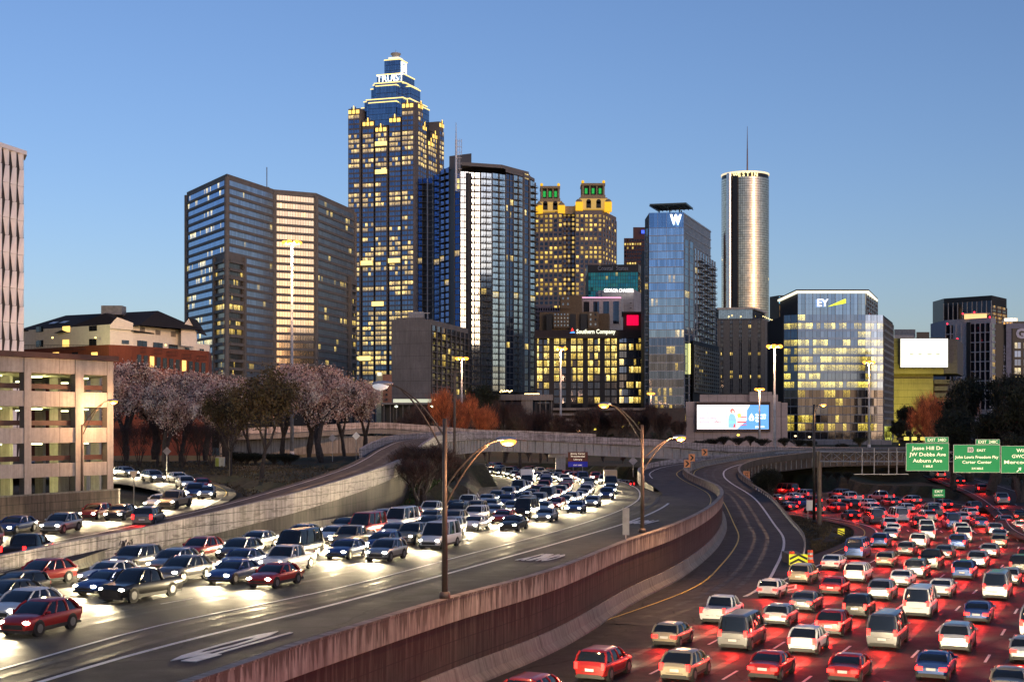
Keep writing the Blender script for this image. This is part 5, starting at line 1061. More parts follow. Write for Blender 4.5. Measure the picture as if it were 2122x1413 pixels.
for px in (1865, 1885, 1905, 1925, 1945): m.tube((X(px, D), D - 6, Z(764, D)), (X(px, D), D - 9, Z(767, D)), .12, n=4)
m.build('lamp_arms', M_black, bb); ld = bpy.data.lights.new('floodlight', 'SPOT'); ld.energy = 26000; ld.color = (1, .9, .12); ld.spot_size = R(120); ld.shadow_soft_size = .5; lo = bpy.data.objects.new('floodlight', ld); COL.objects.link(lo); lo.parent = bb; lo.location = (-7, -20, -22); lo.rotation_euler = (R(100), 0, R(8))

# 18 --- towers at the right
b = Bld('dark_striped_tower', 'black glass tower with thin pale vertical fins and amber lit side', loc=(360, 1100, GZ)); c = P2(2055, 1100); l = P2(1956, 1128); r = P2(2086, 1130); zt = Z(612, 1100)
b.wall([l, c, r, r + Vector((-20, 30)), l + Vector((0, 30))], GZ, zt, M_bk); b.fac(l, c, Z(700, 1100), zt - 4, 1, 10, winmat('black_tower_glass', (.05, .06, .09), lit=.06, es=1.8, seed=161, sub=3, vsub=1), M_bk, pier=.1, span=0, mode='strip', pierm=M_lt, pd=.8)
b.fac(c, r, Z(700, 1100), Z(632, 1100), 9, 3, winmat('amber_side', (.3, .18, .08), lit=.95, es=.9, seed=162, sub=3, mul=.1, lc=(1, .5, .1)), plain('bronze', (.1, .05, .035)), pier=.12, span=.3); b.wall([c, r, r + Vector((0, 2)), c + Vector((0, 2))], Z(632, 1100), zt, plain('bronze', (.1, .05, .035)), 'bronze_top'); b.done()
b = Bld('white_grid_tower', 'white concrete grid tower with a lit rooftop terrace and red beacon lights', loc=(270, 800, GZ)); M_wg = plain('white_grid', (.36, .35, .37), .7)
l = P2(1960, 820); c = P2(2053, 800); r = P2(2064, 812); zt = Z(658, 800); b.wall([l, c, r, r + Vector((-10, 20)), l + Vector((0, 30))], GZ, zt, M_wg)
g18 = winmat('grid_tower_glass', (.05, .055, .08), lit=.08, es=2, seed=171, sub=3, mul=.07); b.fac(l, P2(2003, 811), Z(850, 800), zt - 3, 9, 4, g18, M_wg, pier=.16, span=.1, pd=.8, sd=.5); b.fac(P2(2011, 809), c, Z(850, 800), zt - 3, 9, 4, g18, M_wg, pier=.16, span=.1, pd=.8, sd=.5, u0=8); b.wall([P2(2003, 810), P2(2011, 808), P2(2011, 812), P2(2003, 812)], Z(850, 800), zt - 2, M_bk, 'dark_slot')
b.fac(c, r, Z(830, 800), zt - 3, 12, 1, winmat('amber_side2', (.3, .18, .08), lit=.95, es=.9, seed=172, sub=1, mul=.1, lc=(1, .55, .12)), M_wg, pier=.3, span=.3)
b.wall([P2(1995, 806), P2(2052, 802), P2(2052, 820), P2(1995, 822)], zt + 3, Z(648, 800), M_wg, 'roof_terrace'); b.wall([P2(1998, 810), P2(2045, 806), P2(2045, 816), P2(1998, 818)], zt, zt + 3, glow('terrace_glow', (1, .6, .25), 1.2, False), 'terrace_glow')
m = b.mb('beacons', glow('red_beacon', (1, .02, .05), 4, False))
for (px, y) in ((1963, 671), (1995, 650), (2019, 647), (2051, 657), (1984, 702)): m.ell((X(px, 800), 800, Z(y, 800)), (.5, .5, .5), 6, 4)
b.done()
b = Bld('small_lit_hotel', 'small pale building with a white lit rooftop sign beside the black tower', loc=(340, 950, GZ)); b.wall([P2(2076, 950), P2(2110, 950), P2(2110, 970), P2(2076, 970)], GZ, Z(664, 950), M_lt); text('lit_sign', 'the LEGACY', (X(2094, 949), 948.6, Z(663, 949)), 1.5, (1, 0, 0), (0, 0, 1), M_white, b.r, .3, width=X(2106, 949) - X(2082, 949), bold=.03); b.wall([P2(2081, 949.4), P2(2109, 949.4), P2(2109, 950), P2(2081, 950)], Z(665.5, 949), Z(659, 949), glow('sign_backing', (.9, .75, .55), .8, False), 'sign_backing')
b.fac(P2(2078, 949.6), P2(2110, 949.6), Z(700, 950), Z(668, 950), 3, 5, winmat('amber_side3', (.3, .18, .08), lit=.8, es=1, seed=175, sub=1, mul=.1, lc=(1, .55, .12)), M_lt, pier=.3, span=.3); b.done()
b = Bld('dark_lofts', 'black building at the right edge reading LEASE NOW beside a pale letter G', loc=(175, 500, GZ)); D = 500; M_gy = plain('blue_grey_metal', (.12, .13, .2), .5); M_gl = plain('pale_letters', (.5, .5, .6), .6)
b.wall([P2(2063, D), P2(2085, D), P2(2085, D + 20), P2(2063, D + 20)], GZ, Z(672, D), M_bk); b.wall([P2(2085, D - 1), P2(2096, D - 1), P2(2096, D + 20), P2(2085, D + 20)], GZ, Z(681, D), M_gy, 'metal_pier'); b.wall([P2(2085, D - 1.2), P2(2170, D - 1.2), P2(2170, D + 20), P2(2085, D + 20)], Z(681, D), Z(671, D), M_gy, 'roof_band'); b.wall([P2(2096, D - .6), P2(2170, D - .6), P2(2170, D + 20), P2(2096, D + 20)], GZ, Z(681, D), M_bk); b.wall([P2(2099, D + 2), P2(2170, D + 2), P2(2170, D + 18), P2(2099, D + 18)], Z(671, D), Z(665, D), M_bk, 'roof_plant')
b.mb('wall', M_bk).box(X(2096, D), X(2170, D), D - 1.0, D - .5, GZ, Z(678, D))
text('sign_lettering', 'G', (X(2113, D), D - 1.1, Z(692.5, D)), 3.2, (1, 0, 0), (0, 0, 1), M_gl, b.r, .15, bold=.05, width=3.4); 
for i, ch in enumerate('LEASE NOW'):
    if ch != ' ': text('sign_letter', ch, (X(2081, D), D - .2, Z(718 + i * 6.9, D)), .8, (1, 0, 0), (0, 0, 1), M_gl, b.r, .1, bold=.01)
for f in range(6): 
    for k in range(3): b.slab(P2(2102 + k * 19, D - 1.0), P2(2115 + k * 19, D - 1.0), Vector((0, -1)), 0, 1, Z(723 + f * 17.5, D), Z(710 + f * 17.5, D), .02, .15, winmat('loft_glass', (.12, .16, .26), lit=.75, es=1.6, seed=181, sub=2, mul=.08, lc=(1, .75, .3)), uv=[(k, f), (k + .98, f), (k + .98, f + .95), (k, f + .95)], window=True)
b.done()

# 19 --- pale building carrying the LED screen
b = Bld('pale_hall', 'low pale panelled hall carrying the large advertising screen', loc=(120, 520, GZ)); D = 520; M_ph = concrete('pale_hall_panel', (.40, .35, .35), .15, (3.3, 8, .05))
b.wall([P2(1421, D), P2(1618, D), P2(1618, D + 30), P2(1421, D + 30)], GZ, Z(832, D), M_ph); b.wall([P2(1450, D + 1), P2(1612, D + 1), P2(1612, D + 25), P2(1450, D + 25)], Z(832, D), Z(817, D), M_ph, 'roof_storey'); b.wall([P2(1553, D - .5), P2(1600, D - .5), P2(1600, D + 10), P2(1553, D + 10)], Z(832, D), Z(812, D), M_ph, 'roof_storey'); b.wall([P2(1619, D + 2), P2(1632, D + 2), P2(1632, D + 20), P2(1619, D + 20)], GZ, Z(834, D), M_ph, 'side_wing')
b.wall([P2(1500, D - 6), P2(1650, D - 6), P2(1650, D), P2(1500, D)], GZ, Z(912, D), M_ph, 'plinth'); b.done()
sc_ = thing('advertising_screen', 'bright LED advertising screen on the pale hall, white left half and blue right', 'screen', (X(1518, D), D - 1, Z(895, D)))
m = MB(); m.box(X(1441, D), X(1595, D), D - 1.2, D - .1, Z(894.5, D), Z(833, D)); bevel(m.build('frame', plain('screen_frame', (.02, .008, .012), .5), sc_), .1)
def scr(name, col, st, polys, d): 
    m = MB()
    for q in polys: m.face([(X(x, D), D - d, Z(y, D)) for x, y in q])
    o = m.build(name, glow(name + '_light', col, st, name in ('white_panel', 'blue_panel')), sc_); return o
scr('white_panel', (1, .95, .97), 1.25, [[(1443.5, 889), (1591, 889), (1591, 839), (1443.5, 839)]], 1.22); scr('blue_panel', (.13, .4, .85), 1.0, [[(1526, 888.8), (1591.8, 888.8), (1591.8, 839), (1553, 839), (1546.5, 850), (1546.5, 870)]], 1.26)
cr = scr('cook_picture', (.3, .62, .85), 1.0, [[(1508, 886), (1524, 886), (1525, 872), (1523, 862), (1518, 856), (1511, 857), (1508, 868)], [(1509, 872), (1523, 874), (1523, 876), (1509, 876)]], 1.30)
scr('cook_hair', (.6, .12, .1), .9, [[(1513, 856), (1512, 850), (1514, 847), (1518, 846.5), (1521, 849), (1522, 855), (1520, 855), (1519, 850), (1515, 850), (1515, 856)]], 1.32); scr('cook_face', (.95, .72, .6), 1.0, [[(1514.7, 850), (1519, 849.8), (1519.4, 855), (1517, 858), (1515, 856)]], 1.31)
scr('food_red', (.85, .08, .08), .9, [[(1526, 873), (1545, 873), (1546, 875.5), (1527, 876)], [(1518, 885), (1521, 876), (1523.5, 885)], [(1503, 848), (1504.3, 848), (1504.3, 886), (1503, 886)], [(1531, 863), (1546, 862), (1546, 864.5), (1531, 865)], [(1528, 881), (1546, 879), (1546, 880.5), (1528, 882.5)]], 1.33); scr('food_yellow', (.95, .75, .15), .95, [[(1526, 858), (1532, 855.5), (1535, 859), (1534, 864), (1528, 866)]], 1.34)
for i, s_ in enumerate(('You can\'t', 'spell "grilling"', 'without ')): text('advert_words', s_, (X(1447.5, D), D - 1.28, Z([856, 865.5, 873.6][i], D)), .86, (1, 0, 0), (0, 0, 1), glow('grey_words', (.38, .2, .28), .6, False), sc_, .03, align='LEFT', bold=.01)
text('advert_words', 'GNG.', (X(1477, D), D - 1.28, Z(873.6, D)), .86, (1, 0, 0), (0, 0, 1), glow('red_words', (.8, .05, .1), .8, False), sc_, .03, align='LEFT', bold=.015); m = MB(); m.box(X(1477, D), X(1494, D), D - 1.3, D - 1.26, Z(875.5, D), Z(875, D)); m.build('underline', glow('red_words', (.8, .05, .1), .8, False), sc_)
for i, s_ in enumerate(('Georgia', 'Natural', 'Gas')): text('advert_words', s_, (X(1564, D), D - 1.3, Z(859.5 + i * 6.2, D)), .85, (1, 0, 0), (0, 0, 1), M_white, sc_, .03, align='LEFT', bold=.02)
text('advert_words', 'gng.com', (X(1564, D), D - 1.3, Z(883.5, D)), .7, (1, 0, 0), (0, 0, 1), M_white, sc_, .03, align='LEFT', bold=.02); scr('flame_emblem', (1, 1, 1), 1.2, [[(1550, 867), (1552, 862), (1556, 856), (1560, 862), (1562, 867), (1560, 871.5), (1552, 871.5)]], 1.3); scr('flame_core', (.13, .4, .85), 1.0, [[(1554.3, 868), (1556, 863.5), (1557.8, 868), (1556, 870.5)]], 1.33)
ld = bpy.data.lights.new('screen_glow', 'AREA')
# 21 --- low concrete deck and small buildings at the centre
b = Bld('concrete_terrace', 'low concrete parking terrace with string lights in front of the glass tower', loc=(0, 520, GZ)); M_ct = concrete('terrace_concrete', (.24, .22, .21), .4, (6, 9, .06)); D = 500
b.wall([P2(940, D + 10), P2(1080, D), P2(1146, D + 2), P2(1146, D + 40), P2(940, D + 45)], Z(829, D), Z(817, D), M_ct, 'deck_edge'); b.wall([P2(1080, D + 1), P2(1104, D + 1), P2(1104, D + 30), P2(1080, D + 30)], GZ, Z(829, D), M_ct); b.wall([P2(945, D + 14), P2(1080, D + 6), P2(1080, D + 30), P2(945, D + 40)], GZ, Z(838, D), M_bk, 'black_opening_fill')  # black block stands in for the shade inside the openings
for px in (1118, 1130, 1142): b.wall([P2(px, D + 3), P2(px + 2, D + 3), P2(px + 2, D + 6), P2(px, D + 6)], GZ, Z(829, D), M_ct, 'columns')
for px in (985, 1000, 1015, 1030, 1045, 1060): b.wall([P2(px, D + 4), P2(px + 2, D + 4), P2(px + 2, D + 6), P2(px, D + 6)], GZ, Z(829, D), M_ct, 'columns')
m = b.mb('string_lights', glow('string_bulbs', (1, .7, .3), 4, False)); rnd = random.Random(2)
for k in range(34): px = 1036 + k * 1.3 if k < 20 else 1088 + (k - 20) * 2.2; m.ell((X(px, D + 8), D + 8, Z(809 + rnd.uniform(-2, 2) if k < 20 else 815, D)), (.22, .22, .22), 5, 3)
b.done()
b = Bld('cream_hotel', 'narrow cream hotel wall with small lettering between the blossom trees and the slab block', loc=(-62, 560, GZ)); D = 560
b.wall([P2(780, D), P2(793, D), P2(793, D + 12), P2(780, D + 12)], GZ, Z(771, D), plain('cream_wall', (.42, .38, .22))); b.wall([P2(793, D + 1), P2(812, D + 1), P2(812, D + 14), P2(793, D + 14)], GZ, Z(776, D), plain('orange_brick', (.3, .14, .09)), 'brick_wall'); text('sign_lettering', 'HYATT', (X(786.5, D), D - .2, Z(773.5, D)), .55, (1, 0, 0), (0, 0, 1), M_white, b.r, .2, width=1.7); text('sign_lettering', 'PLACE', (X(786.5, D), D - .2, Z(777, D)), .5, (1, 0, 0), (0, 0, 1), M_white, b.r, .2, width=1.5)
for k in range(5): b.slab(P2(799, D), P2(803, D), Vector((0, -1)), 0, 1, Z(800 + k * 10, D), Z(795 + k * 10, D), -.5, .1, M_bk, window=True)
b.done()
b = Bld('parking_deck_left', 'low dark parking deck with scattered lamps behind the orange tree', loc=(-45, 520, GZ)); b.r.name = 'low_parking_deck'; D = 520
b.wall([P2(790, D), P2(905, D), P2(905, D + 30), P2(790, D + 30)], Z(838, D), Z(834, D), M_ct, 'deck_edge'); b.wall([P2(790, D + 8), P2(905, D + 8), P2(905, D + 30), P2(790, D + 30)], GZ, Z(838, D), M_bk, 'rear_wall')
for px in range(795, 905, 13): b.wall([P2(px, D + 1), P2(px + 1.6, D + 1), P2(px + 1.6, D + 3), P2(px, D + 3)], GZ, Z(838, D), M_ct, 'columns')
b.slab(P2(815, D + 7), P2(895, D + 7), Vector((0, -1)), 0, 1, Z(834, D), Z(826, D), 0, .5, glow('pale_lobby', (.8, .85, .6), .5, False), 'lit_lobby'); b.done()
b = Bld('long_low_garage', 'long dark low parking structure under the lit office behind bare trees', loc=(50, 480, GZ)); D = 490
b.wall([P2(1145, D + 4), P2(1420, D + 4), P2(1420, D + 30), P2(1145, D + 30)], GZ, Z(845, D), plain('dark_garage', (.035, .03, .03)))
for k in range(4): b.wall([P2(1145, D), P2(1340, D), P2(1340, D + 4), P2(1145, D + 4)], Z(850 + k * 11, D), Z(845 + k * 11, D), M_ct, 'deck_edge')
b.done()
# filler towers whose tops peep between
b = Bld('distant_office', 'small distant grey office between the twin-crowned tower and the hotel', loc=(92, 1100, GZ)); b.wall([P2(1284, 1180), P2(1300, 1180), P2(1300, 1210), P2(1284, 1210)], GZ, Z(640, 1180), M_cg); b.done()

# 20 --- parking garage on the left
b = Bld('parking_garage', 'five-level concrete parking garage at the left with open lit decks', loc=(-55, 152, 3.6)); M_pgc = concrete('garage_concrete', (.52, .49, .45), .35, (7.5, 60, .03), .8); M_pin = plain('garage_inside', (.34, .32, .24), .9); M_br2 = plain('rust_rail_beam', (.09, .045, .035), .6)
DR, DL = 152.0, 150.0; zr = 3.4
rows = [(749, 778), (814, 844), (886, 916), (956, 983)]    # spandrel rows at the right end (photo)
cols = [(48, 63), (154, 172), (222, 233)]; e0 = Vector((-62.7, 120.8)); e1 = P2(233, 152)
def onf(px): k = (px - 1061) / F; e = e1 - e0; t_ = (k * e0.y - e0.x) / (e.x - k * e.y); return t_
nn = Vector(((e1 - e0).y, -(e1 - e0).x)).normalized(); nn = nn if nn.dot(-e0) > 0 else -nn
zz = [(Z(r_[0], 152), Z(r_[1], 152)) for r_ in rows]
for (zt_, zb_) in zz: b.slab(e0, e1, nn, 0, 1, zb_, zt_, -.3, .1, M_pgc, 'spandrel_beams'); 
for px0, px1 in [(-200, -185), (-90, -76), (48, 63), (154, 172), (220, 233)]:
    b.slab(e0, e1, nn, onf(px0), onf(px1), 2.6, zz[0][0] - .03, -.6, .16, M_pgc, 'columns')
sidev = Vector((-15, 34)); e3 = e1 + sidev; e4 = e0 + sidev
for i, (zt_, zb_) in enumerate(zz): b.mb('floor_slabs', M_pin).prism([tuple(e0), tuple(e1 - nn * .4), tuple(e3), tuple(e4)], zb_ - .02 - .0, zb_ + .3) ; b.mb('side_beams', M_pgc).obox((e1.x, e1.y), (sidev.x, sidev.y), (-.3, 0), zb_, zt_)
for t_ in (.25, .5, .75, 1): p = e1 + sidev * t_; b.mb('columns', M_pgc).box(p.x - 1, p.x, p.y - .4, p.y + .4, 2.6, zz[0][0] - .05)
for px in (35, 143, 205): 
    for q_ in (.35, .8): p = e0.lerp(e1, onf(px)) + sidev * q_; b.mb('columns', M_pgc).box(p.x - .5, p.x + .5, p.y - .5, p.y + .5, 2.6, zz[0][0] - 1)
b.mb('roof_edge_beam', M_br2).obox(tuple(e0 + nn * -.2), tuple((e1 - e0) * 1.01), tuple(nn * .8), zz[0][0] + .02, zz[0][0] + .55)
for (zt_, zb_) in zz[1:]: b.slab(e0, e1, nn, 0, onf(220), zt_ + .25, zt_ + .75, -.9, -.62, M_br2, 'barrier_rails')
b.mb('back_wall', M_pin).obox((e4.x - 4, e4.y), (e3.x - e4.x - 24, e3.y - e4.y - 3), (0, .4), 2.6, zz[0][0] - 1)
M_tube = glow('deck_lamp', (1, 1, .55), 6)
for i, (zt_, zb_) in enumerate(zz):
    for px in (-60, 2, 90, 190):
        for q_ in (.2, .7): p = e0.lerp(e1, onf(px)) + sidev * q_; b.mb('deck_lamps', M_tube).box(p.x - .6, p.x + .6, p.y - .1, p.y + .1, zb_ - .25, zb_ - .12)
    for px in (-10, 110):
        ld = bpy.data.lights.new('deck_light', 'POINT'); ld.energy = 90; ld.color = (1, .95, .4); ld.shadow_soft_size = .3; lo = bpy.data.objects.new('deck_light', ld); COL.objects.link(lo); lo.parent = b.r; p = e0.lerp(e1, onf(px)) + sidev * .25; lo.location = (p.x + 55, p.y - 152, zb_ - .8 - 3.6); ld.energy = 420
b.done()
# ================= STREET FURNITURE =================
SOD = (1, .52, .24)
M_lamp = glow('sodium_lamp', (1, .36, .04), 3.2); M_lampw = glow('unlit_lamp_glass_glow', (.6, .6, .62), .6); M_head = plain('lamp_head_grey', (.35, .36, .4), .5, .4)  # glass of the unlit head gets an added faint glow
def plight(parent, loc, e, col=SOD, r=.25, spot=None):
    ld = bpy.data.lights.new('lamp_light', 'SPOT' if spot else 'POINT'); ld.energy = e; ld.color = col; ld.shadow_soft_size = r
    if spot: ld.spot_size = R(spot); ld.spot_blend = .6
    lo = bpy.data.objects.new('lamp_light', ld); COL.objects.link(lo); lo.parent = parent; lo.location = Vector(loc) - origin_of(parent); return lo
def cobra(name, label, base, top, arms, rad=.13, pole_m=None):
    """arms: (attach z, tip point, lit)"""
    t = thing(name, label, 'street lamp', tuple(base)); m = MB(); base = Vector(base); pm = pole_m or M_dsteel
    m.tube(base, base + Vector((0, 0, .35)), rad * 2.2, rad * 2, 10); m.tube(base + Vector((0, 0, .3)), (base.x, base.y, top), rad * 1.15, rad * .8, 10); m.build('pole', pm, t, smooth=True)
    for (za, tip, lit) in arms:
        tip = Vector(tip); m = MB(); sg = 1 if tip.x > base.x else -1
        for dz, cu in ((0, .0), (-1.0, -.35)):
            a = Vector((base.x, base.y, za + dz)); pts = []
            for k in range(9):
                u = k / 8; pts.append(Vector((a.x + (tip.x - a.x) * u, a.y + (tip.y - a.y) * u, a.z + (tip.z - a.z) * (1 - (1 - u) ** 1.7) + cu * math.sin(u * math.pi) * 0)))
            m.path(pts if dz == 0 else pts[:7] + [Vector((base.x + (tip.x - base.x) * .8, base.y, za + (tip.z - za) * .935))], .055, 6)
        m.build('arm', pm, t)
        m = MB(); m.ell(tip + Vector((sg * .35, 0, .06)), (.6, .24, .15), 12, 6); h = m.build('lamp_head', M_head, t, smooth=True)
        m = MB(); m.ell(tip + Vector((sg * .45, 0, -.06)), (.45, .26, .24), 10, 6); m.build('lamp_glass', M_lamp if lit else M_lampw, t, smooth=True)
        if lit: plight(t, tip + Vector((sg * .45, -.1, -.4)), lit)
    return t
b0 = Vector((-3.65, 77.2, 3.6)); cobra('street_lamp', 'nearest rusty double-arm lamp post standing on the curved retaining wall', b0, Z(867, 77), [(Z(905, 77), W(806, 797, 77), 0), (Z(1012, 77), W(1036, 912, 77), 3600)], .14)
b0 = Vector((11.4, 124.5, 3.6)); D = 124.5; cobra('street_lamp', 'second rusty double-arm lamp post on the retaining wall near the word HOV', b0, Z(880, D), [(Z(897, D), W(1262, 838, D), 700), (Z(955, D), W(1400, 906, D), 8000)], .15)
b0 = Vector((X(170, 147.5), 147.5, 3.7)); D = 147.5; cobra('street_lamp', 'glaring orange lamp on a single arm in front of the parking garage', b0, Z(880, D), [(Z(884, D), W(226, 831, D), 4200)], .14)
cobra('street_lamp', 'thin dark lamp post by the grass triangle beside the sign gantry', (X(1687, 213), 213, -1.6), Z(838, 213), [(Z(845, 213), W(1700, 838, 213), 500)], .2, M_black)
def mast(px, y, D, zb, label, e, w=1.5, pm=M_paint):
    zt = Z(y, D); x = X(px, D); t = thing('high_mast_lamp', label, 'high mast lamp', (x, D, zb)); m = MB(); m.tube((x, D, zb), (x, D, zb + 1.2), .5, .45, 12); m.tube((x, D, zb + 1.1), (x, D, zt), .4, .16, 12); m.build('pole', pm, t, smooth=True)
    m = MB(); m.tube((x, D, zt - .2), (x, D, zt + .35), .7, .9, 12); 
    for k in range(8): a = k * math.pi / 4; m.tube((x, D, zt), (x + w * math.cos(a), D + w * math.sin(a), zt + .1), .06, n=4)
    m.build('ring', M_dsteel, t)
    for k in range(6):
        a = k * math.pi / 3 + .3; m = MB(); m.ell((x + w * math.cos(a), D + w * math.sin(a), zt - .1), (.6, .6, .4), 10, 6); m.build('lamp_head', M_lamp, t, smooth=True)
    plight(t, (x, D, zt - .6), e, r=.8); return t
mast(605, 502, 290, 6.4, 'tallest high mast lamp with a pale blue pole rising from the lawn', 110000)
mast(957, 742, 420, 5, 'high mast lamp glowing just right of the concrete slab block', 16000); mast(1162, 722, 430, 4.5, 'high mast lamp in front of the dark lit office', 24000); mast(1605, 717, 330, 1.5, 'high mast lamp rising beside the exit ramp left of the glass office tower', 30000)
mast(1574, 806, 455, 6, 'short high mast lamp standing in front of the advertising screen', 12000, 1.2); mast(1801, 750, 420, 6, 'high mast lamp in front of the glass office tower with the swoosh', 16000); mast(1349, 815, 560, 6, 'small high mast lamp glowing at the foot of the glass hotel', 2500, 1.1)
pl = thing('utility_pole', 'plain grey pole rising behind the left end of the overpass', 'pole', (X(942, 262), 262, 3)); m = MB(); m.tube((X(942, 262), 262, 3), (X(942, 262), 262, Z(772, 262)), .3, .2, 10); m.build('pole', M_dsteel, pl)
m = MB(); m.box(X(942, 262) - .5, X(942, 262) + .9, 261.8, 262.2, Z(768, 262), Z(772, 262)); m.build('bracket', M_dsteel, pl)
# small distant street lights
def small_lamp(px, y, D, col, label, e=0, h=None):
    z = Z(y, D); x = X(px, D); zg = 4.0 if D > 300 else zH(0, D)
    t = thing('small_street_lamp', label, 'street lamp', (x, D, zg), 'small distant street lamps'); m = MB(); m.tube((x, D, zg), (x, D, z), .1, .07, 6); m.tube((x, D, z), (x + .9, D, z + .25), .05, n=5); m.build('pole', M_dsteel, t)
    m = MB(); m.ell((x + 1.0, D, z + .15), (.55, .4, .35), 8, 5); m.build('lamp_head', glow('small_lamp_%d' % int(col[1] * 10), col, 2.4, False), t)
    if e: plight(t, (x + 1, D, z - .5), e, col)
for (px, y, D, c, l_) in [(930, 963, 395, SOD, 'red-orange lamp under the overpass, leftmost of the three there'), (1046, 964, 400, SOD, 'dim orange lamp under the middle of the overpass'), (1103, 964, 392, SOD, 'bright orange lamp under the overpass, rightmost of the three there'), (1192, 894, 440, SOD, 'orange lamp just above the overpass parapet, right of its crown'), (1168, 884, 450, SOD, 'faint orange lamp behind the overpass near the high mast base'), (1138, 884, 450, SOD, 'faint orange lamp left of the high mast behind the overpass'),
        (1284, 885, 470, (1, .8, .1), 'yellow lamp among the bare trees right of centre'), (1316, 877, 470, (1, .8, .1), 'yellow lamp near the foot of the hotel behind bare trees'), (1226, 890, 470, (1, .8, .1), 'small yellow lamp low in front of the long low garage'), (1643, 904, 560, (1, .75, .4), 'small white-orange lamp at the left foot of the glass office tower'), (1672, 906, 560, (1, .75, .4), 'second small lamp at the foot of the glass office tower'), (1524, 902, 500, (1, .85, .6), 'small lamp below the advertising screen'),
        (1825, 932, 470, (1, .85, .35), 'starry yellow-white lamp at the right foot of the glass office tower'), (1875, 943, 380, (1, .85, .1), 'bright yellow lamp touching the left edge of the first exit sign'), (1860, 922, 480, (1, .8, .2), 'small yellow lamp above the first exit sign'), (1911, 888, 500, (1, .9, .2), 'yellow-green lamp among trees above the exit signs'), (702, 815, 300, SOD, 'orange lamp glowing within the blossom trees'), (895, 830, 400, SOD, 'orange lamp left of the orange tree'), (890, 842, 480, (.9, 1, .7), 'greenish lamp under the low parking deck'), (815, 843, 480, (.9, 1, .7), 'greenish lamp at the left end of the low parking deck')]:
    small_lamp(px, y, D, c, l_, 4000 if 'under the' in l_ or 'bright yellow' in l_ or 'starry' in l_ else 0)
# ---- signs ----
M_grn = plain('sign_green', (.0, .22, .06), .45, var=.05); M_sw = plain('sign_white', (.8, .78, .7), .45, var=.03); M_swl = glow('sign_legend_painted_glow', (.95, .85, .62), .7, False); M_brn = plain('sign_brown', (.13, .03, .015), .5, var=.05); M_blu = plain('sign_blue', (.01, .02, .5), .5, var=.05); M_org = plain('sign_orange', (.85, .32, .12), .5, var=.05); M_ylw = plain('sign_yellow', (.9, .75, .02), .5, var=.05); M_back = plain('sign_back', (.33, .31, .3), .6, .3)  # legend brightness painted in as glow, no lamp behind the letters
t = NT('sign_green_painted_glow'); t.set(col=(0, .24, .07), rough=.45, em=(0, .24, .06), es=.45); M_grnl = t.m   # brightness painted in as glow; the panel is no lamp
gt = thing('sign_gantry', 'long steel truss gantry carrying the green exit signs over the freeway', 'gantry', (X(1698, 207), 207, -1.7)); D = 207
m = MB(); xg = X(1698, D); m.tube((xg, D, -1.7), (xg, D, Z(935, D)), .36, .33, 12); m.build('post', M_dsteel, gt)
m = MB(); x1 = X(2330, D); m.tube((x1, D, -2), (x1, D, Z(935, D)), .36, .33, 12); m.build('post', M_dsteel, gt)
m = MB(); za, zb = Z(936, D), Z(956, D)
for yy in (D - .5, D + .5):
    for z in (za, zb): m.tube((xg, yy, z), (x1, yy, z), .09, n=6)
n_ = 26
for k in range(n_):
    xa = xg + (x1 - xg) * k / n_; xb = xg + (x1 - xg) * (k + 1) / n_; z0, z1 = (za, zb) if k % 2 else (zb, za); m.tube((xa, D - .5, z0), (xb, D - .5, z1), .045, n=4); m.tube((xa, D + .5, z1), (xb, D + .5, z0), .045, n=4); m.tube((xa, D - .5, za), (xa, D - .5, zb), .04, n=4)
m.build('truss', M_steel, gt)
m = MB(); D2 = D - 1.1; zl = Z(982, D2)
m.tube((X(1768, D2), D2 - .6, zl), (X(1880, D2), D2 - .6, zl), .06, n=5); m.tube((X(1768, D2), D2 - .1, zl), (X(1880, D2), D2 - .1, zl), .05, n=5)
for px in (1786, 1811, 1841, 1858): m.tube((X(px, D2), D2 - .1, zl), (X(px, D2), D2 - .1, Z(928, D2)), .08, n=5)
m.build('catwalk_frame', M_steel, gt)
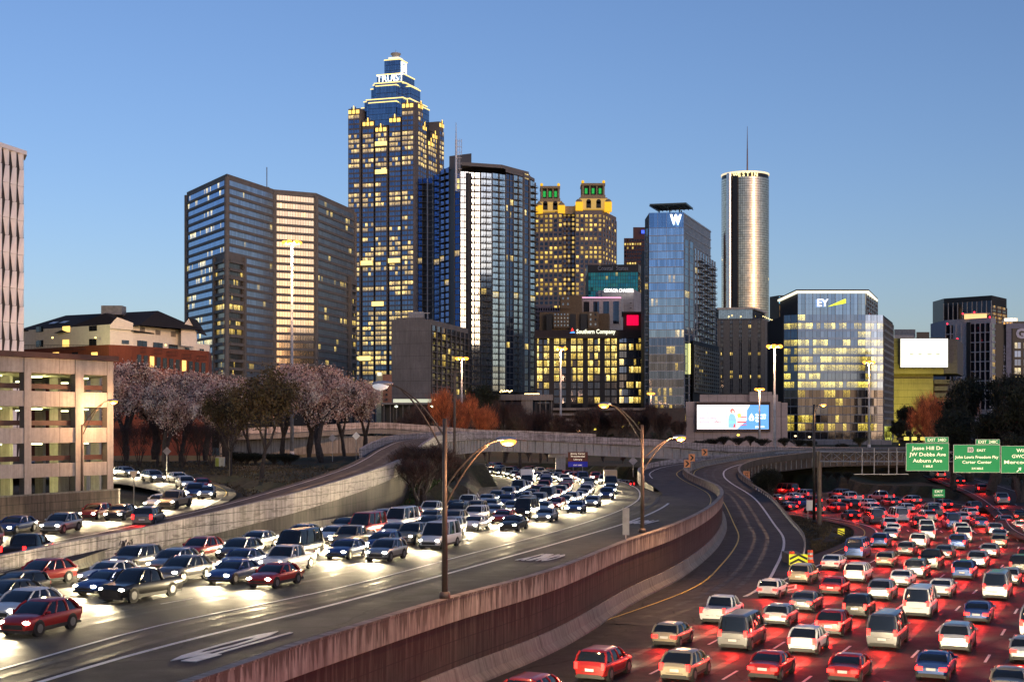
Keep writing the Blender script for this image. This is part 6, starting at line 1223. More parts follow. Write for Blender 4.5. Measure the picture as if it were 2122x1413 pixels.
def exit_sign(x0, x1, y0, y1, tab, lines, label, arrow=None, shield=None):
    Ds = D - 1.4; g = thing('exit_sign', label, 'exit sign', (X(x0, Ds), Ds, Z(y1, Ds)))
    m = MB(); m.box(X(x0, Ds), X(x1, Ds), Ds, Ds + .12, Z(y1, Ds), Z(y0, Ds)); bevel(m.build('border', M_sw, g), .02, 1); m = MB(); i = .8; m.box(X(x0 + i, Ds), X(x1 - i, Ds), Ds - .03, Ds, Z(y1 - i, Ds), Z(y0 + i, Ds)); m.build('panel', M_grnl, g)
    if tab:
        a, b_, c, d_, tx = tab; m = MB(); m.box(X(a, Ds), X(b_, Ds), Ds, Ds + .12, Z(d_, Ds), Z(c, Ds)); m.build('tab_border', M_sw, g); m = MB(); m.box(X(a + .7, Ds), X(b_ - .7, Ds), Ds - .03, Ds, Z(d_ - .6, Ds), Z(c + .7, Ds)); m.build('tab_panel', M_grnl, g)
        text('lettering', tx, (X((a + b_) / 2, Ds), Ds - .05, Z((c + d_) / 2 + .4, Ds)), .42, (1, 0, 0), (0, 0, 1), M_swl, g, .02, width=X(b_ - 5, Ds) - X(a + 5, Ds), bold=.01)
    for (s_, px, py, hh, w_) in lines: text('lettering', s_, (X(px, Ds), Ds - .05, Z(py, Ds)), hh, (1, 0, 0), (0, 0, 1), M_swl, g, .02, width=w_ / F * Ds, bold=.015)
    if arrow:
        px, py = arrow; m = MB(); P_ = lambda a, b_: (X(px + a, Ds), Ds - .06, Z(py - b_, Ds)); m.face([P_(-5, -4), P_(-3.6, -5.2), P_(2, .6), P_(.8, 1.8)]); m.face([P_(5, 5), P_(-1.5, 4), P_(4, -2)]); m.build('arrow', M_swl, g)
    if shield:
        px, py = shield; m = MB(); P_ = lambda a, b_: (X(px + a, Ds), Ds - .05, Z(py - b_, Ds)); m.face([P_(-6, 6), P_(-6.5, -5), P_(5, -5), P_(7, -1), P_(5, 6)]); m.build('route_shield', M_sw, g); text('lettering', '10', (X(px - .5, Ds), Ds - .08, Z(py, Ds)), .45, (1, 0, 0), (0, 0, 1), M_black, g, .02, bold=.01)
    return g
exit_sign(1877.5, 1966.5, 918, 975.5, (1917, 1965.5, 905, 917, 'EXIT  248D'), [('Jesse Hill Dr', 1922, 928.5, .52, 65), ('JW Dobbs Ave', 1922.5, 941.5, .52, 76), ('Auburn Ave', 1922, 954.5, .52, 61), ('1 MILE', 1922.5, 966, .32, 19)], 'leftmost green exit sign, four lines of text under an EXIT 248D tab')
exit_sign(1976, 2072.5, 921, 979, (2022, 2072, 910, 920.5, 'EXIT  248C'), [('EAST', 2033, 933, .36, 18), ('John Lewis Freedom Pky', 2024, 947, .42, 90), ('Carter Center', 2024, 957.5, .42, 61), ('3/4 MILE', 2025, 970.5, .3, 24)], 'middle green exit sign with a route 10 shield under an EXIT 248C tab', shield=(2011, 932))
exit_sign(2074.5, 2178, 923.5, 980, None, [('Williams St', 2132, 933.5, .5, 52), ('GWCC', 2113.5, 945.5, .5, 34), ('Mercedes-Benz', 2128, 957.5, .5, 96)], 'green exit sign with an arrow cut by the right edge of the photo', arrow=(2111, 973))
def flat_sign(name, label, px, py, D, w, h, mat, zb, txt=(), shape='rect', posts=(0,), back=False, extra=None):
    x = X(px, D); z = Z(py, D); g = thing(name, label, 'sign', (x, D, zb)); m = MB()
    if shape == 'rect': ring_ = [(-w / 2, -h / 2), (w / 2, -h / 2), (w / 2, h / 2), (-w / 2, h / 2)]
    elif shape == 'diamond': ring_ = [(0, -h / 2), (w / 2, 0), (0, h / 2), (-w / 2, 0)]
    else: ring_ = [(0, -h / 2), (w / 2, h / 2), (-w / 2, h / 2)]
    m.hexa([(x + a, D, z + c) for a, c in ring_], [(x + a, D - .06, z + c) for a, c in ring_]); m.build('panel', M_back if back else mat, g); m = MB()
    for p in posts: m.tube((x + p, D + .08, zb), (x + p, D + .08, z + h / 2 * .8), .05, n=6)
    m.build('post', M_steel, g)
    for (s_, dy, hh, ww, mt) in txt: text('lettering', s_, (x, D - .09, z + dy), hh, (1, 0, 0), (0, 0, 1), mt, g, .02, width=ww, bold=.01)
    return g
g = flat_sign('guide_sign', 'brown and blue guide sign reading Presidential Library under the overpass', 1197.5, 951.5, 300, 4.2, 3.1, M_brn, 2, [('Jimmy Carter', 1.2, .34, 3.1, M_swl), ('Presidential', .62, .34, 2.9, M_swl), ('Library', -.02, .34, 1.8, M_swl)], posts=(-1, 1))
m = MB(); x = X(1197.5, 300); m.box(x - 2.05, x + 2.05, 299.85, 299.93, Z(967, 300), Z(956, 300)); m.build('lower_panel', M_blu, g); text('lettering', 'EXIT 248C', (x, 299.82, Z(963.5, 300)), .26, (1, 0, 0), (0, 0, 1), M_swl, g, .01, width=1.8)
def chevron(px, py, D, zb, label):
    g = flat_sign('chevron_sign', label, px, py, D, 1.15, 1.35, M_org, zb); x = X(px, D); z = Z(py, D); m = MB()
    m.face([(x - .4, D - .08, z + .5), (x - .05, D - .08, z + .5), (x + .4, D - .08, z), (x + .05, D - .08, z)]); m.face([(x - .4, D - .08, z - .5), (x + .05, D - .08, z), (x + .4, D - .08, z), (x - .05, D - .08, z - .5)]); m.build('arrow', M_black, g)
chevron(1424, 960.5, 255, 3.4, 'lowest of the three orange chevron signs on the carpool ramp wall'); chevron(1433.5, 948, 262, 4, 'middle orange chevron sign on the carpool ramp wall'); chevron(1460, 937, 286, 5, 'topmost small chevron sign on the carpool ramp wall')
flat_sign('speed_sign', 'orange RAMP 35 MPH advisory sign beside the exit ramp bridge', 1547, 985, 262, 1.15, 1.6, M_org, 1, [('RAMP', .5, .2, .8, M_black), ('35', 0, .45, .7, M_black), ('MPH', -.5, .2, .7, M_black)])
g = flat_sign('exit_gore_sign', 'tilted small green EXIT sign past the first exit panels', 1945, 1022, 230, 2.0, 1.35, M_grnl, -1.2, [('EXIT', .3, .4, 1.3, M_swl), ('NORTH', -.3, .26, 1.4, M_swl)], posts=(-.7, .7))
flat_sign('diamond_sign', 'diamond warning sign seen from behind near the parking garage trees', 346, 935, 200, 1.2, 1.25, M_sw, 4.5, shape='diamond', back=True); flat_sign('diamond_sign', 'diamond warning sign on the lawn, left of two by the ramp', 689, 907, 232, 1.3, 1.3, M_sw, 7, shape='diamond', back=True)
flat_sign('diamond_sign', 'pale diamond sign with orange plate beside the ramp parapet end', 738, 903, 225, 1.25, 1.3, M_sw, 7.2, shape='diamond'); flat_sign('yield_sign', 'inverted triangle sign seen from behind on the kerb inside the loop road', 277, 985, 158, 1.1, 1.0, M_sw, 3.8, shape='tri', back=True)
flat_sign('wall_sign', 'tall blank rectangular sign seen edge-on atop the retaining wall', 1297, 1080, 116, .55, 2.2, M_sw, 3.4, back=True); flat_sign('diamond_sign', 'dark diamond sign beyond the overpass by the far bank', 1312, 955, 300, 1.9, 1.9, M_sw, 2, shape='diamond', back=True)
t = thing('utility_cabinet', 'white and yellow-green utility cabinet among the bare shrubs', 'cabinet', (X(456, 232), 232, 5.4)); m = MB(); x = X(456, 232); m.box(x - .7, x + .7, 231.6, 232.6, 5.4, Z(947, 232)); bevel(m.build('body', plain('white_cabinet', (.6, .6, .5), .5), t), .04); m = MB(); m.box(x - .66, x - .1, 231.55, 231.6, 5.6, Z(948.5, 232)); m.build('door', plain('green_door', (.35, .4, .08), .5), t)
# crash cushion, drums, marker
pc = G(1654, 1171, -1.5); t = thing('crash_cushion', 'crash cushion with a yellow and black chevron nose at the ramp gore', 'crash cushion', tuple(pc)); m = MB(); m.box(pc.x - .75, pc.x + .75, pc.y, pc.y + 5, -1.5, -.45); bevel(m.build('body', M_foot, t), .08)
m = MB(); m.box(pc.x - .95, pc.x + .95, pc.y - .15, pc.y - .02, -1.45, -.35); m.build('nose_panel', glow('chevron_yellow_glow', (.75, .75, .02), .5, False), t); m = MB()  # nose panel brightness painted in as a faint glow
for z in (-1.25, -.75):
    for s_ in (-1, 1): m.face([(pc.x, pc.y - .18, z + .25), (pc.x, pc.y - .18, z + .02 + .48), (pc.x + s_ * .9, pc.y - .18, z + .1 - .05), (pc.x + s_ * .9, pc.y - .18, z - .2)])
m.build('chevron', M_black, t)
for (px, py, l_) in ((1641, 1168, 'orange and white striped traffic drum left of the crash cushion'), (1679, 1165, 'orange and white striped traffic drum right of the crash cushion')):
    p = G(px, py, -1.5); t = thing('traffic_drum', l_, 'traffic drum', tuple(p), 'traffic drums at the gore'); m = MB(); z = -1.5
    for k, (r_, mt) in enumerate(((.33, 0), (.31, 0), (.3, 1), (.29, 0), (.28, 1), (.27, 0))):
        if k == 0: m.tube((p.x, p.y, z), (p.x, p.y, z + .1), .4, .4, 14, 0); z += .1
        else: m.tube((p.x, p.y, z), (p.x, p.y, z + .24), r_ + .01, r_, 14, mt); z += .24
    m.build('body', [glow('drum_orange_glow', (.9, .1, .02), .35, False), M_sw], t); m = MB(); m.tube((p.x, p.y, z), (p.x, p.y, z + .12), .1, n=8); m.build('handle', M_black, t)  # orange drum given a weak painted glow, it holds no lamp
g = flat_sign('object_marker', 'yellow and black striped marker at the tip of the grass triangle', 1743, 1103, 193, .9, 1.1, glow('marker_yellow_glow', (.8, .7, .02), .45, False), -1.6); x = X(1743, 193); m = MB()  # marker plate glows faintly, its brightness is put into the yellow
for k in range(4): z = Z(1103, 193) + .45 - k * .3; m.face([(x - .43, 192.9, z), (x + .43, 192.9, z - .35), (x + .43, 192.9, z - .5), (x - .43, 192.9, z - .15)])
m.build('stripes', M_black, g)
p = G(1680, 1075, -1.6); t = thing('control_box', 'small pale control box on posts beside the gantry post', 'cabinet', tuple(p)); m = MB(); m.box(p.x - .6, p.x + .6, p.y, p.y + .5, -.3, 1.3); m.build('body', M_sw, t); m = MB(); m.tube((p.x - .4, p.y + .2, -1.6), (p.x - .4, p.y + .2, -.3), .06, n=6); m.tube((p.x + .4, p.y + .2, -1.6), (p.x + .4, p.y + .2, -.3), .06, n=6); m.build('legs', M_steel, t)
# chain-link like fence on the hall plinth is too fine to see; two traffic signals far right
t = thing('traffic_signal', 'traffic signal arm with lit yellow boards left above the first exit sign', 'traffic signal', (X(1925, 420), 420, 5)); m = MB(); m.tube((X(1925, 420), 420, 5), (X(1925, 420), 420, Z(905, 420)), .15, n=8); m.tube((X(1925, 420), 420, Z(909, 420)), (X(1862, 420), 420, Z(909, 420)), .12, n=6); m.build('pole', M_dsteel, t)
for px in (1878, 1894, 1912): m = MB(); m.box(X(px - 5, 420), X(px + 5, 420), 419.5, 419.9, Z(912, 420), Z(905, 420)); m.build('signal_board', glow('lit_board', (.9, .8, .15), .8, False), t)

# ================= TREES =================
M_bark = plain('bark', (.05, .04, .035), .9, var=.4, sc=3); M_twig = plain('twig', (.06, .045, .04), .9)
def leafm(name, c, v=.35):
    t = NT(name); n = t.noise(t.geo(), 1.3, 3, .6); a = tuple(x * (1 - v) for x in c); b_ = tuple(min(.9, x * (1 + v)) for x in c); t.set(col=t.ramp(n, [(.35, a), (.65, b_)]), rough=.8); return t.m
LM = dict(blossom=[leafm('blossom_pale', (.85, .60, .50)), leafm('blossom_pink', (.56, .36, .31)), leafm('twig_brown', (.09, .055, .05))],
          russet=[leafm('bud_orange', (.62, .2, .07)), leafm('bud_red', (.4, .1, .04)), leafm('bud_dark', (.08, .03, .02))],
          evergreen=[leafm('leaf_dark', (.009, .013, .006)), leafm('leaf_mid', (.016, .022, .009)), leafm('leaf_black', (.005, .007, .004))],
          olive=[leafm('leaf_olive', (.11, .085, .03)), leafm('leaf_brown', (.07, .045, .02)), leafm('leaf_tip', (.14, .1, .05))],
          bare=[leafm('twig_red', (.07, .03, .025)), leafm('twig_dark', (.03, .02, .018)), leafm('twig_grey', (.06, .05, .045))])
def tree_mesh(kind, seed, shape='round', n_leaf=9000, multi=1, trunk=.22, crown_r=.36, leaf=.022, spread=.55):
    """unit-height tree (1 m tall), trunk mesh + crown mesh"""
    r = random.Random(seed); tm = MB(); tips = []
    def grow(p, d, L, rad, dep):
        q = p; 
        for s_ in range(2):
            d2 = (d + Vector((r.uniform(-.18, .18), r.uniform(-.18, .18), r.uniform(-.02, .14)))).normalized(); q2 = q + d2 * L / 2
            tm.tube(q, q2, rad * (1 - s_ * .2), rad * (.8 - s_ * .15), 6 if dep < 2 else 3, 0, False); q = q2; d = d2
            if dep >= 2: tips.append((q, dep))
        if dep >= 5: return
        for k in range(3 if dep < 3 else 2):
            a = r.uniform(0, 6.28); sp = spread * r.uniform(.55, 1.25); e = Vector((math.cos(a), math.sin(a), 0)); nd = (d * math.cos(sp) + e * math.sin(sp) + Vector((0, 0, .12))).normalized()
            grow(q, nd, L * r.uniform(.66, .85), rad * .58, dep + 1)
    for k in range(multi):
        a = k * 6.28 / multi + r.random(); grow(Vector((0, 0, -.02)), Vector((math.cos(a) * (.25 if multi > 1 else 0), math.sin(a) * (.25 if multi > 1 else 0), 1)).normalized(), trunk, .022 if multi == 1 else .012, 0 if multi == 1 else 1)
    zx = max(t_[0].z for t_ in tips); rx = sorted(math.hypot(t_[0].x, t_[0].y) for t_ in tips)[int(len(tips) * .95)]
    sz = .96 / zx; sx = crown_r / rx
    tm.v = [(v[0] * sx if v[2] * sz > trunk * .5 else v[0] * (1 + (sx - 1) * max(0, v[2] * sz / (trunk * .5))), v[1] * sx if v[2] * sz > trunk * .5 else v[1] * (1 + (sx - 1) * max(0, v[2] * sz / (trunk * .5))), v[2] * sz) for v in tm.v]
    tips = [(Vector((t_[0].x * sx, t_[0].y * sx, t_[0].z * sz)), t_[1]) for t_ in tips]
    cm = MB(); cl = []
    for (p, dep) in tips:
        if p.z < trunk * .9: continue
        cl.append((p, r.choice((0, 0, 1, 1, 2)) , r.uniform(.025, .06)))
    for i in range(n_leaf):
        p, mi, cr = cl[r.randrange(len(cl))]; g = Vector((r.gauss(0, cr), r.gauss(0, cr), r.gauss(0, cr * .8))); c = p + g; s_ = leaf * r.uniform(.5, 1.1)
        a = Vector((r.gauss(0, 1), r.gauss(0, 1), r.gauss(0, 1))).normalized(); b_ = a.cross(Vector((r.gauss(0, 1), r.gauss(0, 1), r.gauss(0, 1)))).normalized()
        if kind in ('bare', 'russet') : a = (Vector((c.x, c.y, 0)).normalized() * .5 + Vector((r.gauss(0, .5), r.gauss(0, .5), 1))).normalized(); b_ = a.cross(Vector((r.gauss(0, 1), r.gauss(0, 1), .1))).normalized(); cm.face([c - a * s_ * 1.6, c + b_ * s_ * .12, c + a * s_ * 1.6], mi)
        else: cm.face([c - a * s_ * .6, c + b_ * s_ * .45, c + a * s_ * .6, c - b_ * s_ * .45] if kind != 'evergreen' else [c - a * s_ * .6, c + b_ * s_ * .35, c + a * s_ * .6], mi if r.random() < .8 else r.randrange(3))
    return tm.mesh('trunk', M_bark), cm.mesh('crown', LM[kind])
TM = {'blossom': [tree_mesh('blossom', s, n_leaf=26000, trunk=.14, crown_r=.5, leaf=.023) for s in (1, 2, 3)], 'olive': [tree_mesh('olive', 11, n_leaf=9000, trunk=.22, crown_r=.36, leaf=.022)], 'russet': [tree_mesh('russet', 21, n_leaf=16000, trunk=.1, crown_r=.55, leaf=.03), tree_mesh('russet', 22, n_leaf=16000, trunk=.1, crown_r=.5, leaf=.03)],
      'evergreen': [tree_mesh('evergreen', s, n_leaf=20000, trunk=.08, crown_r=.5, leaf=.05) for s in (31, 32)], 'bare': [tree_mesh('bare', s, n_leaf=16000, trunk=.12, crown_r=.45, leaf=.03) for s in (41, 42)], 'shrub': [tree_mesh('bare', 51, n_leaf=3500, multi=5, trunk=.3, crown_r=.4, leaf=.028)],
      'bush': [tree_mesh('evergreen', 61, n_leaf=9000, multi=6, trunk=.1, crown_r=.75, leaf=.07, spread=.8)]}
GRP = dict(blossom='blossom trees on the bank', olive='trees', russet='russet budding trees', evergreen='dark evergreen trees', bare='bare winter trees', shrub='bare multi-stem shrubs', bush='low dark bushes')
TN = dict(blossom='blossom_tree', olive='budding_tree', russet='russet_tree', evergreen='evergreen_tree', bare='bare_tree', shrub='multi_stem_shrub', bush='bush')
_tc = [0]
def tree(kind, px, ytop, D, label, w=1.0, zb=None, x=None):
    x = X(px, D) if x is None else x; zb = gh(x, D) - .1 if zb is None else zb; h = Z(ytop, D) - zb; _tc[0] += 1; v = TM[kind][_tc[0] % len(TM[kind])]
    t = thing(TN[kind], label, 'tree' if kind not in ('shrub', 'bush') else 'shrub', (x, D, zb), GRP[kind]); t.scale = (h * w, h * w, h); t.rotation_euler = (0, 0, _tc[0] * 1.7)
    for nm, me in zip(('trunk', 'crown'), v): o = bpy.data.objects.new(nm, me); COL.objects.link(o); o.parent = t
    return t
for (px, y, D, w, l_) in [(215, 772, 250, 1.1, 'blossom tree seen over the lowest garage roof edge, leftmost in the row'), (262, 752, 262, 1.1, 'pinkish blossom tree just right of the parking garage, beneath the brick house'), (318, 762, 270, 1.1, 'blossom tree below the middle of the brick apartment house'), (372, 770, 245, 1.0, 'full blossom tree below the right end of the apartment house'), (425, 776, 262, 1.1, 'blossom tree in front of the left corner of the tan office block'), (470, 784, 238, 1.0, 'shorter blossom tree left of the dark budding tree'),
        (585, 756, 262, 1.1, 'blossom tree behind the dark budding tree and the pale blue mast'), (640, 758, 270, 1.0, 'tall blossom tree just right of the pale blue mast'), (668, 775, 250, 1.0, 'blossom tree between the mast and the diamond signs'), (715, 785, 262, 1.0, 'blossom tree with a dark trunk left of the last one in the row'), (757, 790, 272, .95, 'last blossom tree, at the right end of the row by the cream hotel'), (345, 790, 225, .9, 'small blossom tree in the front row above the loop road'), (520, 790, 255, 1.0, 'blossom tree half hidden by the dark budding tree')]:
    tree('blossom', px, y, D, l_, w * .75)
tree('olive', 540, 752, 196, 'dark budding tree with a thick trunk standing alone on the lawn', .9); tree('olive', 478, 800, 205, 'thin dark budding tree left of the thick-trunked one', .8)
for i, (px, y) in enumerate(((258, 905), (290, 900), (326, 895), (378, 890), (412, 898), (438, 905), (474, 900))): tree('shrub', px, y - 30, 234 - i * 1.5, ['bare many-stemmed shrub nearest the garage', 'second bare shrub from the garage, above the yield sign', 'bare shrub just left of the diamond sign back', 'bare shrub just right of the diamond sign back', 'bare shrub midway between diamond sign and cabinet', 'bare shrub just left of the utility cabinet', 'bare shrub just right of the utility cabinet'][i], 1.0)
for (px, y, D, w, l_) in [(915, 806, 345, .55, 'orange-red budding tree left of the unlit grey pole'), (968, 812, 350, .6, 'broad orange-red budding tree right of the grey pole'), (1945, 812, 330, .6, 'orange-red tree at the left edge of the dark grove')]: tree('russet', px, y, D, l_, w)
tree('russet', 1990, 808, 338, 'dull red tree merging into the dark grove', .6)
for i, (px, y, D) in enumerate([(1010, 836, 380), (1045, 828, 390), (1080, 842, 375), (1120, 848, 380), (1148, 856, 372), (1215, 845, 400), (1250, 838, 405), (1290, 842, 400), (1330, 835, 410), (1368, 850, 400), (1180, 862, 385), (870, 838, 390), (840, 850, 380), (1405, 868, 395)]):
    tree('bare', px, y, D, 'bare dark tree behind the overpass, %s from the left' % ['third', 'fourth', 'fifth', 'sixth', 'seventh', 'ninth', 'tenth', 'eleventh', 'twelfth', 'thirteenth', 'eighth', 'second', 'first', 'fourteenth'][i], .6)
for (px, y, D, w, l_) in [(2010, 785, 300, .6, 'huge black tree in the grove left of the dark lofts'), (2060, 778, 290, .6, 'black tree in the grove below the dark lofts'), (2105, 782, 270, .6, 'black tree filling the right edge above the exit signs'), (2150, 800, 250, .6, 'black tree cut by the right edge of the photo'), (1975, 850, 270, .7, 'dark tree behind the second exit sign'), (2050, 850, 255, .7, 'dark tree behind the third exit sign'), (1885, 842, 520, .6, 'dark tree between the glass office tower and the yellow-lit block'), (1868, 870, 500, .6, 'smaller dark tree at the right foot of the glass office tower'), (1920, 862, 480, .7, 'dark tree above the first exit sign'), (2110, 900, 235, .8, 'low dark tree behind the right edge sign'),
        (1602, 972, 246, .7, 'black tree below the exit ramp bridge in front of red lights'), (1000, 800, 500, .5, 'small dark evergreen on the concrete terrace'), (930, 988, 222, 1.0, 'low black evergreen mound at the tip of the green verge'), (948, 975, 236, 1.0, 'low dark evergreen mound behind the tip of the verge'), (2000, 925, 300, .9, 'low dark tree on the slope above the arterial road')]: tree('evergreen', px, y, D, l_, w * (1.35 if D > 350 or px < 1700 else 1.05))
for i, (px, y, D) in enumerate([(1005, 930, 405), (1050, 928, 410), (1095, 930, 405), (1135, 932, 400), (1250, 940, 385), (1290, 945, 370)]): tree('bare', px, y, D, 'dark tree seen under the overpass, %s from the left' % ['first', 'second', 'third', 'fourth', 'fifth', 'sixth'][i], .8)
for i, (px, y, D) in enumerate([(1475, 908, 420), (1500, 903, 418), (1530, 905, 415), (1555, 902, 415), (1580, 908, 412), (1625, 906, 410), (1655, 909, 408), (1680, 911, 405), (1782, 905, 400), (1745, 918, 395), (1450, 912, 418)]):
    tree('bush', px, y, D, 'dark bush below the pale hall and office plinth, %s from the left' % ['second', 'third', 'fourth', 'fifth', 'sixth', 'seventh', 'eighth', 'ninth', 'eleventh', 'tenth', 'first'][i], .9, zb=Z(y + 22, D))
for i, (px, y) in enumerate([(1715, 975), (1735, 977), (1757, 977), (1822, 969)]): tree('bush', px, y, 290 - i * 3, 'dark upright yew on the orange slope, %s from the left' % ['first', 'second', 'third', 'fourth'][i], [.5, .5, .5, .8][i], zb=Z(y + (22 if i < 3 else 14), 290))
for i, (px, y) in enumerate([(485, 935), (500, 940), (512, 938), (530, 937), (568, 938), (590, 938), (600, 940)]): tree('bush', px, y, 240, 'tan clipped shrub on the lawn, %s from the left' % ['first', 'second', 'third', 'fourth', 'fifth', 'sixth', 'seventh'][i], 1.1, zb=gh(X(px, 240), 240) - .2)
for (px, y, D, l_, w) in [(880, 918, 186, 'large dark leafless bushy tree at the foot of the climbing ramp wall', 1.15), (918, 922, 200, 'dark leafless tree spilling over the verge beneath the overpass end', 1.1), (862, 948, 178, 'smaller dark leafless tree against the grey ramp wall', .9), (945, 950, 212, 'dark leafless tree nearest the curved headlight lanes', .9)]: tree('bare', px, y, D, l_, w)
# far wooded belt that hides the horizon between the towers
m = MB(); rnd = random.Random(9)
for k in range(5200):
    px = rnd.uniform(-150, 2280); D = rnd.uniform(455, 560); x = X(px, D); zt = rnd.uniform(4, 10.5); s_ = rnd.uniform(.5, 1.4); a = Vector((rnd.gauss(0, 1), rnd.gauss(0, 1), rnd.gauss(0, 1))).normalized() * s_; b_ = a.cross(Vector((rnd.gauss(0, 1), rnd.gauss(0, 1), rnd.gauss(0, 1)))).normalized() * s_; c = Vector((x, D, zt))
    if 560 < D or (1400 < px < 1860): continue
    m.face([c - a, c + b_, c + a, c - b_])
tag(m.build('far_shrubbery', LM['evergreen'][0]), 'far low dark shrubbery belt along the foot of the city buildings', 'shrubbery', kind='stuff')
# ================= TRAFFIC (cars at rest, lamps lit) =================
def paint(name, c, metal=.3):
    t = NT(name); t.set(col=c, rough=.28, metal=metal, coat=.6); t.bump(t.noise(t.geo(), .8, 2), .02, .02); return t.m
PAINTS = dict(white=paint('white_paint', (.7, .7, .68), 0), silver=paint('silver_paint', (.42, .43, .44), .7), grey=paint('grey_paint', (.14, .14, .15), .5), black=paint('black_paint', (.015, .015, .017), .2), red=paint('red_paint', (.35, .02, .02), .2), blue=paint('blue_paint', (.03, .07, .22), .4), beige=paint('beige_paint', (.35, .30, .22), .4))
M_cg_ = NT('car_glass'); M_cg_.set(col=(.01, .012, .015), rough=.06, metal=.0, spec=.8); M_cgl = M_cg_.m
M_tyre = plain('tyre_rubber', (.015, .015, .015), .85); M_rim = plain('alloy_rim', (.2, .2, .21), .4, .7); M_trim = plain('black_trim', (.02, .02, .02), .6)
M_hl = glow('headlight_on', (1, .93, .74), 40); M_hlr = plain('headlight_off', (.5, .5, .5), .2, .5); M_tl = glow('taillight_on', (1, .012, .01), 8); M_tld = plain('taillight_off', (.25, .01, .01), .3); M_plate = plain('licence_plate', (.6, .6, .6), .5)
M_ind = glow('amber_marker', (1, .45, .05), 10)
TYPES = dict(  # length, width, stations (x, ztop of lower body, half width), cabin bottom x0,x1, roof x0,x1, roof z, belt z
    hatch=dict(L=4.1, W=1.78, st=[(-2.05, .74, .74), (-1.98, .98, .84), (-1.4, 1.02, .88), (-.8, .99, .89), (.7, .96, .89), (1.3, .9, .87), (1.85, .78, .82), (2.05, .6, .68)], cb=(-1.95, 1.1), rf=(-1.5, .2), zr=1.5, zb=.95, wb=(1.25, -1.25), wr=.32),
    crossover=dict(L=4.55, W=1.86, st=[(-2.27, .85, .8), (-2.2, 1.05, .88), (-1.5, 1.08, .92), (-.7, 1.05, .93), (.8, 1.02, .93), (1.45, .98, .91), (2.05, .88, .86), (2.27, .68, .74)], cb=(-2.12, 1.15), rf=(-1.35, .25), zr=1.64, zb=1.02, wb=(1.38, -1.35), wr=.36),
    sedan=dict(L=4.7, W=1.82, st=[(-2.35, .72, .72), (-2.25, .95, .82), (-1.6, 1.02, .9), (-.9, .98, .91), (.7, .95, .91), (1.5, .88, .89), (2.1, .76, .84), (2.35, .58, .70)], cb=(-1.75, 1.05), rf=(-.95, .25), zr=1.44, zb=.94, wb=(1.45, -1.4), wr=.33),
    suv=dict(L=4.8, W=1.92, st=[(-2.4, .9, .84), (-2.32, 1.12, .92), (-1.6, 1.12, .96), (-.6, 1.1, .96), (.9, 1.08, .96), (1.5, 1.04, .95), (2.15, .95, .9), (2.4, .7, .78)], cb=(-2.28, 1.15), rf=(-1.95, .35), zr=1.74, zb=1.08, wb=(1.5, -1.45), wr=.38),
    pickup=dict(L=5.6, W=1.98, st=[(-2.8, 1.0, .96), (-2.75, 1.12, .98), (-.95, 1.12, .98), (-.9, 1.12, .98), (1.2, 1.12, .98), (1.7, 1.1, .97), (2.6, 1.02, .93), (2.8, .75, .84)], cb=(-.95, 1.45), rf=(-.6, .7), zr=1.85, zb=1.1, wb=(1.85, -1.75), wr=.4),
    van=dict(L=5.5, W=2.0, st=[(-2.75, 1.1, .96), (-2.7, 1.2, 1.0), (-1.6, 1.2, 1.0), (.2, 1.2, 1.0), (1.3, 1.18, 1.0), (1.9, 1.12, .97), (2.55, .95, .9), (2.75, .7, .8)], cb=(-2.68, 2.0), rf=(-2.5, 1.25), zr=2.25, zb=1.16, wb=(1.8, -1.6), wr=.37),
    truck=dict(L=7.6, W=2.3, st=[(-3.8, .9, 1.0), (-3.75, 1.0, 1.05), (-2, 1.0, 1.05), (.9, 1.0, 1.05), (1.2, 1.25, 1.05), (2.9, 1.25, 1.05), (3.6, 1.1, 1.0), (3.8, .8, .95)], cb=(1.35, 3.1), rf=(1.4, 2.4), zr=2.35, zb=1.22, wb=(2.8, -2.4), wr=.48))
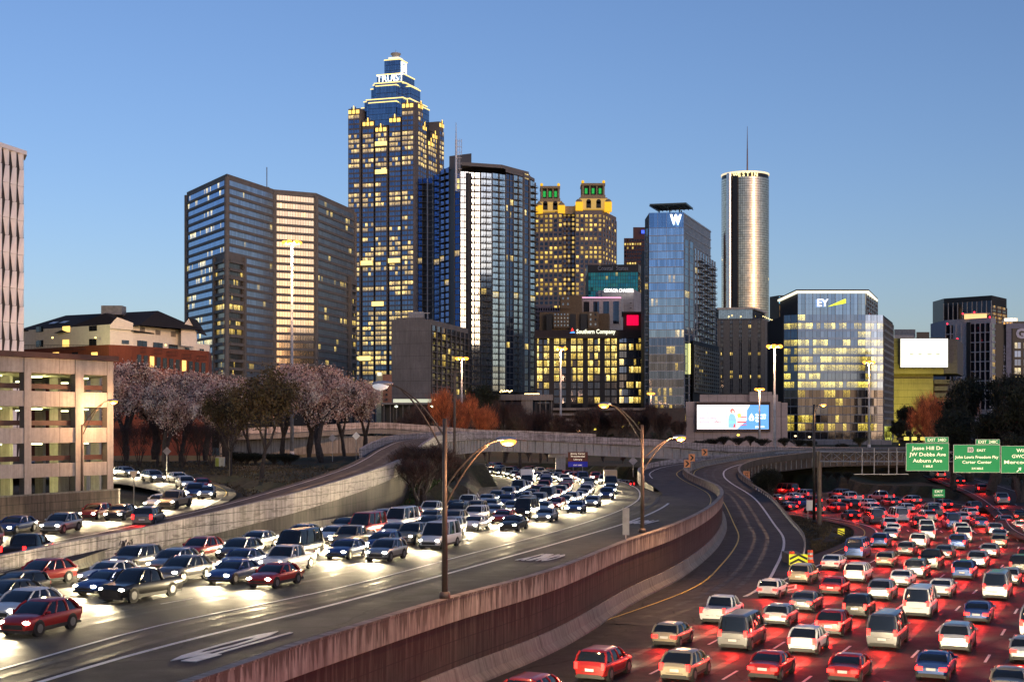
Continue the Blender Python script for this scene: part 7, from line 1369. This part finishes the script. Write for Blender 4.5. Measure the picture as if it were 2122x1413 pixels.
def car_meshes(ty):
    T = TYPES[ty]; out = {}; m = MB(); rows = []
    for (x, zt, hw) in T['st']:
        zl = .24 if abs(x) < T['L'] / 2 - .2 else .34
        h = [(0, zt + .03), (hw * .6, zt + .015), (hw * .9, zt - .03), (hw, zt - .16), (hw * 1.0, (zt + zl) / 2), (hw * .97, zl + .1), (hw * .9, zl)]
        rows.append([Vector((x, -y, z)) for y, z in reversed(h)] + [Vector((x, y, z)) for y, z in h[1:]])
    m.grid([list(r) for r in rows]); m.face(list(rows[0])); m.face(list(reversed(rows[-1])))
    c0, c1 = T['cb']; r0, r1 = T['rf']; zb, zr = T['zb'], T['zr']; hw = T['W'] / 2 * .955; hr = hw * .82
    def rr(x0, x1, h, z, r, bow=0):
        pts = []
        for (cx_, cy_, a0) in ((x1 - r, h - r, 0), (x0 + r, h - r, 90), (x0 + r, -h + r, 180), (x1 - r, -h + r, 270)):
            for k in range(4): a = R(a0 + k * 30); pts.append(Vector((cx_ + r * math.cos(a), cy_ + r * math.sin(a), z)))
        return pts
    ra = rr(c0, c1, hw, zb - .05, .22); rb_ = rr((c0 * .45 + r0 * .55), (c1 * .45 + r1 * .55), hw * .45 + hr * .55 + .03, (zb + zr) / 2 + .03, .22); rc_ = rr(r0, r1, hr, zr - .11, .22); rd = rr(r0 + .1, r1 - .12, hr - .09, zr - .03, .2); re_ = rr(r0 + .4, r1 - .4, hr - .35, zr, .15)
    g = MB(); g.grid([ra + [ra[0]], rb_ + [rb_[0]], rc_ + [rc_[0]]]); out['windows'] = g
    m.grid([rc_ + [rc_[0]], rd + [rd[0]], re_ + [re_[0]]]); m.face(re_)
    def gp(f, s_, t_):       # point on the glass side
        A = Vector((c0 + (c1 - c0) * f, s_ * (hw + .008), zb - .04)); M_ = Vector((c0 * .45 + r0 * .55 + ((c1 - c0) * .45 + (r1 - r0) * .55) * f, s_ * (hw * .45 + hr * .55 + .04), (zb + zr) / 2 + .03)); B = Vector((r0 + (r1 - r0) * f, s_ * (hr + .008), zr - .1)); return (A, M_, B)[t_]
    for s_ in (-1, 1):
        for f, w_ in ((.03, .07), (.97, .05), *(((.5, .05),) if ty in ('sedan', 'pickup', 'hatch') else ((.34, .06), (.66, .05)))): m.path([gp(f, s_, 0), gp(f, s_, 1), gp(f, s_, 2)], w_, 5)
        m.ell((c1 - .35, s_ * (hw + .14), zb + .07), (.11, .13, .09), 8, 5); m.tube((c1 - .35, s_ * (hw - .05), zb), (c1 - .35, s_ * (hw + .1), zb + .05), .03, n=5)
    if ty == 'truck': m.box(-3.8, 1.15, -1.12, 1.12, 1.02, 3.2)
    if ty == 'pickup': m.box(-2.7, -1.0, -.8, .8, 1.14, 1.15)
    out['body'] = m
    tr = MB(); L2 = T['L'] / 2; fz = T['st'][-1][1]
    tr.box(L2 - .12, L2 + .02, -T['W'] * .3, T['W'] * .3, .38, fz - .08); tr.box(-L2 - .02, -L2 + .1, -T['W'] * .38, T['W'] * .38, .3, .42)
    for x in T['wb']:
        for s_ in (-1, 1): tr.tube((x, s_ * (T['W'] / 2 - .22), T['wr']), (x, s_ * (T['W'] / 2 + .0), T['wr']), T['wr'] + .07, n=16)
    tr.box(-L2 + .05, L2 - .05, -T['W'] * .46, T['W'] * .46, .2, .34)
    for s_ in (-1, 1): tr.box(-T['L'] * .3, T['L'] * .28, s_ * (T['W'] / 2 - .05) - .03, s_ * (T['W'] / 2 - .05) + .03, .26, .4)
    tr.box(-L2 - .03, -L2 + .03, -.5, .5, T['st'][0][1] - .35, T['st'][0][1] - .33)
    out['trim'] = tr
    out['headlight'] = []; out['taillight'] = []
    for s_ in (-1, 1):
        h = MB(); h.ell((L2 - .12, s_ * T['W'] * .37, fz - .02 + .05), (.14, .2, .09), 10, 6); out['headlight'].append(h)
        k = MB(); zt_ = T['st'][0][1]; 
        if ty in ('suv', 'van', 'pickup', 'crossover'): k.box(-L2 - .03, -L2 + .08, s_ * T['W'] * .42 - .1, s_ * T['W'] * .42 + .1, zt_ - .2, zt_ + .2)
        else: k.box(-L2 - .02, -L2 + .15, s_ * T['W'] * .36 - .2, s_ * T['W'] * .36 + .2, zt_ - .12, zt_ + .08)
        out['taillight'].append(k)
    p = MB(); p.box(-L2 - .04, -L2 + .02, -.26, .26, .6, .75); out['plate'] = p
    out['wheels'] = []
    for x in T['wb']:
        for s_ in (-1, 1):
            w = MB(); w.tube((x, s_ * (T['W'] / 2 - .2), T['wr']), (x, s_ * (T['W'] / 2 + .02), T['wr']), T['wr'], n=18); rm = MB(); rm.tube((x, s_ * (T['W'] / 2), T['wr']), (x, s_ * (T['W'] / 2 + .035), T['wr']), T['wr'] * .62, n=14); out['wheels'].append((w, rm))
    return out
CM = {}
for ty in TYPES:
    c = car_meshes(ty); d = {}
    for k, m in c.items():
        if k in ('headlight', 'taillight'): d[k] = m
        elif k == 'wheels': d[k] = [(w.mesh('wheel', M_tyre), r_.mesh('rim', M_rim)) for w, r_ in m]
        elif k == 'body': d[k] = {cn: m.mesh('body', pm, smooth=True) for cn, pm in PAINTS.items()}; [q_.set_sharp_from_angle(angle=R(38)) for q_ in d[k].values()]
        elif k == 'windows': d[k] = m.mesh('windows', M_cgl, smooth=True); d[k].set_sharp_from_angle(angle=R(50))
        elif k == 'trim': d[k] = m.mesh('trim', M_trim)
        elif k == 'plate': d[k] = m.mesh('licence_plate', M_plate)
    d['hl'] = {s: [h.mesh('headlight', s_m, smooth=True) for h in d['headlight']] for s, s_m in (('on', M_hl), ('off', M_hlr))}
    d['tl'] = {s: [h.mesh('taillight', s_m) for h in d['taillight']] for s, s_m in (('on', M_tl), ('off', M_tld))}
    # one-mesh far version
    for mode in ('white', 'red'):
        for cn, pm in PAINTS.items():
            a = MB()
            def add(mm, k):
                b0 = len(a.v); a.v += mm.v; a.f += [tuple(i + b0 for i in f) for f in mm.f]; a.m += [k] * len(mm.f); a.uv += mm.uv
            add(c['body'], 0); add(c['windows'], 1); add(c['trim'], 2)
            for h in c['headlight']: add(h, 3)
            for h in c['taillight']: add(h, 4)
            for w, r_ in c['wheels']: add(w, 5)
            d[(mode, cn)] = a.mesh('car', [pm, M_cgl, M_trim, M_hl if mode == 'white' else M_hlr, M_tl if mode == 'red' else M_tld, M_tyre])
    CM[ty] = d
LD = {}
def lamp_data(mode, k=1.0):
    key = (mode, k)
    if key in LD: return LD[key]
    if mode == 'white': l = bpy.data.lights.new('headlight_beam', 'SPOT'); l.energy = 6500 * k; l.color = (1, .80, .48); l.spot_size = R(110); l.spot_blend = 1; l.shadow_soft_size = .35
    else: l = bpy.data.lights.new('taillight_glow', 'SPOT'); l.energy = 700 * k; l.color = (1, .03, .02); l.spot_size = R(150); l.spot_blend = .9; l.shadow_soft_size = .2
    LD[key] = l; return l
NCAR = [0]
def car(ty, cn, pos, hd, tilt, mode, label, group, detailed):
    nm = {'sedan': 'parked_car', 'suv': 'suv', 'pickup': 'pickup_truck', 'van': 'van', 'truck': 'box_truck', 'hatch': 'hatchback', 'crossover': 'suv'}[ty]; nm = 'car' if ty == 'sedan' else nm
    d = CM[ty]; L2 = TYPES[ty]['L'] / 2; NCAR[0] += 1
    if detailed:
        t = thing(nm, label, {'sedan': 'car', 'suv': 'car', 'pickup': 'pickup', 'van': 'van', 'truck': 'truck', 'hatch': 'car', 'crossover': 'car'}[ty], tuple(pos), group)
        def ch(n_, me, par=t): o = bpy.data.objects.new(n_, me); COL.objects.link(o); o.parent = par; return o
        ch('body', d['body'][cn]); ch('windows', d['windows']); ch('trim', d['trim'])
        for h in d['hl']['on' if mode == 'white' else 'off']: ch('headlight', h)
        for h in d['tl']['on' if mode == 'red' else 'off']: ch('taillight', h)
        if mode == 'red': ch('licence_plate', d['plate'])
        for w, r_ in d['wheels']: wo_ = ch('wheel', w); ch('rim', r_, wo_)
    else:
        t = bpy.data.objects.new(nm, d[(mode, cn)]); COL.objects.link(t); t.location = pos; tag(t, label, {'sedan': 'car', 'suv': 'car', 'pickup': 'pickup', 'van': 'van', 'truck': 'truck', 'hatch': 'car', 'crossover': 'car'}[ty], group)
    t.rotation_euler = (0, tilt, hd)
    lo = bpy.data.objects.new('headlight_beam' if mode == 'white' else 'taillight_glow', lamp_data(mode)); COL.objects.link(lo); lo.parent = t
    if mode == 'white': lo.location = (L2 + .25, 0, .75); lo.rotation_euler = (0, R(-90 + 14) + math.pi, 0); lo.rotation_euler = Vector((-1, 0, .22)).to_track_quat('Z', 'Y').to_euler()
    else: lo.location = (-L2 - .25, 0, .9); lo.rotation_euler = Vector((1, 0, .6)).to_track_quat('Z', 'Y').to_euler()
    if mode == 'red' and pos[1] < 190: l2 = bpy.data.objects.new('headlight_beam', lamp_data('white', .34)); COL.objects.link(l2); l2.parent = t; l2.location = (L2 + .25, 0, .75); l2.rotation_euler = Vector((-1, 0, .3)).to_track_quat('Z', 'Y').to_euler()
    return t
rc = random.Random(77)
NW = ['twenty-' + w for w in 'first second third fourth fifth sixth seventh eighth ninth'.split()] + ['thirtieth'] + ['thirty-' + w for w in 'first second third fourth fifth sixth seventh eighth ninth'.split()] + ['fortieth'] + ['forty-' + w for w in 'first second third fourth fifth sixth seventh eighth ninth'.split()]
ORD = ['first', 'second', 'third', 'fourth', 'fifth', 'sixth', 'seventh', 'eighth', 'ninth', 'tenth', 'eleventh', 'twelfth', 'thirteenth', 'fourteenth', 'fifteenth', 'sixteenth', 'seventeenth', 'eighteenth', 'nineteenth', 'twentieth'] + NW
TW = dict(hatch='hatchback', crossover='crossover', sedan='saloon car', suv='estate car', pickup='pickup truck', van='van', truck='box truck')
def lane(path, s0, s1, gap, mode, where, group, rev, colours, dmax=150, trucks=.025):
    s = s0 + rc.uniform(0, gap[0]); k = 0; Lp = clen(path)
    while s < min(s1, Lp - 5):
        ty = rc.choices(['sedan', 'hatch', 'crossover', 'suv', 'pickup', 'van', 'truck'], [34, 14, 20, 18, 10, 6, 100 * trucks])[0]; p, d = at_s(path, s)
        px = p.x / max(1, p.y) * F + 1061; L = TYPES[ty]['L']
        if -140 < px < 2260 and p.y > 50:
            cn = rc.choice(colours); hd = math.atan2(d.y, d.x) + (math.pi if rev else 0); tilt = -math.asin(max(-1, min(1, d.z))) * (-1 if rev else 1)
            lab = '%s %s, %s from the near end, %s' % (cn, TW[ty], ORD[k], where)
            car(ty, cn, p + Vector((0, 0, .03)), hd, tilt, mode, lab, group, p.y < dmax); k += 1
        s += L + rc.uniform(*gap)
lc = ['white', 'silver', 'white', 'beige', 'silver', 'grey', 'black', 'blue', 'red']
for i, o in enumerate((4.6, 8.3, 12.0, 15.7, 19.2)):
    pth = [Vector((p.x, p.y, zH(p.x, p.y))) for p in off(HC, -o, 0, 4)]
    lane(pth, 4, 440, (2.4, 6.0) if i else (7, 18), 'white', ['nearest headlight lane of left freeway', 'second headlight lane of left freeway', 'middle headlight lane of left freeway', 'fourth headlight lane of left freeway', 'farthest headlight lane of left freeway'][i], 'cars coming toward the camera on the left freeway', True, lc)
for i, o in enumerate((2.1, 6.5, 10.9, 15.2, 19.6, 24.0)):
    lane(gpath(o), 12, 400, (4.5, 11) if i != 2 else (3.5, 9), 'red', ['leftmost red-light lane of right freeway', 'second red-light lane of right freeway', 'third red-light lane of right freeway', 'fourth red-light lane of right freeway', 'fifth red-light lane of right freeway', 'sixth red-light lane of right freeway'][i], 'cars driving away on the right freeway', False, lc)
LOm = [a.lerp(b, .5) for a, b in zip(resample(LI, 90), resample(LO, 90))]
for i, f_ in enumerate((.42, .6)):
    lane([a.lerp(b, f_) for a, b in zip(resample(LI, 90), resample(LO, 90))], 10, 175, (6, 13), 'white', ['inner lane of loop road', 'outer lane of loop road'][i], 'cars on the loop road', True, lc, trucks=0)
lane(off(AR, -2), 20, 200, (16, 30), 'red', 'dark arterial road under the exit signs', 'cars on the arterial road', False, lc, trucks=0)
lane([a.lerp(b, .87) for a, b in zip(resample(LI, 90), resample(LO, 90))], 6, 42, (14, 22), 'red', 'ramp lane beside the white weathered wall', 'cars entering the climbing ramp', False, lc, trucks=0)
for (px, ty, cn, l_) in ((15, 'sedan', 'silver', 'silver car parked on the lowest garage level at the left edge'), (105, 'pickup', 'white', 'white pickup parked on the lowest garage level between two columns')):
    p = e0.lerp(e1, onf(px)) + Vector((0, 6)); d = CM[ty]; t = thing('parked_car' if ty == 'sedan' else 'parked_pickup', l_, 'car' if ty == 'sedan' else 'pickup', (p.x, p.y, 3.9), 'vehicles parked in the garage'); t.rotation_euler = (0, 0, R(-10 if ty == 'pickup' else 20))
    for n_, me in (('body', d['body'][cn]), ('windows', d['windows']), ('trim', d['trim'])): o = bpy.data.objects.new(n_, me); COL.objects.link(o); o.parent = t
    for h in d['hl']['off']: o = bpy.data.objects.new('headlight', h); COL.objects.link(o); o.parent = t
    for h in d['tl']['off']: o = bpy.data.objects.new('taillight', h); COL.objects.link(o); o.parent = t
    for w, r_ in d['wheels']: o = bpy.data.objects.new('wheel', w); COL.objects.link(o); o.parent = t
print('cars', NCAR[0])
